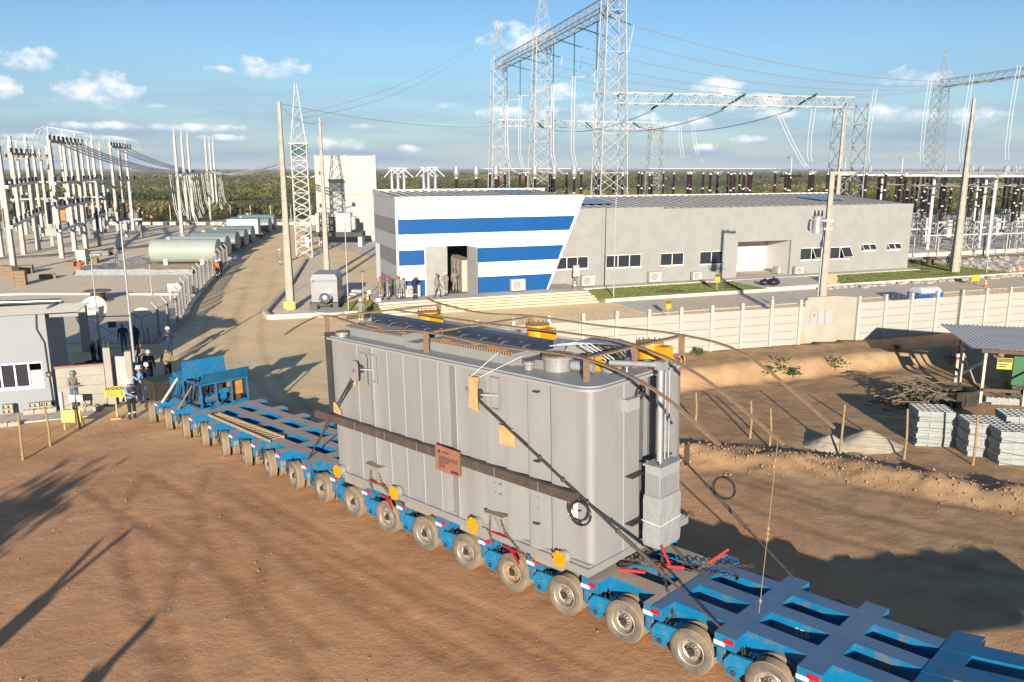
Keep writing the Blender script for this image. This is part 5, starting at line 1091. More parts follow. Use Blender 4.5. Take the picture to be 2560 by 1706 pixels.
def board(name, label, p, rz, w, h, z0, lines=(), legs=True, extra=None, mt=None):
    t = thing(name, label, 'sign', p, rz); b = MB().box(-w / 2, w / 2, -.012, .012, z0, z0 + h).build('panel', mt or signy, t)
    if legs:
        for x in ((-w * .4, w * .4) if legs == 2 else (0,)): MB().box(x - .025, x + .025, .014, .06, 0, z0 + h * .8).build('leg', freshwood, t)
    if legs == 2:
        for x in (-w * .4, w * .4): MB().bar((x, .06, z0 + h * .8), (x, .55, 0), .03).build('stay', freshwood, t)
    mb = MB()
    if extra != 'plain': MB().box(-w * .47, w * .47, -.016, -.0125, z0 + h * .66, z0 + h * .95).build('header', inkb, b)
    for txt, sz, x, z, m_ in lines: text_mesh(txt, sz, m_, 'lettering', b, frame((x, -.018, z0 + z), (1, 0, 0), (0, 0, 1), (0, -1, 0)))
    return t
pg = G(270, 966, -.12)
board('warning_sign', 'yellow ATENÇÃO sign on a stake by the man in the charcoal vest', pg, R(8), .78, .46, .98, (('ATENÇÃO', .17, 0, .37, signy), ('DEVAGAR', .075, -.12, .23, inkb), ('TRÂNSITO DE', .075, -.12, .14, inkb), ('PEDESTRES', .075, -.12, .05, inkb)), 1)
b_ = bpy.data.objects['warning_sign']; MB().box(-.2, .2, -.15, .15, 0, .12).build('foot_block', freshwood, b_)
mb = MB(); mb.ell((.27, -.02, 1.22), .025, .006, .025, 8, 4); mb.bar((.27, -.02, 1.19), (.27, -.02, 1.1), .035, .006); mb.bar((.27, -.02, 1.1), (.22, -.02, 1.01), .02, .006); mb.bar((.27, -.02, 1.1), (.32, -.02, 1.01), .02, .006); mb.bar((.27, -.02, 1.17), (.21, -.02, 1.11), .015, .006); mb.bar((.27, -.02, 1.17), (.33, -.02, 1.11), .015, .006); tag(mb.build('walking_figure', inkb, b_), kind='stuff')
board('warning_sign', 'faded yellow board on legs turned away in front of the gate wall', G(167, 992, -.12), R(5), .72, .48, .38, (), 2, 'plain', mat('sign_yellow_faded', (.82, .66, .15), rough=.6))
board('notice_board', 'small white board on trestle legs in front of the gate wall', G(178, 950, -.12), R(5), .55, .3, .5, (), 2, 'plain', white)
board('warning_sign', 'yellow warning board on legs at the right lawn corner', G(2240, 655, -.27), R(20), .95, .55, .35, (), 2, 'plain')
board('warning_sign', 'small yellow sign on a striped post at the lawn kerb', BW(26.3, -3.2, -.05), BA, .5, .75, .7, (('ATENÇÃO', .09, 0, .6, signy),), 1); board('warning_sign', 'small yellow sign on a striped post at the road side before the wall', G(1535, 730, -.27), BA, .42, .6, .6, (('ATENÇÃO', .08, 0, .48, signy),), 1)
board('warning_sign', 'small white plant tag on the grassed slope, upper one', G(848, 690, -.05), BA, .3, .25, .5, (), 1, 'plain', white); board('warning_sign', 'small white plant tag on the grassed slope by the steps', G(870, 706, -.0), BA, .4, .25, .4, (), 1, 'plain', white)
bagm = mat('black_bag_plastic', (.012, .012, .014), (.03, .03, .033), 8, .3, bump=.8, bscale=9, bdist=.05)
for k, (x, y, s, lb) in enumerate(((31.7, -2.4, .42, 'black rubbish bag, left one of three on the entrance path'), (32.4, -2.7, .5, 'black rubbish bag, middle one of three on the entrance path'), (32.9, -2.4, .4, 'black rubbish bag, right one of three on the entrance path'))):
    mb = MB(); mb.ell((0, 0, s * .62), s, s * .9, s * .66, 14, 9); r_ = random.Random(k); mb.v = [(a * (1 + r_.uniform(-.1, .1)), b * (1 + r_.uniform(-.1, .1)), max(0, c * (1 + r_.uniform(-.08, .08)))) for a, b, c in mb.v]; mb.tube((0, 0, s * 1.2), (.06, 0, s * 1.5), .04, .09, n=6); o = mb.build('rubbish_bag', bagm, None, 60); o.location = BW(x, y, .04); tag(o, lb, 'rubbish bag')
kk = thing('portable_kiosk', 'small bright blue kiosk with a ribbed white curved roof behind the wall', 'kiosk', Vector((31.5, 61.2, -.27)), R(18)); bk_ = mat('kiosk_blue', (.01, .12, .38), rough=.5)
MB().box(-1.15, 1.15, -.6, .6, .0, 1.02).build('body', bk_, kk); mb = MB()
for k in range(10): mb.box(-1.1 + k * .12, -1.05 + k * .12, -.615, -.601, .5, .9)
tag(mb.build('louvre', bluebeam, kk), kind='stuff'); poly = [(.62 * math.cos(R(a)), .42 * math.sin(R(a))) for a in range(0, 181, 15)]
MB().prism(poly, (-.95, 0, 1.021), (0, 1, 0), (0, 0, 1), (1.9, 0, 0)).build('roof', white, kk)
for k in range(6): MB().prism([(x * 1.05, y * 1.06) for x, y in poly], (-.9 + k * .34, 0, 1.022), (0, 1, 0), (0, 0, 1), (.09, 0, 0)).build('roof_rib', mat('pale_rib', (.55, .56, .58), rough=.5), kk)
rl = thing('cable_reel', 'dark cable reel standing on the gravel right of the building corner', 'cable reel', Vector((44.4, 86, -.3))); MB().tube((0, 0, 0), (0, 0, .1), .55, n=18).build('flange', darksteel, rl); MB().tube((0, 0, .1), (0, 0, .9), .38, n=16).build('drum', mat('brown_drum', (.12, .09, .07), rough=.8), rl, 40); MB().tube((0, 0, .9), (0, 0, 1.0), .75, n=18).build('flange', darksteel, rl)
dsc = MB().tube((0, 0, 0), (0, .06, 0), .5, n=24).build('round_board', mat('tan_board', (.5, .33, .18), rough=.8), None, 40); dsc.location = GY(1912, 642, 70.5); tag(dsc, 'round tan board leaning beside the transformer pole on the lawn', 'board')
# ------------------------------------------------------------------ block pallets, sand, brush, shelter, wire fence
blk = mat('concrete_block', (.40, .42, .41), (.34, .355, .345), 3, .9, bump=.3, bscale=40)
def block_mesh(L=.39, W=.19, Hh=.185):
    mb = MB(); l, w, h = L / 2, W / 2, Hh; t = .028
    mb.add([(-l, -w, 0), (l, -w, 0), (l, w, 0), (-l, w, 0), (-l, -w, h), (l, -w, h), (l, w, h), (-l, w, h)], [(0, 3, 2, 1), (0, 1, 5, 4), (1, 2, 6, 5), (2, 3, 7, 6), (3, 0, 4, 7)])
    xs_ = [-l, -l + t, -t / 2, t / 2, l - t, l]; ysb = [-w, -w + t, w - t, w]
    for i in range(5):
        for j in range(3):
            z = h - .1 if (i in (1, 3) and j == 1) else h
            mb.add([(xs_[i], ysb[j], z), (xs_[i + 1], ysb[j], z), (xs_[i + 1], ysb[j + 1], z), (xs_[i], ysb[j + 1], z)], [(0, 1, 2, 3)])
    for i in (1, 3):
        a, b, c, d = xs_[i], xs_[i + 1], ysb[1], ysb[2]
        mb.add([(a, c, h), (b, c, h), (b, d, h), (a, d, h), (a, c, h - .1), (b, c, h - .1), (b, d, h - .1), (a, d, h - .1)], [(0, 4, 5, 1), (1, 5, 6, 2), (2, 6, 7, 3), (3, 7, 4, 0)])
    return mb.mesh('block', blk)
BLK = block_mesh()
def pallet(label, base, rz, nx=3, ny=5, nz=7, seed=0):
    t = thing('block_pallet', label, 'pallet', base, rz, 'pallets of concrete blocks'); r_ = random.Random(seed); MB().box(-.6, .6, -.5, .5, 0, .1).build('pallet_base', wood, t)
    for k in range(nz):
        turn = k % 2
        for i in range(nx):
            for j in range(ny):
                if 0 < i < nx - 1 and 0 < j < ny - 1 and k < nz - 1: continue
                b = link('block', BLK, t, ((i - (nx - 1) / 2) * .395 + (.02 if turn else -.02) + r_.uniform(-.006, .006), (j - (ny - 1) / 2) * .196 + r_.uniform(-.006, .006), .102 + k * .192)); b.rotation_euler = (0, 0, r_.uniform(-.012, .012))
    for z in (.55, 1.1): mb = MB(); mb.path([(-.63, -.52, z), (.63, -.52, z), (.63, .52, z), (-.63, .52, z), (-.63, -.52, z)], .006, 4); mb.build('strap', mat('green_strap', (.02, .25, .18), rough=.5), t)
    return t
zr = R(-8)
pallet('strapped pallet of grey concrete blocks standing alone nearest the sand heap', Vector((14.45, 26.75, .5)), zr, seed=1); pallet('strapped pallet of grey concrete blocks behind the front one at the right edge', Vector((15.55, 25.6, .45)), zr, seed=2); pallet('strapped pallet of grey concrete blocks nearest the camera at the right edge', Vector((16.05, 24.75, .45)), R(-6), seed=3); pallet('strapped pallet of grey concrete blocks farthest right, half out of the picture', Vector((17.2, 26.3, .45)), R(-10), seed=4)
def heap(name, label, c, rx, ry, h, mt, seed):
    n = 30; xs_ = np.linspace(-1, 1, n); X, Y = np.meshgrid(xs_, xs_); rr_ = np.hypot(X, Y) * (1 + .25 * fbm(X * 2, Y * 2, seed)); Z = np.clip(1 - rr_, 0, 1) ** 1.15 * h + .11 * fbm(X * 7, Y * 7, seed + 3) * (rr_ < 1) - .06 * (rr_ >= .98)
    mb = MB(); mb.add([(x * rx, y * ry, z) for x, y, z in zip(X.ravel(), Y.ravel(), Z.ravel())], [(i * n + j, i * n + j + 1, (i + 1) * n + j + 1, (i + 1) * n + j) for i in range(n - 1) for j in range(n - 1)]); o = mb.build(name, mt, None, 60); o.location = c; return tag(o, label, name.replace('_', ' '))
sandm = mat('grey_sand', (.42, .37, .29), (.36, .31, .24), 4, .95, bump=.5, bscale=30)
heap('sand_heap', 'heap of grey sand behind the stake fence, larger right one', Vector((12.2, 26.5, .48)), 1.7, 1.3, .8, sandm, 4); heap('sand_heap', 'heap of grey sand behind the stake fence, smaller left one', Vector((10.9, 26.5, .48)), 1.2, 1.1, .62, sandm, 9)
br = thing('brush_pile', 'tangled pile of cut branches behind the block pallets', 'brush pile', Vector((16.3, 31.4, .5))); bm_ = mat('dead_branch', (.24, .19, .14), (.15, .12, .09), 8, .9); r_ = random.Random(11)
for k in range(130):
    a = r_.uniform(0, 6.28); l = r_.uniform(.7, 1.9); c = Vector((r_.gauss(0, .62), r_.gauss(0, .5), 0)); c.z = max(.05, 1.35 - .8 * math.hypot(c.x, c.y)) * r_.uniform(.2, 1.1); d = Vector((math.cos(a), math.sin(a), r_.uniform(-.35, .45))).normalized()
    q = c + d * l * .5; p = c - d * l * .5; p.z = max(p.z, .02); m_ = c + Vector((r_.uniform(-.1, .1), r_.uniform(-.1, .1), r_.uniform(0, .15))); MB().path([p, m_, q], .02, 5, rr=[r_.uniform(.02, .04), .025, .008]).build('branch', bm_, br)
bb = thing('black_bin', 'open black box bin in front of the brush pile', 'bin', Vector((17.95, 31.35, .5)), R(14)); mb = MB(); mb.box(-.5, .5, -.42, -.38, 0, .82); mb.box(-.5, .5, .38, .42, 0, .82); mb.box(-.5, -.46, -.38, .38, 0, .82); mb.box(.46, .5, -.38, .38, 0, .82); mb.box(-.46, .46, -.38, .38, .05, .1); mb.build('shell', bk, bb); MB().box(-.1, -.03, -.46, -.421, .0, .8).build('handle_rail', darksteel, bb)
sh = thing('site_shelter', 'open timber shelter with a corrugated roof over the green generator', 'shelter', Vector((18.95, 31.6, .5)), R(-14)); lw = mat('whitewashed_timber', (.66, .62, .55), (.5, .44, .36), 6, .8); dw = mat('dark_timber', (.14, .105, .075), (.1, .075, .055), 6, .85)
for x, y, h in ((0, 0, 2.45), (0, 3.6, 2.4), (1.45, -.3, 2.35), (5, 0, 2.3), (5, 3.6, 2.4), (-.35, 1.7, 2.2)): MB().box(x - .05, x + .05, y - .05, y + .05, -.1, h).build('post', lw, sh)
for a, b in (((0, .1, .4), (0, 3.5, 1.9)), ((0, 3.5, .4), (0, .1, 1.9)), ((1.55, -.3, 1.2), (3.0, -.3, 2.2))): MB().bar(a, b, .05, .09).build('brace', lw, sh)
for a, b in (((-.06, -.1, .75), (-.06, 3.7, .75)), ((0, -.16, .78), (5, -.16, .78))): MB().bar(a, b, .04, .13).build('rail', dw, sh)
for a, b in (((-.1, -.5, 2.44), (-.1, 4.0, 2.48)), ((5.1, -.5, 2.44), (5.1, 4.0, 2.48)), ((-.3, -.45, 2.44), (5.4, -.45, 2.36))): MB().bar(a, b, .08, .14).build('roof_beam', dw, sh)
o = corrugated(-.7, 6.2, -.75, 2.56, 4.3, 2.60, .18, .035, 'roof_sheet', mat('shelter_roof_grey', (.58, .57, .54), (.5, .49, .46), 1.2, .9), sh)
for i in range(3):
    for j in range(10 - i % 2): link('block', BLK, sh, (.35 + j * .4 + (i % 2) * .2, -.12, -.08 + i * .19))
sb_ = MB().box(.28, .82, -.52, -.50, 1.75, 2.2).build('warning_sign', signy, sh); MB().box(.30, .80, -.528, -.521, 2.04, 2.18).build('header', inkb, sb_)
text_mesh('ATENÇÃO', .11, signy, 'lettering', sb_, frame((.55, -.531, 2.11), (1, 0, 0), (0, 0, 1), (0, -1, 0))); MB().box(.34, .62, -.527, -.521, 1.93, 1.97).build('text_line', inkb, sb_); MB().box(.34, .6, -.527, -.521, 1.84, 1.88).build('text_line', inkb, sb_)
fe = thing('fire_extinguisher', 'red fire extinguisher hung on the far left post of the shelter', 'extinguisher', sh.matrix_basis @ Vector((-.05, 3.45, 1.2))); MB().lathe([(0, 0), (.075, .01), (.075, .42), (.03, .5), (.03, .56), (0, .56)], 12).build('cylinder', mat('extinguisher_red', (.6, .01, .01), rough=.3), fe, 40); MB().lathe([(.077, .12), (.077, .28)], 12).build('paper_band', white, fe, 40); MB().box(-.05, .02, -.02, .02, .56, .62).build('valve', darksteel, fe)
gn = thing('green_generator', 'green diesel generator standing under the shelter roof', 'generator', sh.matrix_basis @ Vector((3.1, 1.7, 0)), R(-14)); gm = mat('generator_green', (.012, .14, .05), (.01, .12, .045), 2, .4)
MB().box(-1.7, 1.9, -.6, .6, .75, 1.95).build('canopy', gm, gn); MB().box(-1.6, 1.8, -.5, .5, .1, .74).build('chassis', darksteel, gn); MB().box(-1.0, -.6, -.606, -.601, 1.45, 1.75).build('instrument_window', mat('brown_window', (.1, .07, .04), rough=.2), gn); text_mesh('DUARTE', .2, mat('dark_green_ink', (.01, .06, .03), rough=.5), 'lettering', gn, frame((-.5, -.604, 1.0), (1, 0, 0), (0, 0, 1), (0, -1, 0)))
text_mesh('CAT', .25, white, 'lettering', gn, frame((.65, -.604, 1.75), (1, 0, 0), (0, 0, 1), (0, -1, 0)))
stake = mat('fence_stake_wood', (.42, .31, .16), (.3, .2, .1), 6, .85)
def stakes(pts, wires, label, zs):
    ends = []
    for (x, y, z, h, lb) in pts:
        s_ = MB().path([(0, 0, -.2), (.02, 0, h * .5), (rnd.uniform(-.06, .06), 0, h)], .04, 7, rr=[.045, .04, .035]).build('fence_stake', stake, None, 60); s_.location = (x, y, z); tag(s_, lb, 'stake', 'stake fence'); ends.append(Vector((x, y, z)))
    w = thing('wire_strand', label, 'wire', ends[0])
    for zz in zs: MB().path([e - ends[0] + Vector((0, -.04, zz)) for e in ends], .005, 4).build('strand', darksteel, w)
stakes([(7.0, 29.6, .5, 1.2, 'stake in the wire fence nearest the transformer cabinet'), (8.5, 27.6, .5, 1.45, 'stake in the wire fence under the near batten end'), (8.85, 26.5, .5, 1.5, 'thin pale stake right of the near batten end'), (10.9, 25.6, .5, 1.9, 'stake standing in front of the sand heap'), (12.8, 25.1, .5, 1.9, 'stake just left of the first block pallet'), (14.65, 24.4, .5, 1.9, 'stake in front of the second block pallet'), (17.0, 22.6, .5, 1.9, 'stake beyond the right edge of the picture')], None, 'three barbed wire strands strung between the stakes on the right', (.5, .85, 1.25, 1.6))
stakes([(-17.06, 26.8, .0, 1.75, 'stake farthest left in front of the guard house'), (-16.95, 28.3, -.05, 1.75, 'stake in front of the stacked blocks at the guard house'), (-17.0, 30.4, -.1, 1.65, 'stake by the yellow board in front of the gate wall')], None, 'thin wires between the stakes on the left', (.6, 1.2))
o = thing('street_pole', 'crossarm pole beyond the right edge of the picture', 'pole', Vector((24.6, 24.4, .5))); MB().box(-.05, .05, -.05, .05, 0, 7.9).build('shaft', concrete, o); MB().box(-1.0, 1.0, -.06, .06, 7.6, 7.75).build('cross_arm', concrete, o)
# ------------------------------------------------------------------ guard house and gate
GA = R(20); GX = Vector((math.cos(GA), math.sin(GA), 0)); GYv = Vector((-math.sin(GA), math.cos(GA), 0)); GO = Vector((-19.44, 33.2, -.15))
def GL(x, y, z=0.0): return GO + GX * x + GYv * y + Vector((0, 0, z))
gh = thing('guard_house', 'pale grey guard house with a white framed window at the left edge', 'building', GO, GA)
ghm = mat('guard_house_paint', (.33, .35, .38), (.31, .33, .355), .8, .8, bump=.1, bscale=30)
hole_wall('front_wall', -7, 0, -.2, 4.25, [(-2.35, -.32, 1.15, 2.2), (-5.5, -3.2, 1.15, 2.2)], 0, .16, ghm, gh); mb = MB(); mb.box(-.16, -.002, .165, 4.2, -.2, 4.25); mb.build('side_wall', ghm, gh); MB().box(-7, -.165, 4.05, 4.2, -.2, 4.25).build('rear_wall', ghm, gh); MB().box(-7, -6.85, .165, 4.05, -.2, 4.25).build('side_wall', ghm, gh)
for x0, x1 in ((-2.35, -.32), (-5.5, -3.2)):
    mb = MB(); mb.box(x0, x1, -.02, .06, 1.15, 1.2); mb.box(x0, x1, -.02, .06, 2.15, 2.2)
    for k in range(5): x = x0 + (x1 - x0) * k / 4; mb.box(max(x - .03, x0), min(x + .03, x1), -.019, .059, 1.2, 2.15)
    w = mb.build('window', wpanel, gh)
    for k in range(4): MB().box(x0 + (x1 - x0) * k / 4 + .03, x0 + (x1 - x0) * (k + 1) / 4 - .03, .03, .045, 1.2, 2.15 if k < 3 else 1.85).build('pane', glassdark if k < 3 else acm, w)
    MB().box(x0 - .05, x1 + .05, -.06, -.021, 1.08, 1.148).build('sill', wpanel, w); MB().box(x0, x1, 1.5, 1.55, .5, 2.6).build('room_back', inside, w)
o = corrugated(0, 3.5, 0, 0, 9.4, .0, .28, .06, 'roof_sheet', mat('fibre_cement', (.5, .47, .42), (.42, .39, .34), 1, .85), gh); o.rotation_euler = (R(-3), 0, R(-90)); o.location = (-8.0 + .4, 5.0, 4.42); o.matrix_local = frame((1.3, 3.1, 4.12), (0, -1, .05), (-1, 0, .04), (0, 0, 1))
MB().box(-.5, 1.2, .3, .36, 4.0, 4.2).build('eave_board', ghm, gh); MB().tube((-7.5, 2.6, 4.5), (.25, 2.6, 4.36), .09, n=12).build('roof_tube', chrome, gh, 40)
MB().path([(-.3, -.03, 4.2), (-.35, -.04, 3.6), (-.12, -.04, 3.0), (-.1, -.04, 1.6), (-.05, -.04, .0)], .03, 6).build('cable_conduit', darksteel, gh); MB().box(-.2, .02, -.12, -.02, 1.55, 1.75).build('junction_box', mat('black_box_plastic', (.02, .02, .02), rough=.4), gh); MB().box(-.14, -.06, -.125, -.121, 1.6, 1.68).build('lock', yellow, gh)
o = tag(MB().box(-7.5, 1.6, -1.5, -.003, -.6, .07).build('pavement', slabm), 'concrete pavement round the guard house', kind='structure'); o.matrix_world = frame(GO, GX, GYv, (0, 0, 1))
gw = thing('gate_wall', 'short rendered block wall between guard house and gate with a tall end post', 'wall', GO, GA); gwm = mat('gate_wall_block', (.42, .40, .35), (.36, .34, .29), 1.0, .9, bump=.25, bscale=15, dust=(.4, .34, .26), dustamt=.2)
for j in range(5): MB().box(.15, 2.0, -.08 + .003 * (j % 2), .08 + .003 * (j % 2), -.2 + j * .415, .205 + j * .415).build('course', gwm, gw)
MB().box(.12, 2.02, -.1, .1, 1.88, 1.94).build('coping', mat('red_coping', (.4, .2, .14), rough=.85), gw); MB().box(2.03, 2.3, -.14, .14, -.3, 2.62).build('post', gwm, gw); MB().box(2.85, 3.1, -.14, .14, -.3, 2.4).build('post', gwm, gw)
mb = MB()
for x in (2.08, 2.25): 
    for y in (-.08, .08): mb.tube((x, y, 2.62), (x, y, 2.85), .012, n=5)
tag(mb.build('rebar', chainm, gw), kind='stuff'); o = MB().box(0, .95, -.02, .02, .1, 2.15).build('gate_leaf', dg_, gw); o.location = (2.86, .1, 0); o.rotation_euler = (0, 0, R(160)); MB().tube((.25, -.12, -.2), (.25, -.12, .85), .07, n=10).build('pipe', mat('white_pipe', (.72, .7, .66), rough=.5), gw, 40)
def put_block(label, p, rz, flat=True):
    o = link('concrete_block', BLK2, None, p, rz); tag(o, label, 'block', 'loose concrete blocks by the guard house')
    if not flat: o.rotation_euler = (R(90), 0, rz)
    return o
mb = MB(); BLK2 = BLK.copy(); BLK2.name = 'concrete_block'; BLK2.materials.clear(); BLK2.materials.append(mat('block_tan', (.46, .42, .34), (.4, .36, .29), 4, .9, bump=.3, bscale=40))
nm = ['left', 'middle', 'right', 'far right']
for k in range(3): put_block(f'hollow block lying in the lower row against the guard house, {nm[k]} one', GL(-.95 + k * .42, -.35, .07), GA)
for k in range(2): put_block(f'hollow block on its side in the upper row against the guard house, {nm[k]} one', GL(-.72 + k * .44, -.26, .26 + .19), GA, False)
put_block('hollow block standing apart, lower one of a pair under the window', GL(-1.7, -.2, .07 + .19), GA, False); put_block('hollow block standing apart, upper one of a pair under the window', GL(-1.7, -.2, .27 + .19), GA, False)
for k in range(5): put_block(f'hollow block in the row along the pavement edge, {["leftmost","second from left","middle","second from right","rightmost"][k]} one', GL(-2.9 + k * .42, -1.75, .0), GA)
for k in range(3): put_block(f'hollow block lying by the foot of the gate wall, {nm[k]} one', GL(1.1 + k * .3, -.45 - .1 * k, .07), GA + k * .4)
# ------------------------------------------------------------------ gravel yard, kerb, chain-link fence
def sheet(name, label, pts, z, mt):
    mb = MB(); mb.add([(p[0], p[1], z) for p in pts], [tuple(range(len(pts)))]); o = mb.build(name, mt)
    if o.data.polygons[0].normal.z < 0: o.data.flip_normals()
    return tag(o, label, kind='structure')
gravel = mat('pale_gravel', (.82, .66, .47), (.69, .55, .385), 2.2, .95, bump=.9, bscale=18, bdist=.05, dust=(.8, .7, .55), dustamt=.25, dscale=9)
KR = [(-21.3, 47.5), (-22.2, 54), (-24.4, 61), (-27.4, 73), (-31.5, 92), (-36.5, 116), (-45.5, 160)]
sheet('gravel_yard', 'pale gravel of the switchyard left of the haul road', [(x - .25, y) for x, y in KR] + [(-140, 160), (-140, 47.5)], -.262, gravel)
def strip(name, label, pts, w, h, z, mt):
    mb = MB()
    for (ax, ay), (bx, by) in zip(pts[:-1], pts[1:]): mb.bar((ax, ay, z + h / 2), (bx, by, z + h / 2), w, h)
    return tag(mb.build(name, mt), label, kind='structure')
strip('kerb', 'grey kerb between haul road and gravel yard', KR, .3, .32, -.3, mat('kerb_grey', (.36, .33, .29), (.3, .27, .23), 1.5, .9))
strip('cable_duct', 'low concrete cable duct across the gravel yard', [(-140, 62), (-75, 78), (-55, 96), (-46, 112), (-44, 130)], .9, .22, -.28, mat('duct_dark', (.16, .15, .14), (.12, .11, .1), 2, .9)); strip('yard_kerb', 'pale low kerb across the near gravel yard', [(-60, 62), (-40, 66.5), (-26, 66.2)], .3, .16, -.28, kerbm)
sheet('gravel_island', 'pale gravel island round the silver generator', [(-17.6, 57.2), (-16.8, 55.6), (-9.6, 57.6), (-10.2, 66), (-12.5, 72), (-20, 90), (-26, 110), (-23.5, 92), (-19.3, 70)], -.268, gravel)
strip('kerb', 'cream kerb round the gravel island', [(-23.4, 92), (-19.5, 70), (-17.7, 57.2), (-16.9, 55.5), (-9.4, 57.5)], .28, .34, -.32, kerbm)
sheet('gravel_yard', 'pale gravel of the big switchyard behind and right of the building', [(-26, 112), (-8, 80), (40, 97), (52, 84), (61, 88), (61, 100), (180, 130), (180, 190), (-40, 170)], -.285, mat('grey_gravel', (.64, .56, .47), (.53, .46, .38), 1.2, .95, bump=.9, bscale=14, bdist=.05))
fpst = MB(); fpst.box(-.06, .06, -.06, .06, -.3, 1.75); fpst.bar((0, 0, 1.75), (-.32, -.0, 2.12), .1, .1); FP = fpst.mesh('fence_post', concrete)
cf = thing('chain_link_fence', 'chain-link fence on bent concrete posts along the haul road kerb', 'fence', (0, 0, 0)); fpts = []
L_ = 0
for (ax, ay), (bx, by) in zip(KR[:4], KR[1:5]):
    l = math.hypot(bx - ax, by - ay); n = max(1, round(l / 2.6))
    for k in range(n): fpts.append((ax + (bx - ax) * k / n - .45, ay + (by - ay) * k / n))
for x, y in fpts: link('fence_post', FP, cf, (x, y, -.25))
mb = MB()
for (ax, ay), (bx, by) in zip(fpts[:-1], fpts[1:]):
    l = math.hypot(bx - ax, by - ay); n = int(l / .28)
    for k in range(n + 7):
        for sgn in (1, -1):
            a0 = (k - 7) / n if sgn == 1 else k / n; a1 = a0 + sgn * 7 / n; z0, z1 = -.15, 1.5
            if a0 < 0: z0 += (z1 - z0) * (-a0) / (a1 - a0); a0 = 0
            if a1 > 1: z1 = z0 + (z1 - z0) * (1 - a0) / (a1 - a0); a1 = 1
            if a0 > 1: z0 += (z1 - z0) * (a0 - 1) / (a0 - a1); a0 = 1
            if a1 < 0: z1 = z0 + (z1 - z0) * a0 / (a0 - a1); a1 = 0
            p, q = Vector((ax + (bx - ax) * a0, ay + (by - ay) * a0, z0)), Vector((ax + (bx - ax) * a1, ay + (by - ay) * a1, z1))
            if (p - q).length > .05: mb.bar(p, q, .012)
tag(mb.build('mesh_wire', steelgrey, cf), kind='stuff')
gt = thing('chain_link_gate', 'open chain-link gate leaf with steel braces by the guard house', 'gate', Vector((-24.4, 45.4, -.25)), R(8)); mb = MB()
for a, b in (((0, 0, .1), (3.0, 0, .1)), ((0, 0, 1.95), (3.0, 0, 1.95)), ((0, 0, .1), (0, 0, 1.95)), ((3.0, 0, .1), (3.0, 0, 1.95))): mb.tube(a, b, .035, n=8)
mb.build('frame', steelgrey, gt, 40)
for a, b in (((0, 0, .1), (3, 0, 1.9)), ((0, 0, 1.9), (3, 0, .1))): MB().bar(a, b, .04).build('brace', steelgrey, gt)
MB().box(1.3, 1.75, -.05, -.04, 1.3, 1.65).build('sign_plate', mat('dark_plate', (.05, .06, .08), rough=.4), gt); MB().box(-.2, .2, -.15, .15, 0, 2.6).build('gate_post', concrete, gt)
def dish(label, p, r, rz, tilt):
    t = thing('dish_antenna', label, 'dish', p, rz); d = MB().lathe([(0, 0), (r * .3, .02 * r), (r * .6, .085 * r), (r, .24 * r), (r * .99, .26 * r)], 28).build('reflector', mat('dish_white', (.74, .71, .62), (.7, .66, .57), 2, .5), t, 40); zc = 1.0 + r * .75; d.matrix_local = Matrix.Translation((0, 0, zc)) @ Matrix.Rotation(R(tilt), 4, 'X')
    for k in range(3): a = k * 2.094 + .5; MB().bar((.9 * r * math.cos(a), .9 * r * math.sin(a), .2 * r), (0, 0, .75 * r), .03).build('strut', darksteel, d)
    MB().tube((0, .25, -.1), (0, .1, zc), .09, n=10).build('mast', steelgrey, t, 40); return t
dish('large cream dish antenna behind the guard house roof', Vector((-24.9, 47.6, -.25)), 1.02, R(-12), 62); dish('smaller cream dish antenna by the chain-link fence', Vector((-21.9, 47.2, -.25)), .66, R(20), 70)
def reel(label, p, r, h):
    t = thing('cable_drum', label, 'cable drum', p); w_ = mat('drum_wood', (.26, .2, .15), (.2, .15, .11), 4, .85)
    MB().tube((0, 0, 0), (0, 0, .07), r, n=20).build('flange', w_, t); MB().tube((0, 0, .07), (0, 0, h), r * .55, n=16).build('core', darksteel, t, 40); MB().tube((0, 0, h), (0, 0, h + .07), r, n=20).build('flange', w_, t)
reel('large wooden cable drum lying flat on the gravel behind the dish', Vector((-32.6, 63.2, -.25)), 1.0, .75); reel('small wooden cable drum lying flat left of the large dish', Vector((-33.4, 58.5, -.25)), .62, .6)
hs = thing('hose_coil', 'heap of black hoses on the ground beside the guard house', 'hoses', GL(-.2, 8.3, -.05))
for k in range(6): MB().path([(math.cos(q * .5 + k) * (.7 + .1 * k) + .3 * k, math.sin(q * .5 + k) * .5, .06 + .05 * k + .03 * math.sin(q)) for q in range(14)], .05, 6).build('hose', black, hs, 60)
cab_ = thing('white_cabinet', 'small white cabinet on thin legs on the gravel behind the masts', 'cabinet', Vector((-26.2, 62.5, -.25))); MB().box(-.5, .5, -.2, .2, .9, 1.5).build('box', acm, cab_)
for x in (-.42, .42): MB().box(x - .05, x + .05, -.05, .05, 0, .9).build('leg', acm, cab_)
lt = mast('short post lamp on the near gravel yard', Vector((-29.6, 66, -.25)), 2.6)
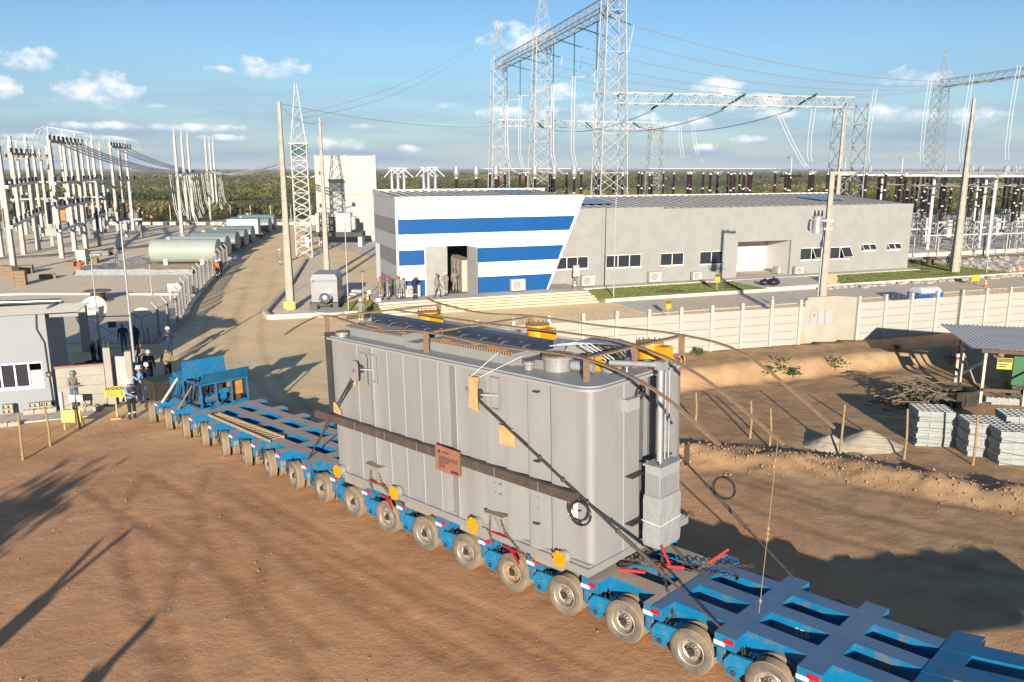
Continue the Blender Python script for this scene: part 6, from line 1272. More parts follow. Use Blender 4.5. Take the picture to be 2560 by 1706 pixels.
# silver generator set on its plinth near the hall
sg_ = thing('silver_generator', 'silver generator set with MSGERADORES lettering and a shiny round silencer beside the haul road', 'generator', Vector((-13.9, 60.2, -.25)), R(4)); sm = mat('silver_paint', (.30, .315, .325), (.27, .28, .29), 2, .35, metal=.2)
MB().prism([(-.95, .55), (.95, .55), (.95, 2.35), (.8, 2.6), (-.8, 2.6), (-.95, 2.35)], (0, -1.0, 0), (1, 0, 0), (0, 0, 1), (0, 2.8, 0)).build('canopy', sm, sg_); MB().box(-1.05, 1.05, -1.5, 1.9, .0, .55).build('plinth', mat('dark_plinth', (.1, .1, .1), rough=.7), sg_)
MB().tube((.15, -1.9, .95), (.15, -1.01, .95), .42, n=22).build('silencer', chrome, sg_, 30); MB().lathe([(.42, 0), (.36, .1), (.2, .17), (0, .2)], 22, o=(.15, -1.9, .95), axis=(0, -1, 0)).build('silencer_cap', chrome, sg_, 40)
text_mesh('MSGERADORES', .24, mat('blue_grey_ink', (.05, .12, .22), rough=.5), 'lettering', sg_, frame((.1, -1.005, 2.1), (1, 0, 0), (0, 0, 1), (0, -1, 0)))
mb = MB(); mb.tube((-.8, -1.005, 2.1), (-.8, -1.012, 2.1), .09, n=10); mb.build('emblem', bpanel, sg_)
mb = MB()
for x in (-.4, .55): mb.box(x, x + .06, -2.3, -1.55, -.0, .5)
mb.box(-.4, .61, -2.3, -2.24, .45, .5); mb.build('stand', darksteel, sg_)
bstep = tag(MB().lathe([(1.15, 0), (1.15, .35), (0, .37)], 28, o=(-12.9, 57.2, -.3)).build('manhole_cover', concrete2, None, 40), 'round concrete manhole slab at the kerb corner', 'manhole')
for k in range(5):
    o = MB().box(-.5, .5, -.35, .35, 0, .16).build('garden_step', slabm); o.location = BW(-4.3 + .55 * k, 3.4 + .5 * k, -.27 + .12 * k); o.rotation_euler = (0, 0, BA - R(35)); tag(o, f'flat concrete garden step climbing beside the hall, {["lowest","second lowest","middle","second highest","highest"][k]} one', 'step', 'garden steps')
# ------------------------------------------------------------------ high-voltage switchyard: lattice portals, lines, insulators
gal = mat('galvanised_lattice', (.46, .47, .475), (.4, .41, .415), 2, .5); galg = mat('galvanised_lattice_grey', (.34, .37, .38), (.29, .32, .33), 2, .5)
glass_g = mat('green_glass_insulator', (.06, .17, .14), (.05, .14, .12), 4, .15); porc = MATS['brown_porcelain']; wire = mat('aluminium_line', (.30, .31, .33), rough=.5); lwire = mat('bright_aluminium', (.8, .8, .8), rough=.4)
def lattice(name, label, base, rz, w0, w1, h, n, m=.12, b=.065, mt=None, spike=0.0, waist=None, group=None, dz=-.3):
    mt = mt or gal; t = thing(name, label, 'lattice tower', Vector((base[0], base[1], dz)), rz, group); h -= dz
    def wz(z):
        if waist: return w0 + (w1 - w0) * min(1, z / (h * waist))
        return w0 + (w1 - w0) * z / h
    cs = [(-1, -1), (1, -1), (1, 1), (-1, 1)]
    zs = [h * (1 - (1 - k / n) ** 1.0) for k in range(n + 1)]
    for cx, cy in cs:
        if waist: z = h * waist; MB().bar((cx * w0 / 2, cy * w0 / 2, 0), (cx * w1 / 2, cy * w1 / 2, z), m).bar((cx * w1 / 2, cy * w1 / 2, z), (cx * w1 / 2, cy * w1 / 2, h), m).build('leg', mt, t)
        else: MB().bar((cx * w0 / 2, cy * w0 / 2, 0), (cx * w1 / 2, cy * w1 / 2, h), m).build('leg', mt, t)
    mb = MB()
    for k in range(n):
        for i in range(4):
            a, c = cs[i], cs[(i + 1) % 4]; z0, z1 = zs[k], zs[k + 1]; u0, u1 = wz(z0) / 2, wz(z1) / 2
            mb.bar((a[0] * u0, a[1] * u0, z0), (c[0] * u1, c[1] * u1, z1), b); mb.bar((c[0] * u0, c[1] * u0, z0), (a[0] * u1, a[1] * u1, z1), b)
            if k % 2: mb.bar((a[0] * u1, a[1] * u1, z1), (c[0] * u1, c[1] * u1, z1), b)
    tag(mb.build('bracing', mt, t), kind='stuff')
    if spike:
        for i, (cx, cy) in enumerate(cs): MB().bar((cx * w1 / 2, cy * w1 / 2, h), (cx * .08, cy * .08, h + spike), b * 1.1).build('spike_leg', mt, t)
        mb = MB()
        for k in range(5):
            f0, f1 = k / 5, (k + 1) / 5; u0, u1 = w1 / 2 * (1 - f0) + .08 * f0, w1 / 2 * (1 - f1) + .08 * f1
            for i in range(4): a, c = cs[i], cs[(i + 1) % 4]; mb.bar((a[0] * u0, a[1] * u0, h + spike * f0), (c[0] * u1, c[1] * u1, h + spike * f1), b * .8)
        tag(mb.build('spike_bracing', mt, t), kind='stuff')
    return t
def girder(label, a, b, w=1.5, hh=1.5, n=14, m=.11, br=.07, mt=None):
    mt = mt or gal; a, b = Vector(a), Vector(b); d = (b - a); L = d.length; t = thing('girder', label, 'girder', a, math.atan2(d.y, d.x)); L = math.hypot(d.x, d.y); dz = d.z
    P = lambda s, i: Vector((s * L, (-w / 2, w / 2, w / 2, -w / 2)[i], dz * s + (0, 0, hh * .9, hh * .9)[i] * (1 if .06 < s < .94 or i > 1 else .6) - (hh if i < 2 and False else 0)))
    for i in range(4): MB().bar(P(0, i), P(1, i), m).build('chord', mt, t)
    mb = MB()
    for k in range(n):
        s0, s1, sm = k / n, (k + 1) / n, (k + .5) / n
        for i, j in ((0, 3), (1, 2), (0, 1), (3, 2)): mb.bar(P(s0, i), P(sm, j), br); mb.bar(P(sm, j), P(s1, i), br)
    tag(mb.build('bracing', mt, t), kind='stuff'); return t
def string(mb, a, b, r=.13, pitch=.22, mi=0):
    a, b = Vector(a), Vector(b); d = b - a; n = int(d.length / pitch); d.normalize()
    for k in range(n): p = a + d * (k * pitch); mb.tube(p, p + d * .09, r, r * .45, n=7, mi=mi)
    mb.tube(a, b, .03, n=5, mi=mi)
def insulator(label, a, b, cat='insulator', group='glass insulator strings', r=.13):
    a, b = Vector(a), Vector(b); mb = MB(); string(mb, a - a, b - a, r); o = mb.build('insulator_string', glass_g); o.location = a; return tag(o, label, cat, group)
def cat(a, b, sag, n=16): a, b = Vector(a), Vector(b); return [a.lerp(b, i / n) - Vector((0, 0, sag * 4 * (i / n) * (1 - i / n))) for i in range(n + 1)]
def line(label, a, b, sag, r=.035, mt=None, twin=.4, group='overhead lines', n=16):
    t = thing('power_line', label, 'power line', a, 0, group); d = Vector(b) - Vector(a); x = Vector((-d.y, d.x, 0)); x = x.normalized() * twin / 2 if x.length > .01 else Vector((twin / 2, 0, 0))
    for s in ((1, -1) if twin else (0,)): MB().path([p - Vector(a) + x * s for p in cat(a, b, sag, n)], r, 4).build('conductor', mt or wire, t)
    return t
ZB = 30.0
T1, T2, T3 = G(1410, 2, ZB), G(1245, 95, ZB), G(1145, 148, ZB); PR = math.atan2((T3 - T1).y, (T3 - T1).x) - R(90)
for q, nm_, w in ((T1, 'nearest and tallest lattice portal column behind the grey wing', 4.0), (T2, 'middle lattice portal column with a spike behind the striped hall', 4.0), (T3, 'farthest lattice portal column at the left end of the high girder', 4.0)):
    lattice('lattice_tower', nm_, q, PR, w, 2.3, ZB + 1.2, 13, spike=7.0, group='portal columns')
girder('high lattice girder span between the nearest and middle portal columns', T1 + Vector((0, 0, -1)), T2 + Vector((0, 0, -1)), 1.8, 1.7, 11, .12, .06, galg); girder('high lattice girder span between the middle and far portal columns', T2 + Vector((0, 0, -1)), T3 + Vector((0, 0, -1)), 1.8, 1.7, 9, .12, .06, galg)
T4 = G(1957, 237, 18.2); T5 = G(1508, 290, 18.2)
lattice('lattice_tower', 'lattice column at the right end of the low girder behind the grey wing', T4, R(8), 3.4, 3.0, 18.2, 7, mt=galg, group='portal columns'); lattice('lattice_tower', 'slender far lattice column at the right end of the back low girder', T5, R(8), 3.2, 2.4, 18.2, 9, mt=galg, group='portal columns')
a = GY(1412, 238, T1.y); girder('low lattice girder running right from the nearest portal column', a, T4 + Vector((0, 0, -.6)), 1.5, 1.4, 16, .12, .07, gal); b = GY(1145, 290, T3.y); girder('low lattice girder far back joining the left and slender columns', b, T5 + Vector((0, 0, -.6)), 1.5, 1.4, 16, .12, .07, gal)
T6 = G(2165, 190, ZB); T7 = T6 + (G(2353, 163, ZB) - T6) * 2.2
lattice('lattice_tower', 'distant lattice column with a pointed top at the far right', T6, PR, 4.0, 2.3, ZB + .5, 13, mt=galg, spike=7.0, group='portal columns'); girder('high lattice girder at the far right edge', T6 + Vector((0, 0, -1)), T7 + Vector((0, 0, -1)), 1.8, 1.7, 22, .12, .06, galg)
ph = ['first', 'second', 'third', 'fourth', 'fifth', 'sixth']
for k in range(6):
    f = (.12, .42, .75)[k % 3]; A = (T1 if k < 3 else T2).lerp(T2 if k < 3 else T3, f) + Vector((0, 0, -.9)); B = T6.lerp(T7, .1 + .13 * (5 - k) * 1.0) + Vector((0, 0, -1.0)); dr = (B - A).normalized(); A2 = A + dr * 4.6 - Vector((0, 0, .9)); 
    insulator(f'green glass tension string at the portal end of the {ph[k]} line from the camera', A, A2); B2 = B - dr * 4.6 - Vector((0, 0, .9)); insulator(f'green glass tension string at the far right end of the {ph[k]} line from the camera', B2, B); line(f'{ph[k]} overhead line from the camera between the two high portals', A2, B2, 4.2, .026)
    S = (T1 if k < 3 else T2).lerp(T2 if k < 3 else T3, f + .14) + Vector((.9, 0, -.9)); S2 = S - Vector((0, 0, 6.2)); insulator(f'hanging green glass string under the high girder, {ph[k]} from the camera', S, S2, r=.15); MB_ = MB(); MB_.lathe([(.5, 0), (.55, .04), (.5, .08), (.45, .04), (.5, 0)], 14, o=(0, 0, 0)); o = MB_.build('corona_ring', lwire); o.location = S2; tag(o, f'pale corona ring below the {ph[k]} hanging string from the camera', 'corona ring', 'corona rings')
    D = Vector((S2.x + 2.0, S2.y + 1, 9.0)); t = thing('dropper', f'white twin dropper tube below the {ph[k]} hanging string from the camera', 'conductor', S2, 0, 'white droppers')
    for s in (-.2, .2): MB().path([Vector((s, 0, 0)), Vector((s - .1, 0, -5)), Vector((s - .05, 0, (D.z - S2.z) * .75)), Vector((s + .5, .3, (D.z - S2.z) * .93)), D - S2 + Vector((s, 0, 0))], .035, 5).build('tube', lwire, t, 60)
    J = A2 + Vector((.3, 0, 0)); t = thing('dropper', f'white curved jumper from the {ph[k]} line down to its hanging string', 'conductor', J, 0, 'white droppers')
    for s in (-.2, .2): MB().path([Vector((0, s, 0)), (S2 - J) * .25 + Vector((.6, s, -1.8)), (S2 - J) * .6 + Vector((.8, s, -2.0)), (S2 - J) + Vector((0, s, 0))], .035, 5).build('tube', lwire, t, 60)
for k, (vx0, vy0, vx1, vy1) in enumerate(((2012, 205, 1990, 372), (2138, 183, 2115, 372), (2234, 173, 2205, 372), (2342, 150, 2310, 368), (1870, 250, 1858, 372), (1790, 262, 1850, 385), (1592, 280, 1606, 372), (1562, 285, 1570, 372))):
    yy = (118, 128, 120, 112, 108, 106, 140, 142)[k]; A, B = GY(vx0, vy0, yy), GY(vx1, vy1, yy); B.z = max(B.z, 9.5); t = thing('dropper', ['white twin dropper left of the transformer pole', 'white twin dropper left of the far right column', 'white twin dropper between the far column and the tall concrete pole', 'white twin dropper at the right edge of the picture', 'thin white dropper under the low girder, near its right end', 'white dropper curving down under the low girder', 'thin white dropper right of the slender column, right one', 'thin white dropper right of the slender column, left one'][k], 'conductor', A, 0, 'white droppers')
    for s in (-.22, .22): MB().path([Vector((s, 0, 0)), (B - A) * .5 + Vector((s - .15, 0, 0)), (B - A) * .9 + Vector((s, 0, 0)), (B - A) + Vector((s + .3, 0, 0))], .03, 5).build('tube', lwire, t, 60)
for k in range(3):
    f = .2 + .3 * k; A = a.lerp(T4, f) + Vector((0, -.8, .7)); B = b.lerp(T5, .25 + .3 * k) + Vector((0, -.8, .7)); dr = (B - A).normalized(); A2 = A + dr * 3.6 + Vector((0, 0, -1.4)); B2 = B - dr * 3.6 + Vector((0, 0, -1.2)); ps = ('left', 'middle', 'right')[k]
    insulator(f'dark green string slanting under the low girder, {ps} one', A + Vector((.9, -.5, .3)), A2 + Vector((-.4, 0, 0)), r=.17); insulator(f'dark green string at the back low girder, {ps} one', B2, B, r=.17); line(f'low bus line between the two low girders, {ps} one', A2, B2, 1.6, .03)
# lattice mast by the firewall and the shield wires
LT = Vector((-24.5, 95.8, 0)); lm = lattice('lattice_mast', 'slim white lattice mast with a tapered spike beside the concrete firewall', LT, R(12), 1.8, 1.7, 12.7, 14, .11, .07, gal, spike=6.6, dz=-.25)
MB().box(-1.1, 1.1, -.9, .9, 12.9, 13.05).build('cap_frame', gal, lm)
for x in (-1.0, 1.0): MB().bar((x * .85, 0, 9.1), (x * 2.3, 0, 9.5), .1).build('lamp_bracket', gal, lm); MB().box(x * 2.3 - .22, x * 2.3 + .22, -.25, .1, 9.4, 9.9).build('floodlight', darksteel, lm)
mb = MB()
for k in range(6): mb.tube((-.7 + .28 * k, -.3, 12.85), (-.7 + .28 * k, -.3, 11.6), .1, .12, n=7)
tag(mb.build('insulator_cluster', glass_g, lm), kind='stuff')
line('thin shield wire from the lattice mast spike up to the middle portal spike', LT + Vector((0, 0, 16)), T2 + Vector((0, 0, 7.5)), 3, .02, wire, 0); line('thin shield wire from the lattice mast spike up to the far portal spike', LT + Vector((0, 0, 15.5)), T3 + Vector((0, 0, 7)), 3, .02, wire, 0)
line('thin wire between the two tall poles and on to the portal', Vector((-16.3, 59.2, 14.3)), Vector((-17.8, 77.7, 14.2)), .6, .015, wire, 0); line('thin wire from the near tall pole toward the middle portal', Vector((-16.3, 59.2, 14.4)), T2 + Vector((0, 0, -12)), 1.5, .015, wire, 0); line('thin wire from the tall right concrete pole out of the picture', Vector((43.5, 79.4, 16.1)), Vector((95, 85, 14.5)), 1.2, .02, wire, 0)
# insulator columns behind the building
def col_mesh(tall, head):
    mb = MB(); w = .45; z0 = 3.4
    for cx, cy in ((-1, -1), (1, -1), (1, 1), (-1, 1)): mb.bar((cx * w, cy * w, -.3), (cx * w * .8, cy * w * .8, z0), .09, mi=1)
    for k in range(4):
        for i in range(4): c_ = [(-1, -1), (1, -1), (1, 1), (-1, 1)]; p, q = c_[i], c_[(i + 1) % 4]; u0, u1 = w * (1 - .05 * k), w * (1 - .05 * (k + 1)); mb.bar((p[0] * u0, p[1] * u0, z0 * k / 4 - .2), (q[0] * u1, q[1] * u1, z0 * (k + 1) / 4 - .1), .06, mi=1)
    mb.box(-.5, .5, -.5, .5, z0, z0 + .12, mi=1); z = z0 + .12; seg = (tall - z) / 3
    for k in range(3):
        prof = []
        for j in range(9): prof += [(.2, z + (j) * (seg - .16) / 9), (.145, z + (j + .6) * (seg - .16) / 9)]
        prof.append((.2, z + seg - .16)); mb.lathe(prof, 9); nf = len(mb.f); mb.tube((0, 0, z + seg - .16), (0, 0, z + seg), .19, n=9, mi=2); z += seg
    if head == 'silver': mb.tube((0, 0, z), (0, 0, z + .45), .2, .42, n=12, mi=3); mb.tube((0, 0, z + .45), (0, 0, z + 1.3), .36, n=12, mi=3)
    elif head == 'ring':
        mb.tube((0, 0, z), (0, 0, z + .3), .1, n=7, mi=2)
        for ax in (-.35, .35): mb.lathe([(.42, ax), (.46, ax + .03), (.42, ax + .06), (.38, ax + .03), (.42, ax)], 14, o=(0, 0, z + .3), axis=(1, 0, 0), mis=[2] * 4)
        mb.tube((-.6, 0, z + .3), (.6, 0, z + .3), .06, n=6, mi=2)
    elif head == 'arm':
        mb.tube((-1.6, 0, z + .15), (1.6, 0, z + .15), .15, n=8, mi=0); mb.tube((0, 0, z + .2), (0, 0, z + 2.6), .09, n=6, mi=2); mb.lathe([(.55, 0), (.6, .04), (.55, .08), (.5, .04), (.55, 0)], 12, o=(0, 0, z + 2.7), mis=[2] * 4); mb.tube((-.6, 0, z + 2.7), (.6, 0, z + 2.7), .05, n=5, mi=2)
    return mb
whit = mat('pale_metal_cap', (.66, .66, .66), rough=.4, metal=.2); silv = mat('silver_head', (.5, .5, .55), rough=.3, metal=.4)
COLS = {k: col_mesh(*v).mesh('column_insulator', [porc, gal, whit, silv], 45) for k, v in {'ring': (9.3, 'ring'), 'silver': (9.1, 'silver'), 'plain': (9.6, None), 'arm': (9.0, 'arm')}.items()}
rows = [(-7, 104, 'silver', 7, 3.2), (-3, 113, 'plain', 14, 2.6), (-2, 123, 'ring', 15, 5.2), (25, 104, 'plain', 14, 3.3), (24, 111, 'plain', 13, 4.6), (6, 133, 'plain', 17, 5.2), (18, 145, 'ring', 12, 8.5), (62, 126, 'plain', 7, 5.6), (40, 119, 'arm', 3, 10.5), (66, 136, 'plain', 9, 6.2)]
lab = {'silver': 'brown insulator with silver head', 'plain': 'plain brown insulator column', 'ring': 'ring-topped brown insulator column', 'arm': 'insulator with white switch mast'}
nc = 0
ORD = ['first', 'second', 'third', 'fourth', 'fifth', 'sixth', 'seventh', 'eighth', 'ninth', 'tenth', 'eleventh', 'twelfth', 'thirteenth', 'fourteenth', 'fifteenth', 'sixteenth', 'seventeenth', 'eighteenth', 'nineteenth', 'twentieth']
ROWN = ['nearest', 'nearest plain', 'middle ringed', 'front right', 'second right', 'far plain', 'farthest ringed', 'right edge', 'switch', 'far right edge']
for ri, (x0, y0, kd, n, st) in enumerate(rows):
    rl_ = ROWN[ri]
    for k in range(n):
        g3 = (k // 3) * 2.4 if kd != 'arm' else 0; x = x0 + k * st * .78 + g3; y = y0 + .2 * (x - x0) * .35 + rnd.uniform(-.4, .4)
        if abs(x - T1.x) < 3 and abs(y - T1.y) < 3 or abs(x - T2.x) < 3 and abs(y - T2.y) < 3 or math.hypot(x - T4.x, y - T4.y) < 3: continue
        o = link('column_insulator', COLS[kd], None, (x, y, -.28), rnd.uniform(-.1, .1)); tag(o, lab[kd] + f', {ORD[k]} from the left in the {rl_} row', 'insulator', f'{kd} insulator columns'); nc += 1
for k, (vx, h) in enumerate(((900, 10.2), (914, 10.2), (928, 10.2), (973, 10.3), (984, 10.3), (1000, 10.3))):
    p = GY(vx, 395, 98); o = MB().lathe([(.28, 0), (.2, 3), (.17, 3.0), (.2, 4.5), (.24, 4.6), (.2, 7), (.18, 9.6), (.1, 9.7), (.1, h)], 10).build('post_insulator', silv, None, 40); o.location = (p.x, p.y, -.3); tag(o, f'silver post insulator left of the brown columns, {ph[k]} from the left', 'insulator', 'silver post insulators')
    mb = MB(); mb.bar((0, 0, h), (1.1, 0, h - 1.0), .07); mb.bar((0, 0, h), (-.9, 0, h - 1.0), .07); mb.box(-.35, .35, -.05, .05, h, h + .08); mb.build('switch_arm', lwire, o)
busy = thing('tube_bus', 'long white tube bus lying over the insulator columns behind the building', 'bus tube', Vector((0, 118, 9.9)))
for k in range(2): MB().tube((-4 + 24 * k, 3 * k, 0), (10 + 30 * k, 3 * k + 2, .0), .04, n=6).build('tube', lwire, busy, 40)
# low-voltage white portal frame at the right
wsx = thing('white_bus_frame', 'white tubular bus frame on tall columns at the right edge', 'bus structure', (0, 0, -.3)); WB = R(18); wx_, wy_ = Vector((math.cos(WB), math.sin(WB), 0)), Vector((-math.sin(WB), math.cos(WB), 0)); W0 = Vector((53.7, 103.5, 0))
for i in range(6):
    for j in range(3): p = W0 + wx_ * (i * 8.5) + wy_ * (j * 9 - 8); MB().tube(p, p + Vector((0, 0, 9.3)), .2, .17, n=10).build('column', whitem, wsx, 40)
for j in range(6): p = W0 + wy_ * (j * 4.6 - 9.5) + Vector((0, 0, 9.36)); MB().tube(p - wx_ * 6, p + wx_ * 48, .13, n=8).build('bus_tube', whitem, wsx, 40)
for i in range(12): p = W0 + wx_ * (i * 4.2 - 1) + Vector((0, 0, 9.66)); MB().tube(p - wy_ * 10, p + wy_ * 17, .12, n=8).build('cross_tube', whitem, wsx, 40)
for i in range(6): p = W0 + wx_ * (i * 8.5) + Vector((0, 0, 8.1)); MB().tube(p - wy_ * 9, p + wy_ * 11, .07, n=6).build('rail', whitem, wsx, 40)
for j in range(3): p = W0 + wy_ * (j * 9 - 8.25); MB().tube(p + Vector((-8, 0, 2.5)) , p + wx_ * 50 + Vector((0, 0, 2.5)), .07, n=6).build('rail', whitem, wsx, 40)
mb = MB()
for i in range(26): p = W0 + wx_ * (i * 1.9 - 2) + wy_ * (rnd.uniform(-8, 14)) + Vector((0, 0, 9.7)); mb.lathe([(.5, 0), (.54, .04), (.5, .08), (.46, .04), (.5, 0)], 12, o=p + Vector((0, 0, .4)), axis=(1, 0, 0)); mb.tube(p, p + Vector((0, 0, .5)), .06, n=5)
tag(mb.build('corona_ring_set', lwire, wsx), kind='stuff')
mb = col_mesh(7.2, None); EQ = mb.mesh('equipment_pedestal', [porc, galg, whit, silv], 45); eqn = 0
for i in range(6):
    for j in range(3):
        p = W0 + wx_ * (i * 8.2 + 2 + (j % 2) * 2.5) + wy_ * (j * 9 - 2); o = link('equipment_pedestal', EQ, None, (p.x, p.y, -.28), .3); tag(o, f'lattice pedestal with brown insulator under the white frame, {ORD[i]} in the {["near", "middle", "far"][j]} row', 'insulator', 'pedestals under the white frame')
for i, (vx, vy) in enumerate(((2290, 540), (2180, 545), (2335, 520))): p = G(vx, vy, -.3); c = thing('field_cabinet', ['white field cabinet in the middle of the right switchyard', 'white field cabinet behind the left white column', 'white field cabinet at the right edge of the switchyard'][i], 'cabinet', p, R(18)); MB().box(-1.0, 1.0, -.6, .6, .2, 2.6).build('body', acm, c); MB().box(-.03, .03, -.615, -.601, .3, 2.5).build('door_gap', darksteel, c); MB().box(-1.0, 1.0, -.6, .6, 0, .199).build('plinth', concrete2, c)
cfr = thing('concrete_fence', 'row of slim concrete fence posts with rails in front of the right switchyard', 'fence', (0, 0, -.3))
for k in range(16): x, y = 46 + 3.4 * k, 93 + 1.25 * k; MB().box(x - .08, x + .08, y - .08, y + .08, 0, 2.5).build('post', concrete, cfr)
for x, y in ((53.5, 95.9),): MB().bar((x - 1.4, y, 0.0), (x, y, 1.5), .1).build('stay', concrete, cfr); MB().bar((x + 1.4, y, 0.0), (x, y, 1.5), .1).build('stay', concrete, cfr)
strip('kerb', 'cream kerb in front of the right switchyard', [(44, 94.5), (100, 115)], .4, .45, -.3, kerbm); strip('kerb', 'low edge of the earth strip in front of the right switchyard', [(44, 90.5), (100, 111)], .4, .25, -.3, mat('dark_earth_edge', (.12, .09, .06), rough=.95))
rbm = mat('rubble_stone', (.38, .35, .3), (.3, .27, .23), 5, .95); mb = MB(); r_ = np.random.default_rng(5)
for k in range(420):
    x, y = BW(r_.uniform(40, 75), 0, 0).xy if False else (0, 0); q = BW(r_.uniform(36, 78), (-4.3 + r_.normal(0, .25)) if k < 190 else r_.uniform(2, 14), -.27)
    if k >= 190: q = BW(r_.uniform(57, 85), r_.uniform(-2.5, 9), -.27)
    s_ = r_.uniform(.06, .22); mb.obb(q + Vector((0, 0, s_ * .3)), (s_, s_ * r_.uniform(-.4, .4), 0), (-s_ * .3, s_ * .8, .05), (0, .04, s_ * .5))
tag(mb.build('rubble', rbm), 'loose paving rubble along the kerb and beside the building', 'rubble', kind='stuff')
# ------------------------------------------------------------------ firewall with its transformer
fw = thing('firewall', 'tall concrete panel firewall standing behind the lattice mast', 'wall', Vector((-27.6, 116, -.3)), R(3)); fwm = mat('firewall_concrete', (.56, .555, .52), (.48, .475, .445), .6, .9, bump=.2, bscale=12, dust=(.42, .38, .3), dustamt=.15, dscale=.4)
for c_ in range(2):
    for j in range(9): MB().box(.35 + c_ * 4.05, 4.1 + c_ * 4.05, 0, .3, j * 1.33 + .012, j * 1.33 + 1.318).build('panel', fwm, fw)
for x in (0, 4.1, 8.15): MB().box(x, x + .34 if x != 4.1 else x + .3, -.1, .4, 0, 12.05).build('column', fwm, fw)
xt = thing('service_transformer', 'grey transformer with radiator cabinets on a black platform before the firewall', 'transformer', Vector((-24.6, 110, -.3)), R(3))
for x0, x1 in ((-1.6, .1), (1.0, 3.0)): MB().box(x0, x1, -1.0, 1.2, 1.9, 4.4).build('cabinet', sm, xt)
MB().box(-2.4, -1.65, -.6, .8, 2.8, 4.1).build('radiator', sm, xt); MB().box(3.05, 3.5, -.6, .8, 2.2, 3.9).build('radiator', sm, xt); MB().box(.12, .98, -.4, .8, 2.0, 3.8).build('tank', darksteel, xt); MB().box(-3.0, 4.6, -1.5, 1.6, 1.3, 1.88).build('platform', mat('black_platform', (.02, .02, .022), rough=.6), xt)
for x in (-2.8, -1.0, 4.2): MB().box(x - .25, x + .25, -1.3, 1.4, 0, 1.29).build('pier', white, xt)
# ------------------------------------------------------------------ left switchyard
def GS(sx, sy, z=-.25): return G(sx / V, sy / V, z)
def Z1(x, y): return (x / 3.564, 280 + y / 3.564)
def top_z(b, sy):
    lo, hi = -1., 40.
    for _ in range(40):
        m_ = (lo + hi) / 2; dy = m_ - CAM_H; d = b.y * math.cos(PITCH) - dy * math.sin(PITCH); yy = 853 - 2027 * (b.y * math.sin(PITCH) + dy * math.cos(PITCH)) / d
        if yy > sy: lo = m_
        else: hi = m_
    return lo
posts = [((555, 1300), 200, 130), ((670, 1240), 230, 150), ((770, 1215), 235, 165), ((905, 1110), 260, 190), ((1060, 1100), 275, 215), ((1130, 1070), 300, 260), ((1190, 1055), 300, 240), ((130, 1430), 300, 0), ((215, 1270), 215, 0), ((345, 1230), 225, 205), ((20, 1290), 260, 190), ((440, 1080), 330, 0), ((700, 1060), 300, 0), ((850, 1050), 300, 240), ((240, 1090), 330, 250), ((310, 1060), 330, 0), ((620, 1050), 290, 230),
         ((1625, 1105), 205, 135), ((1680, 1010), 225, 158), ((1730, 990), 240, 172), ((1880, 960), 280, 205), ((1910, 890), 285, 216), ((1940, 872), 290, 225)]
posts += [((60, 1100), 300, 0), ((170, 1060), 310, 240), ((385, 1110), 300, 0), ((500, 1060), 300, 0), ((540, 1090), 310, 250), ((760, 1030), 330, 0), ((800, 1070), 290, 230), ((960, 1040), 330, 280)]
pos_n = ['front', 'second', 'third', 'fourth', 'fifth', 'sixth', 'seventh']
PB = []; lh = ['in the front left row of the switchyard, nearest the crates', 'in the front left row, right of the nearest one', 'third along the front left row', 'standing alone right of the front left row', 'left one of the trio right of the front row', 'middle one of the trio right of the front row', 'right one of the trio right of the front row', 'at the extreme left edge by the crates', 'second from the left edge', 'third from the left edge, behind the front row', 'at the extreme left edge, farther back', 'in the back row behind the third post', 'in the back row behind the front trio', 'in the back row left of the lone post', 'in the back row near the left edge', 'in the back row, second from the left edge', 'in the back row behind the second front post',
      'nearest of the tall trio left of the haul road', 'middle one of the tall trio left of the haul road', 'right one of the tall trio left of the haul road', 'left one of the far tall trio by the tanks', 'middle one of the far tall trio by the tanks', 'right one of the far tall trio by the tanks', 'slim one in the back row close to the left edge', 'slim one in the back row behind the second post', 'slim one in the back row left of the nearest post', 'slim one in the back row right behind the nearest post', 'slim one with a spike behind the nearest post', 'slim one behind the third front post', 'slim one with a spike left of the lone post', 'slim one between the lone post and the trio']
for k, (bp, ty, sy) in enumerate(posts):
    b = GS(*Z1(*bp)); h = top_z(b, Z1(0, ty)[1]); p = cpole('concrete switchyard post ' + lh[k], b, h + .25, .5, .32, group='switchyard posts', mt=mat('post_concrete_grey', (.54, .535, .5), (.46, .455, .425), 3, .85)); PB.append((b, h, p))
    if sy: MB().tube((0, 0, h + .2), (0, 0, top_z(b, Z1(0, sy)[1]) + .25), .09, .03, n=8).build('lightning_spike', whitem, p)
def crossbeam(label, i, j, z, over=1.2, ins=6, loops=False):
    a, c = PB[i][0], PB[j][0]; d = Vector((c.x - a.x, c.y - a.y, 0)); L = d.length; d.normalize(); t = thing('bus_beam', label, 'beam', Vector((a.x, a.y, z)), math.atan2(d.y, d.x)); MB().box(-over, L + over, -.62, -.36, -.14, .14).build('beam', concrete if loops else whitem, t)
    for k in range(ins):
        x = -over * .8 + (L + 1.6 * over) * k / max(1, ins - 1); MB().lathe([(.1, 0), (.16, .08), (.1, .16), (.16, .24), (.1, .32), (.16, .4), (.08, .55)], 8, o=(x, -.5, .141)).build('post_insulator', mat('dark_blue_porcelain', (.02, .02, .035), rough=.3) , t, 45)
        if loops: MB().path([(x, -2.2, -.4), (x, -1.9, .9), (x, -1.0, 1.5), (x, 0, 1.55), (x, .9, 1.2), (x, 1.4, -.2)], .026, 6).build('jumper', lwire, t, 60)
crossbeam('top beam with arched white jumpers over the front left post row', 0, 2, PB[0][1] - .8, 1.8, 9, True); crossbeam('top beam with arched white jumpers over the trio of posts', 4, 6, PB[4][1] - .6, 1.6, 8, True)
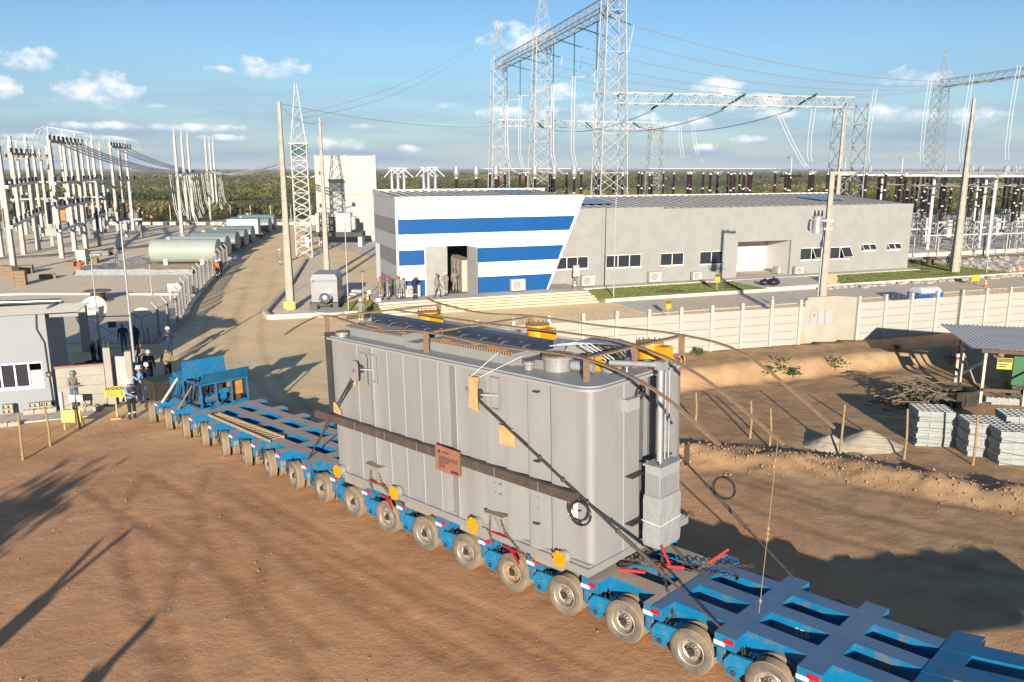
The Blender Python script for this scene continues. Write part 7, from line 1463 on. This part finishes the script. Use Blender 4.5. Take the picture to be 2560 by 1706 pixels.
crossbeam('white bus beam across the left posts at the edge, upper', 7, 9, 8.2, 2, 8); crossbeam('white bus beam across the front row, upper', 0, 3, 8.3, 2.2, 10); crossbeam('white bus beam across the front row, middle', 0, 2, 5.6, 3, 9); crossbeam('white bus beam from the lone post to the trio, upper', 3, 6, 8.0, 1.5, 6); crossbeam('white bus beam across the left edge posts, lower', 7, 9, 4.4, 2.5, 8); crossbeam('white bus beam across the front row, lower', 0, 3, 3.0, 2.5, 8); crossbeam('white bus beam over the back row', 14, 13, 7.8, 2, 12); crossbeam('white bus beam over the back row, lower', 14, 13, 5.2, 2, 12); crossbeam('beam across the near tall trio', 17, 19, 8.9, .8, 3); crossbeam('beam across the far tall trio', 20, 22, 8.9, .8, 3); crossbeam('top beam over the back row at the left', 14, 11, 11.4, 2, 9, True); crossbeam('beam at the top of the left edge posts', 8, 9, 11.6, 2, 6, True)
for k in range(4):
    nm_ = ('first', 'second', 'third', 'fourth')[k]; A = PB[0][0].lerp(PB[2][0], k / 3) + Vector((0, 0, PB[0][1] - .5)); A.z = PB[0][1] - .5; B = PB[17][0].lerp(PB[19][0], k / 3); B.z = 9.3; C = PB[20][0].lerp(PB[22][0], k / 3); C.z = 9.3
    line(f'sagging bright line from the front row to the tall trio, {nm_}', A, B, 1.0, .05, lwire, .3, 'bright bus lines', 10); line(f'bright line between the two tall trios, {nm_}', B, C, .3, .035, lwire, .25, 'bright bus lines', 6)
    if k < 3: line(f'bright line rising from the far trio to the lattice mast, {nm_}', C, LT + Vector((-.8, .3 * k, 11.6 - .5 * k)), 1.2, .05, lwire, .3, 'bright bus lines', 8); A = PB[4][0].lerp(PB[6][0], k / 2); A.z = PB[4][1] - .4; line(f'sagging bright line from the second trio to the far trio, {nm_}', A, C, 1.2, .05, lwire, .3, 'bright bus lines', 10)
for gi, (i0, i1) in enumerate(((17, 19), (20, 22))):
    for k in range(6):
        a = PB[i0][0].lerp(PB[i1][0], k / 5); x0 = -1.6 if k % 2 else 1.5; t = thing('dropper', f'bright dropper bundle hanging at the {"near" if gi == 0 else "far"} tall trio, {ph[k]} one', 'conductor', Vector((a.x + x0, a.y, 9.0)), 0, 'bright bus droppers')
        for s in (-.15, .15): MB().path([(s, 0, 0), (s + .2, 0, -2.5), (s + .35, .1, -5.5), (s + .9, 0, -7.2)], .045, 5).build('tube', lwire, t, 60)
# live-tank breakers and clutter among the posts
mbk = MB(); [mbk.lathe([(.16, .0), (.22, .1), (.16, .2)] , 8, o=(0, 0, 2.2 + .2 * q)) for q in range(11)]; mbk.box(-.15, .15, -.15, .15, -.2, 2.2, 1); mbk.box(-.5, .5, -.3, .3, 1.0, 1.8, 1); mbk.tube((0, 0, 4.4), (0, 0, 4.8), .2, n=8, mi=1); BRKM = mbk.mesh('circuit_breaker', [mat('dark_blue_porcelain', (.02, .02, .035)), galg], 45)
r_ = random.Random(21); 
for k in range(20):
    vx = 5 + 17 * k + r_.uniform(-4, 4); vy = 540 + r_.uniform(-22, 40) - vx * .03; p = G(vx, vy, -.25); o = link('circuit_breaker', BRKM, None, p, r_.uniform(0, 3)); tag(o, f'dark porcelain breaker on a pedestal among the left posts, {ORD[k]} from the left', 'insulator', 'breaker columns'); s_ = r_.uniform(.9, 1.35); o.scale = (s_, s_, s_)
crm = mat('crate_wood', (.32, .22, .13), (.24, .16, .095), 5, .85)
for k, (vx, vy, w, h, lb) in enumerate(((20, 635, 1.8, 1.0, 'large wooden crate at the left edge of the gravel'), (60, 628, 1.3, .8, 'low wooden crate right of the large one'), (48, 655, 1.0, 1.3, 'upright wooden crate in front of the left posts'), (165, 612, .9, .5, 'flat wooden crate below the white cabinet'), (212, 605, 1.2, .6, 'wooden crate beside the grey pipes'), (240, 588, 1.0, .45, 'small crate right of the pipes, left one'), (256, 585, .8, .5, 'small crate right of the pipes, right one'), (110, 640, 1.4, .4, 'pallet of timber in front of the left posts'))):
    p = G(vx, vy, -.25); t = thing('wooden_crate', lb, 'crate', p, r_.uniform(-.3, .5)); n_ = 4
    for q in range(n_): MB().box(-w / 2, w / 2, -.4, .4, h * q / n_ + .01, h * (q + 1) / n_ - .01).build('board', crm, t)
    for x in (-w / 2 + .06, w / 2 - .06): MB().box(x - .05, x + .05, -.43, -.405, 0, h).build('batten', crm, t)
c = thing('field_cabinet', 'white cabinet on legs among the crates in the left yard', 'cabinet', G(192, 608, -.25)); MB().box(-.5, .5, -.4, .4, .5, 1.6).build('body', acm, c)
for x in (-.4, .4): MB().box(x - .05, x + .05, -.3, .3, 0, .499).build('leg', acm, c)
o = MB().lathe([(.22, 0), (.28, .6), (.25, .6), (.2, .05)], 12).build('red_bucket', conem, None, 40); o.location = G(183, 617, -.25); tag(o, 'red bucket standing under the white cabinet', 'bucket')
pz = thing('pipe_bundle', 'bundle of grey pipes lying behind the white cabinet', 'pipes', G(212, 590, -.25), R(30)); [MB().tube((-1.8, q * .32, .2 + .25 * (q % 2)), (1.8, q * .32, .2 + .25 * (q % 2)), .14, n=10).build('pipe', steelgrey, pz, 40) for q in range(4)]
# oil tanks and lined bund
tkm = mat('tank_green_grey', (.40, .45, .41), (.36, .41, .37), 1, .3, coat=.2)
tkb = mat('tank_blue_grey', (.22, .27, .28), (.19, .235, .245), 1, .4)
def oiltank(label, p, L, r, rz):
    t = thing('oil_tank', label, 'tank', p, rz, 'oil tanks'); MB().lathe([(0, -L / 2 - .06), (r * .9, -L / 2 - .03), (r, -L / 2), (r, L / 2), (r * .9, L / 2 + .03), (0, L / 2 + .06)], 36, o=(0, 0, r + .18), axis=(1, 0, 0)).build('shell', tkm if p.y < 95 else tkb, t, 30)
    for x in (-L * .28, L * .28): MB().box(x - .2, x + .2, -r * .75, r * .75, 0, .62).build('saddle', white, t)
    MB().lathe([(.3, 0), (.3, .22), (.34, .22), (.34, .27), (0, .27)], 16, o=(-L * .25, 0, 2 * r + .12)).build('manhole', tkm, t, 35)
    return t
oiltank('nearest pale green oil tank lying inside the white lined bund', Vector((-35.4, 88.2, -.25)), 7.0, 1.28, R(2)); oiltank('second pale green oil tank just behind the bund', Vector((-35.6, 92.3, -.25)), 6.6, 1.28, R(2)); oiltank('third oil tank behind the bund', Vector((-36.6, 100.5, -.25)), 5.4, 1.2, R(2)); oiltank('fourth oil tank farther up the haul road', Vector((-37.2, 106, -.25)), 5.2, 1.15, R(2)); oiltank('fifth oil tank farther up the haul road', Vector((-38.2, 112, -.25)), 5.2, 1.15, R(2))
tr_ = thing('tank_trailer', 'white tank trailer with a yellow stripe beyond the oil tanks', 'trailer', Vector((-39.5, 121, -.25)), R(8)); MB().box(-2.4, 2.0, -1.1, 1.1, .8, 2.9).build('body', sm, tr_); MB().box(-2.41, 2.01, -1.11, 1.11, .7, .79).build('stripe', yellow, tr_); MB().box(-3, 2.6, -1.0, 1.0, .3, .89).build('chassis', darksteel, tr_); oiltank('blue grey tank behind the white trailer', Vector((-41.5, 130, -.25)), 6, 1.2, R(2)); oiltank('last blue grey tank at the far end of the haul road', Vector((-43, 138, -.25)), 6, 1.2, R(2))
bd = thing('lined_bund', 'low bund wall draped in white sheeting round the nearest tank', 'bund', (0, 0, -.25)); tarp = mat('white_tarp', (.30, .315, .33), (.24, .255, .27), 1.5, .6, bump=1.0, bscale=3, bdist=.15); bp = [(-42.6, 79.0), (-31.4, 79.6), (-30.2, 86), (-30.6, 91), (-40.4, 91), (-42.2, 86)]; rr_ = random.Random(2)
for (ax, ay), (bx, by) in zip(bp, bp[1:] + bp[:1]):
    mb = MB(); n = 14; ring_ = []
    for q in range(n + 1): f = q / n; x, y = ax + (bx - ax) * f, ay + (by - ay) * f; nx_, ny_ = -(by - ay), bx - ax; l = math.hypot(nx_, ny_); nx_ /= l; ny_ /= l; h = .5 + rr_.uniform(-.08, .08); ring_ += [(x - nx_ * .45, y - ny_ * .45, .0), (x - nx_ * .1, y - ny_ * .1, h), (x + nx_ * .12, y + ny_ * .12, h - .03), (x + nx_ * (.4 + rr_.uniform(0, .15)), y + ny_ * .4, .0)]
    mb.add(ring_, [(4 * q + j, 4 * q + j + 1, 4 * q + 5 + j, 4 * q + 4 + j) for q in range(n) for j in range(3)]); mb.build('bund_side', tarp, bd, 60)
sheet('bund_floor', 'sandy wet floor inside the lined bund', bp, -.24, mat('bund_sand', (.5, .38, .23), (.42, .33, .22), .5, .7))
cr = thing('boom_lift', 'orange boom lift working at the far edge of the left switchyard', 'boom lift', G(330, 512, -.25), R(0)); orm = mat('lift_orange', (.75, .2, .03), rough=.5)
MB().box(-16, -13.5, -1, 1, .4, 2.4).build('chassis', orm, cr); MB().bar((-14, 0, 2.6), (-3, 0, 3.4), .45, .55).build('boom', orm, cr); MB().bar((-3, 0, 3.4), (2.2, 0, .8), .35, .4).build('jib', orm, cr)
strip('concrete_edge', 'low pale concrete strip along the far edge of the yard', [(-75, 150), (-44, 150), (-20, 152)], .5, .6, -.3, concrete2)
ff = thing('far_fence', 'line of slim concrete posts at the far site boundary', 'fence', (0, 0, -.3))
for k in range(34): MB().box(-80 + 4 * k - .09, -80 + 4 * k + .09, 163, 163.2, 0, 3.0).build('post', concrete, ff)
# ------------------------------------------------------------------ scrub plain beyond the site
def scrub(name, label, bandsv, seed):
    r = np.random.default_rng(seed); V_, C_ = [], []
    for r0, r1, n, s0, s1, nt in bandsv:
        rad = np.sqrt(r.uniform(r0 ** 2, r1 ** 2, n)) if r1 < 900 else r0 * (r1 / r0) ** r.uniform(0, 1, n)
        az = r.uniform(-.80, .80, n); x, y = rad * np.sin(az), rad * np.cos(az)
        keep = (fbm(x / 60, y / 60, seed, 4) > -.03) & ~((y < 178) & (np.abs(x) < 150)); x, y = x[keep], y[keep]; n = len(x); z = ground_z(x, y, False)
        s = r.uniform(s0, s1, n) * (1 + .8 * (fbm(x / 45, y / 45, seed + 9, 3)))
        u = r.normal(size=(n, nt, 3)); u /= np.linalg.norm(u, axis=-1, keepdims=True); u *= (r.uniform(.35, 1, (n, nt, 1))); c = np.stack([x, y, z + s * .42], -1)[:, None, :] + u * s[:, None, None] * np.array([.72, .72, .5])
        d1 = r.normal(size=(n, nt, 3)); d1 /= np.linalg.norm(d1, axis=-1, keepdims=True); d2 = r.normal(size=(n, nt, 3)); d2 /= np.linalg.norm(d2, axis=-1, keepdims=True); q = (s[:, None, None] * (2.6 / nt ** .5) * .42)
        tri = np.stack([c + d1 * q, c + d2 * q, c - (d1 + d2) * q * .6], 2); V_.append(tri.reshape(-1, 3)); t = np.clip(.48 + 2.0 * fbm(x / 130, y / 90, seed + 4, 4) + r.normal(0, .16, n), 0, 1); C_.append(np.repeat(t, nt * 3))
    v = np.concatenate(V_); cc = np.concatenate(C_); nv = len(v); me = bpy.data.meshes.new(name); me.vertices.add(nv); me.vertices.foreach_set('co', v.ravel()); me.loops.add(nv); me.loops.foreach_set('vertex_index', np.arange(nv)); me.polygons.add(nv // 3); me.polygons.foreach_set('loop_start', np.arange(0, nv, 3)); me.update(calc_edges=True)
    at = me.attributes.new('tint', 'FLOAT', 'POINT'); at.data.foreach_set('value', cc.astype(np.float32))
    m = bpy.data.materials.new('scrub_leaf'); m.use_nodes = True; N = m.node_tree.nodes; L = m.node_tree.links; b = N['Principled BSDF']; b.inputs['Roughness'].default_value = .8; a = N.new('ShaderNodeAttribute'); a.attribute_name = 'tint'; rp_ = N.new('ShaderNodeValToRGB'); e = rp_.color_ramp.elements; e[0].color = (.032, .046, .014, 1); e[1].color = (.17, .14, .05, 1); x = e.new(.55); x.color = (.075, .082, .022, 1); L.new(a.outputs['Fac'], rp_.inputs[0]); L.new(rp_.outputs[0], b.inputs['Base Color']); me.materials.append(m)
    return tag(link(name, me), label, 'scrub', kind='stuff')
scrub('scrub', 'green scrub and low trees covering the plain to the horizon', [(172, 330, 6500, 1.2, 3.2, 46), (330, 700, 9000, 1.8, 3.8, 26), (700, 1600, 8000, 2.4, 4.8, 14), (1600, 6500, 9000, 2.6, 5.5, 8)], 12)
# a few plants on the bank and by the shelter
lf = mat('weed_leaf', (.06, .13, .025), (.1, .15, .04), 5, .7)
def plant(label, p, h, n, seed):
    r_ = random.Random(seed); t = thing('weed', label, 'plant', p); 
    MB().path([(0, 0, -.05), (.03, 0, h * .6)], .02, 5).build('stem', stake, t); mb = MB()
    for k in range(n):
        a = r_.uniform(0, 6.28); l = r_.uniform(.12, .26) * (1 + h * .3); c = Vector((r_.gauss(0, h * .3), r_.gauss(0, h * .3), r_.uniform(.08, h))); d = Vector((math.cos(a), math.sin(a), r_.uniform(-.3, .7))).normalized(); w = d.cross(Vector((0, 0, 1))).normalized() * l * .28
        mb.add([c, c + d * l * .5 + w, c + d * l, c + d * l * .5 - w], [(0, 1, 2, 3)])
    tag(mb.build('leaf', lf, t), kind='stuff')
for k, (vx, vy, z, h, lb) in enumerate(((1795, 862, .6, .85, 'bushy green weed on the bank slope'), (1765, 865, .6, .45, 'small weed left of the bushy one on the bank'), (1825, 866, .6, .4, 'small weed right of the bushy one on the bank'), (1925, 850, .75, .6, 'single weed on the bank slope left of the shelter shadow'), (1605, 818, 1.15, .3, 'low weed near the wall foot by the transformer'), (2185, 838, .8, .4, 'weed at the bank foot by the shelter'), (2340, 925, .5, 1.0, 'broad-leaved weed at the right edge by the shelter post'), (2100, 945, .5, .8, 'green weed left of the brush pile'), (2060, 805, 1.15, .25, 'tuft at the wall foot'))): plant(lb, G(vx, vy, z), h, 70, k)
# clods and pebbles
def clods(n, seed):
    r = np.random.default_rng(seed); mb = MB(); pts = []
    for k in range(n):
        if k % 2: i = r.integers(0, len(RIDGE) - 1); f = r.uniform(); x = RIDGE[i][0] + (RIDGE[i + 1][0] - RIDGE[i][0]) * f + r.normal(0, .7); y = RIDGE[i][1] + (RIDGE[i + 1][1] - RIDGE[i][1]) * f + r.normal(0, .7)
        else: x = r.uniform(-18, 18); y = r.uniform(11, 37)
        pts.append((x, y))
    xy = np.array(pts); zz = ground_z(xy[:, 0], xy[:, 1])
    for k_, ((x, y), z) in enumerate(zip(xy, zz)):
        s = (abs(r.normal(.0, .022)) + .008) * (1 if k_ % 2 else .5); a, b_, c = r.normal(size=3), r.normal(size=3), r.normal(size=3); q = Vector((x, y, z + s * .3))
        mb.add([q + Vector((s, 0, 0)), q + Vector((-s * .4, s * .9, 0)), q + Vector((-s * .5, -s * .8, 0)), q + Vector((0, 0, s * r.uniform(.6, 1.1)))], [(0, 1, 3), (1, 2, 3), (2, 0, 3)])
    tag(mb.build('clod', mat('earth_clod', (.42, .27, .155), (.33, .2, .11), 2, .95)), 'loose clods and pebbles scattered on the bare earth', 'clods', kind='stuff')
clods(6000, 3)
# things behind the camera whose shadows reach into the picture
t = thing('street_pole', 'forked pole behind the camera at the left', 'pole', Vector((-10.55, 3.0, .5))); MB().box(-.22, .22, -.12, .12, 0, 3.0).build('shaft', concrete, t); MB().bar((0, 0, 2.9), (.25, 0, 3.75), .22, .12).build('fork', concrete, t); MB().bar((0, 0, 2.9), (-.28, 0, 3.6), .2, .12).build('fork', concrete, t)
t = thing('street_pole', 'plain short pole behind the camera, right of the forked pole', 'pole', Vector((-7.85, 1.9, .5))); MB().box(-.2, .2, -.15, .15, 0, 2.7).build('shaft', concrete, t); MB().bar((.05, 0, 2.7), (.22, 0, 3.1), .16).build('tip', concrete, t)
t = thing('street_tree', 'bushy tree outside the left edge', 'tree', Vector((-14.4, 3.2, .4))); MB().path([(0, 0, 0), (.1, 0, 2.0), (0, .1, 3.4)], .14, 8, rr=[.18, .13, .06]).build('trunk', stake, t); mb = MB(); r_ = random.Random(8)
for k in range(900):
    c = Vector((r_.gauss(0, .6), r_.gauss(0, .6), 3.7 + r_.gauss(0, .45))); d = Vector((r_.gauss(0, 1), r_.gauss(0, 1), r_.gauss(0, 1))).normalized() * .17; w = d.cross(Vector((.3, .5, .8))).normalized() * .09; mb.add([c - d, c + w, c + d, c - w], [(0, 1, 2, 3)])
tag(mb.build('crown', lf, t), kind='stuff')
# small joined pieces
for o in bpy.data.objects:
    if o.parent and o.name.split('.')[0] in ('clamp', 'bolt_row', 'cabinet_bracket', 'bolt_ring', 'elbow_fitting', 'orange_washer', 'weld_seam', 'stud', 'vent_slot', 'plate_print', 'edge_strip', 'eye_hole', 'pin_insulator', 'links', 'knot', 'fan_guard', 'hose', 'stand'): o['kind'] = 'stuff'
# ------------------------------------------------------------------ thin air over the plain
def haze():
    m = bpy.data.materials.new('air'); m.use_nodes = True; N = m.node_tree.nodes; L = m.node_tree.links; N.remove(N['Principled BSDF']); v = N.new('ShaderNodeVolumePrincipled'); v.inputs['Color'].default_value = (.72, .82, .95, 1); v.inputs['Density'].default_value = HAZE; v.inputs['Anisotropy'].default_value = .0
    L.new(v.outputs[0], N['Material Output'].inputs['Volume']); o = MB().box(-8900, 8900, -280, 11500, -14, 45).build('haze', m); tag(o, kind='stuff')
HAZE = 1.1e-4
haze()
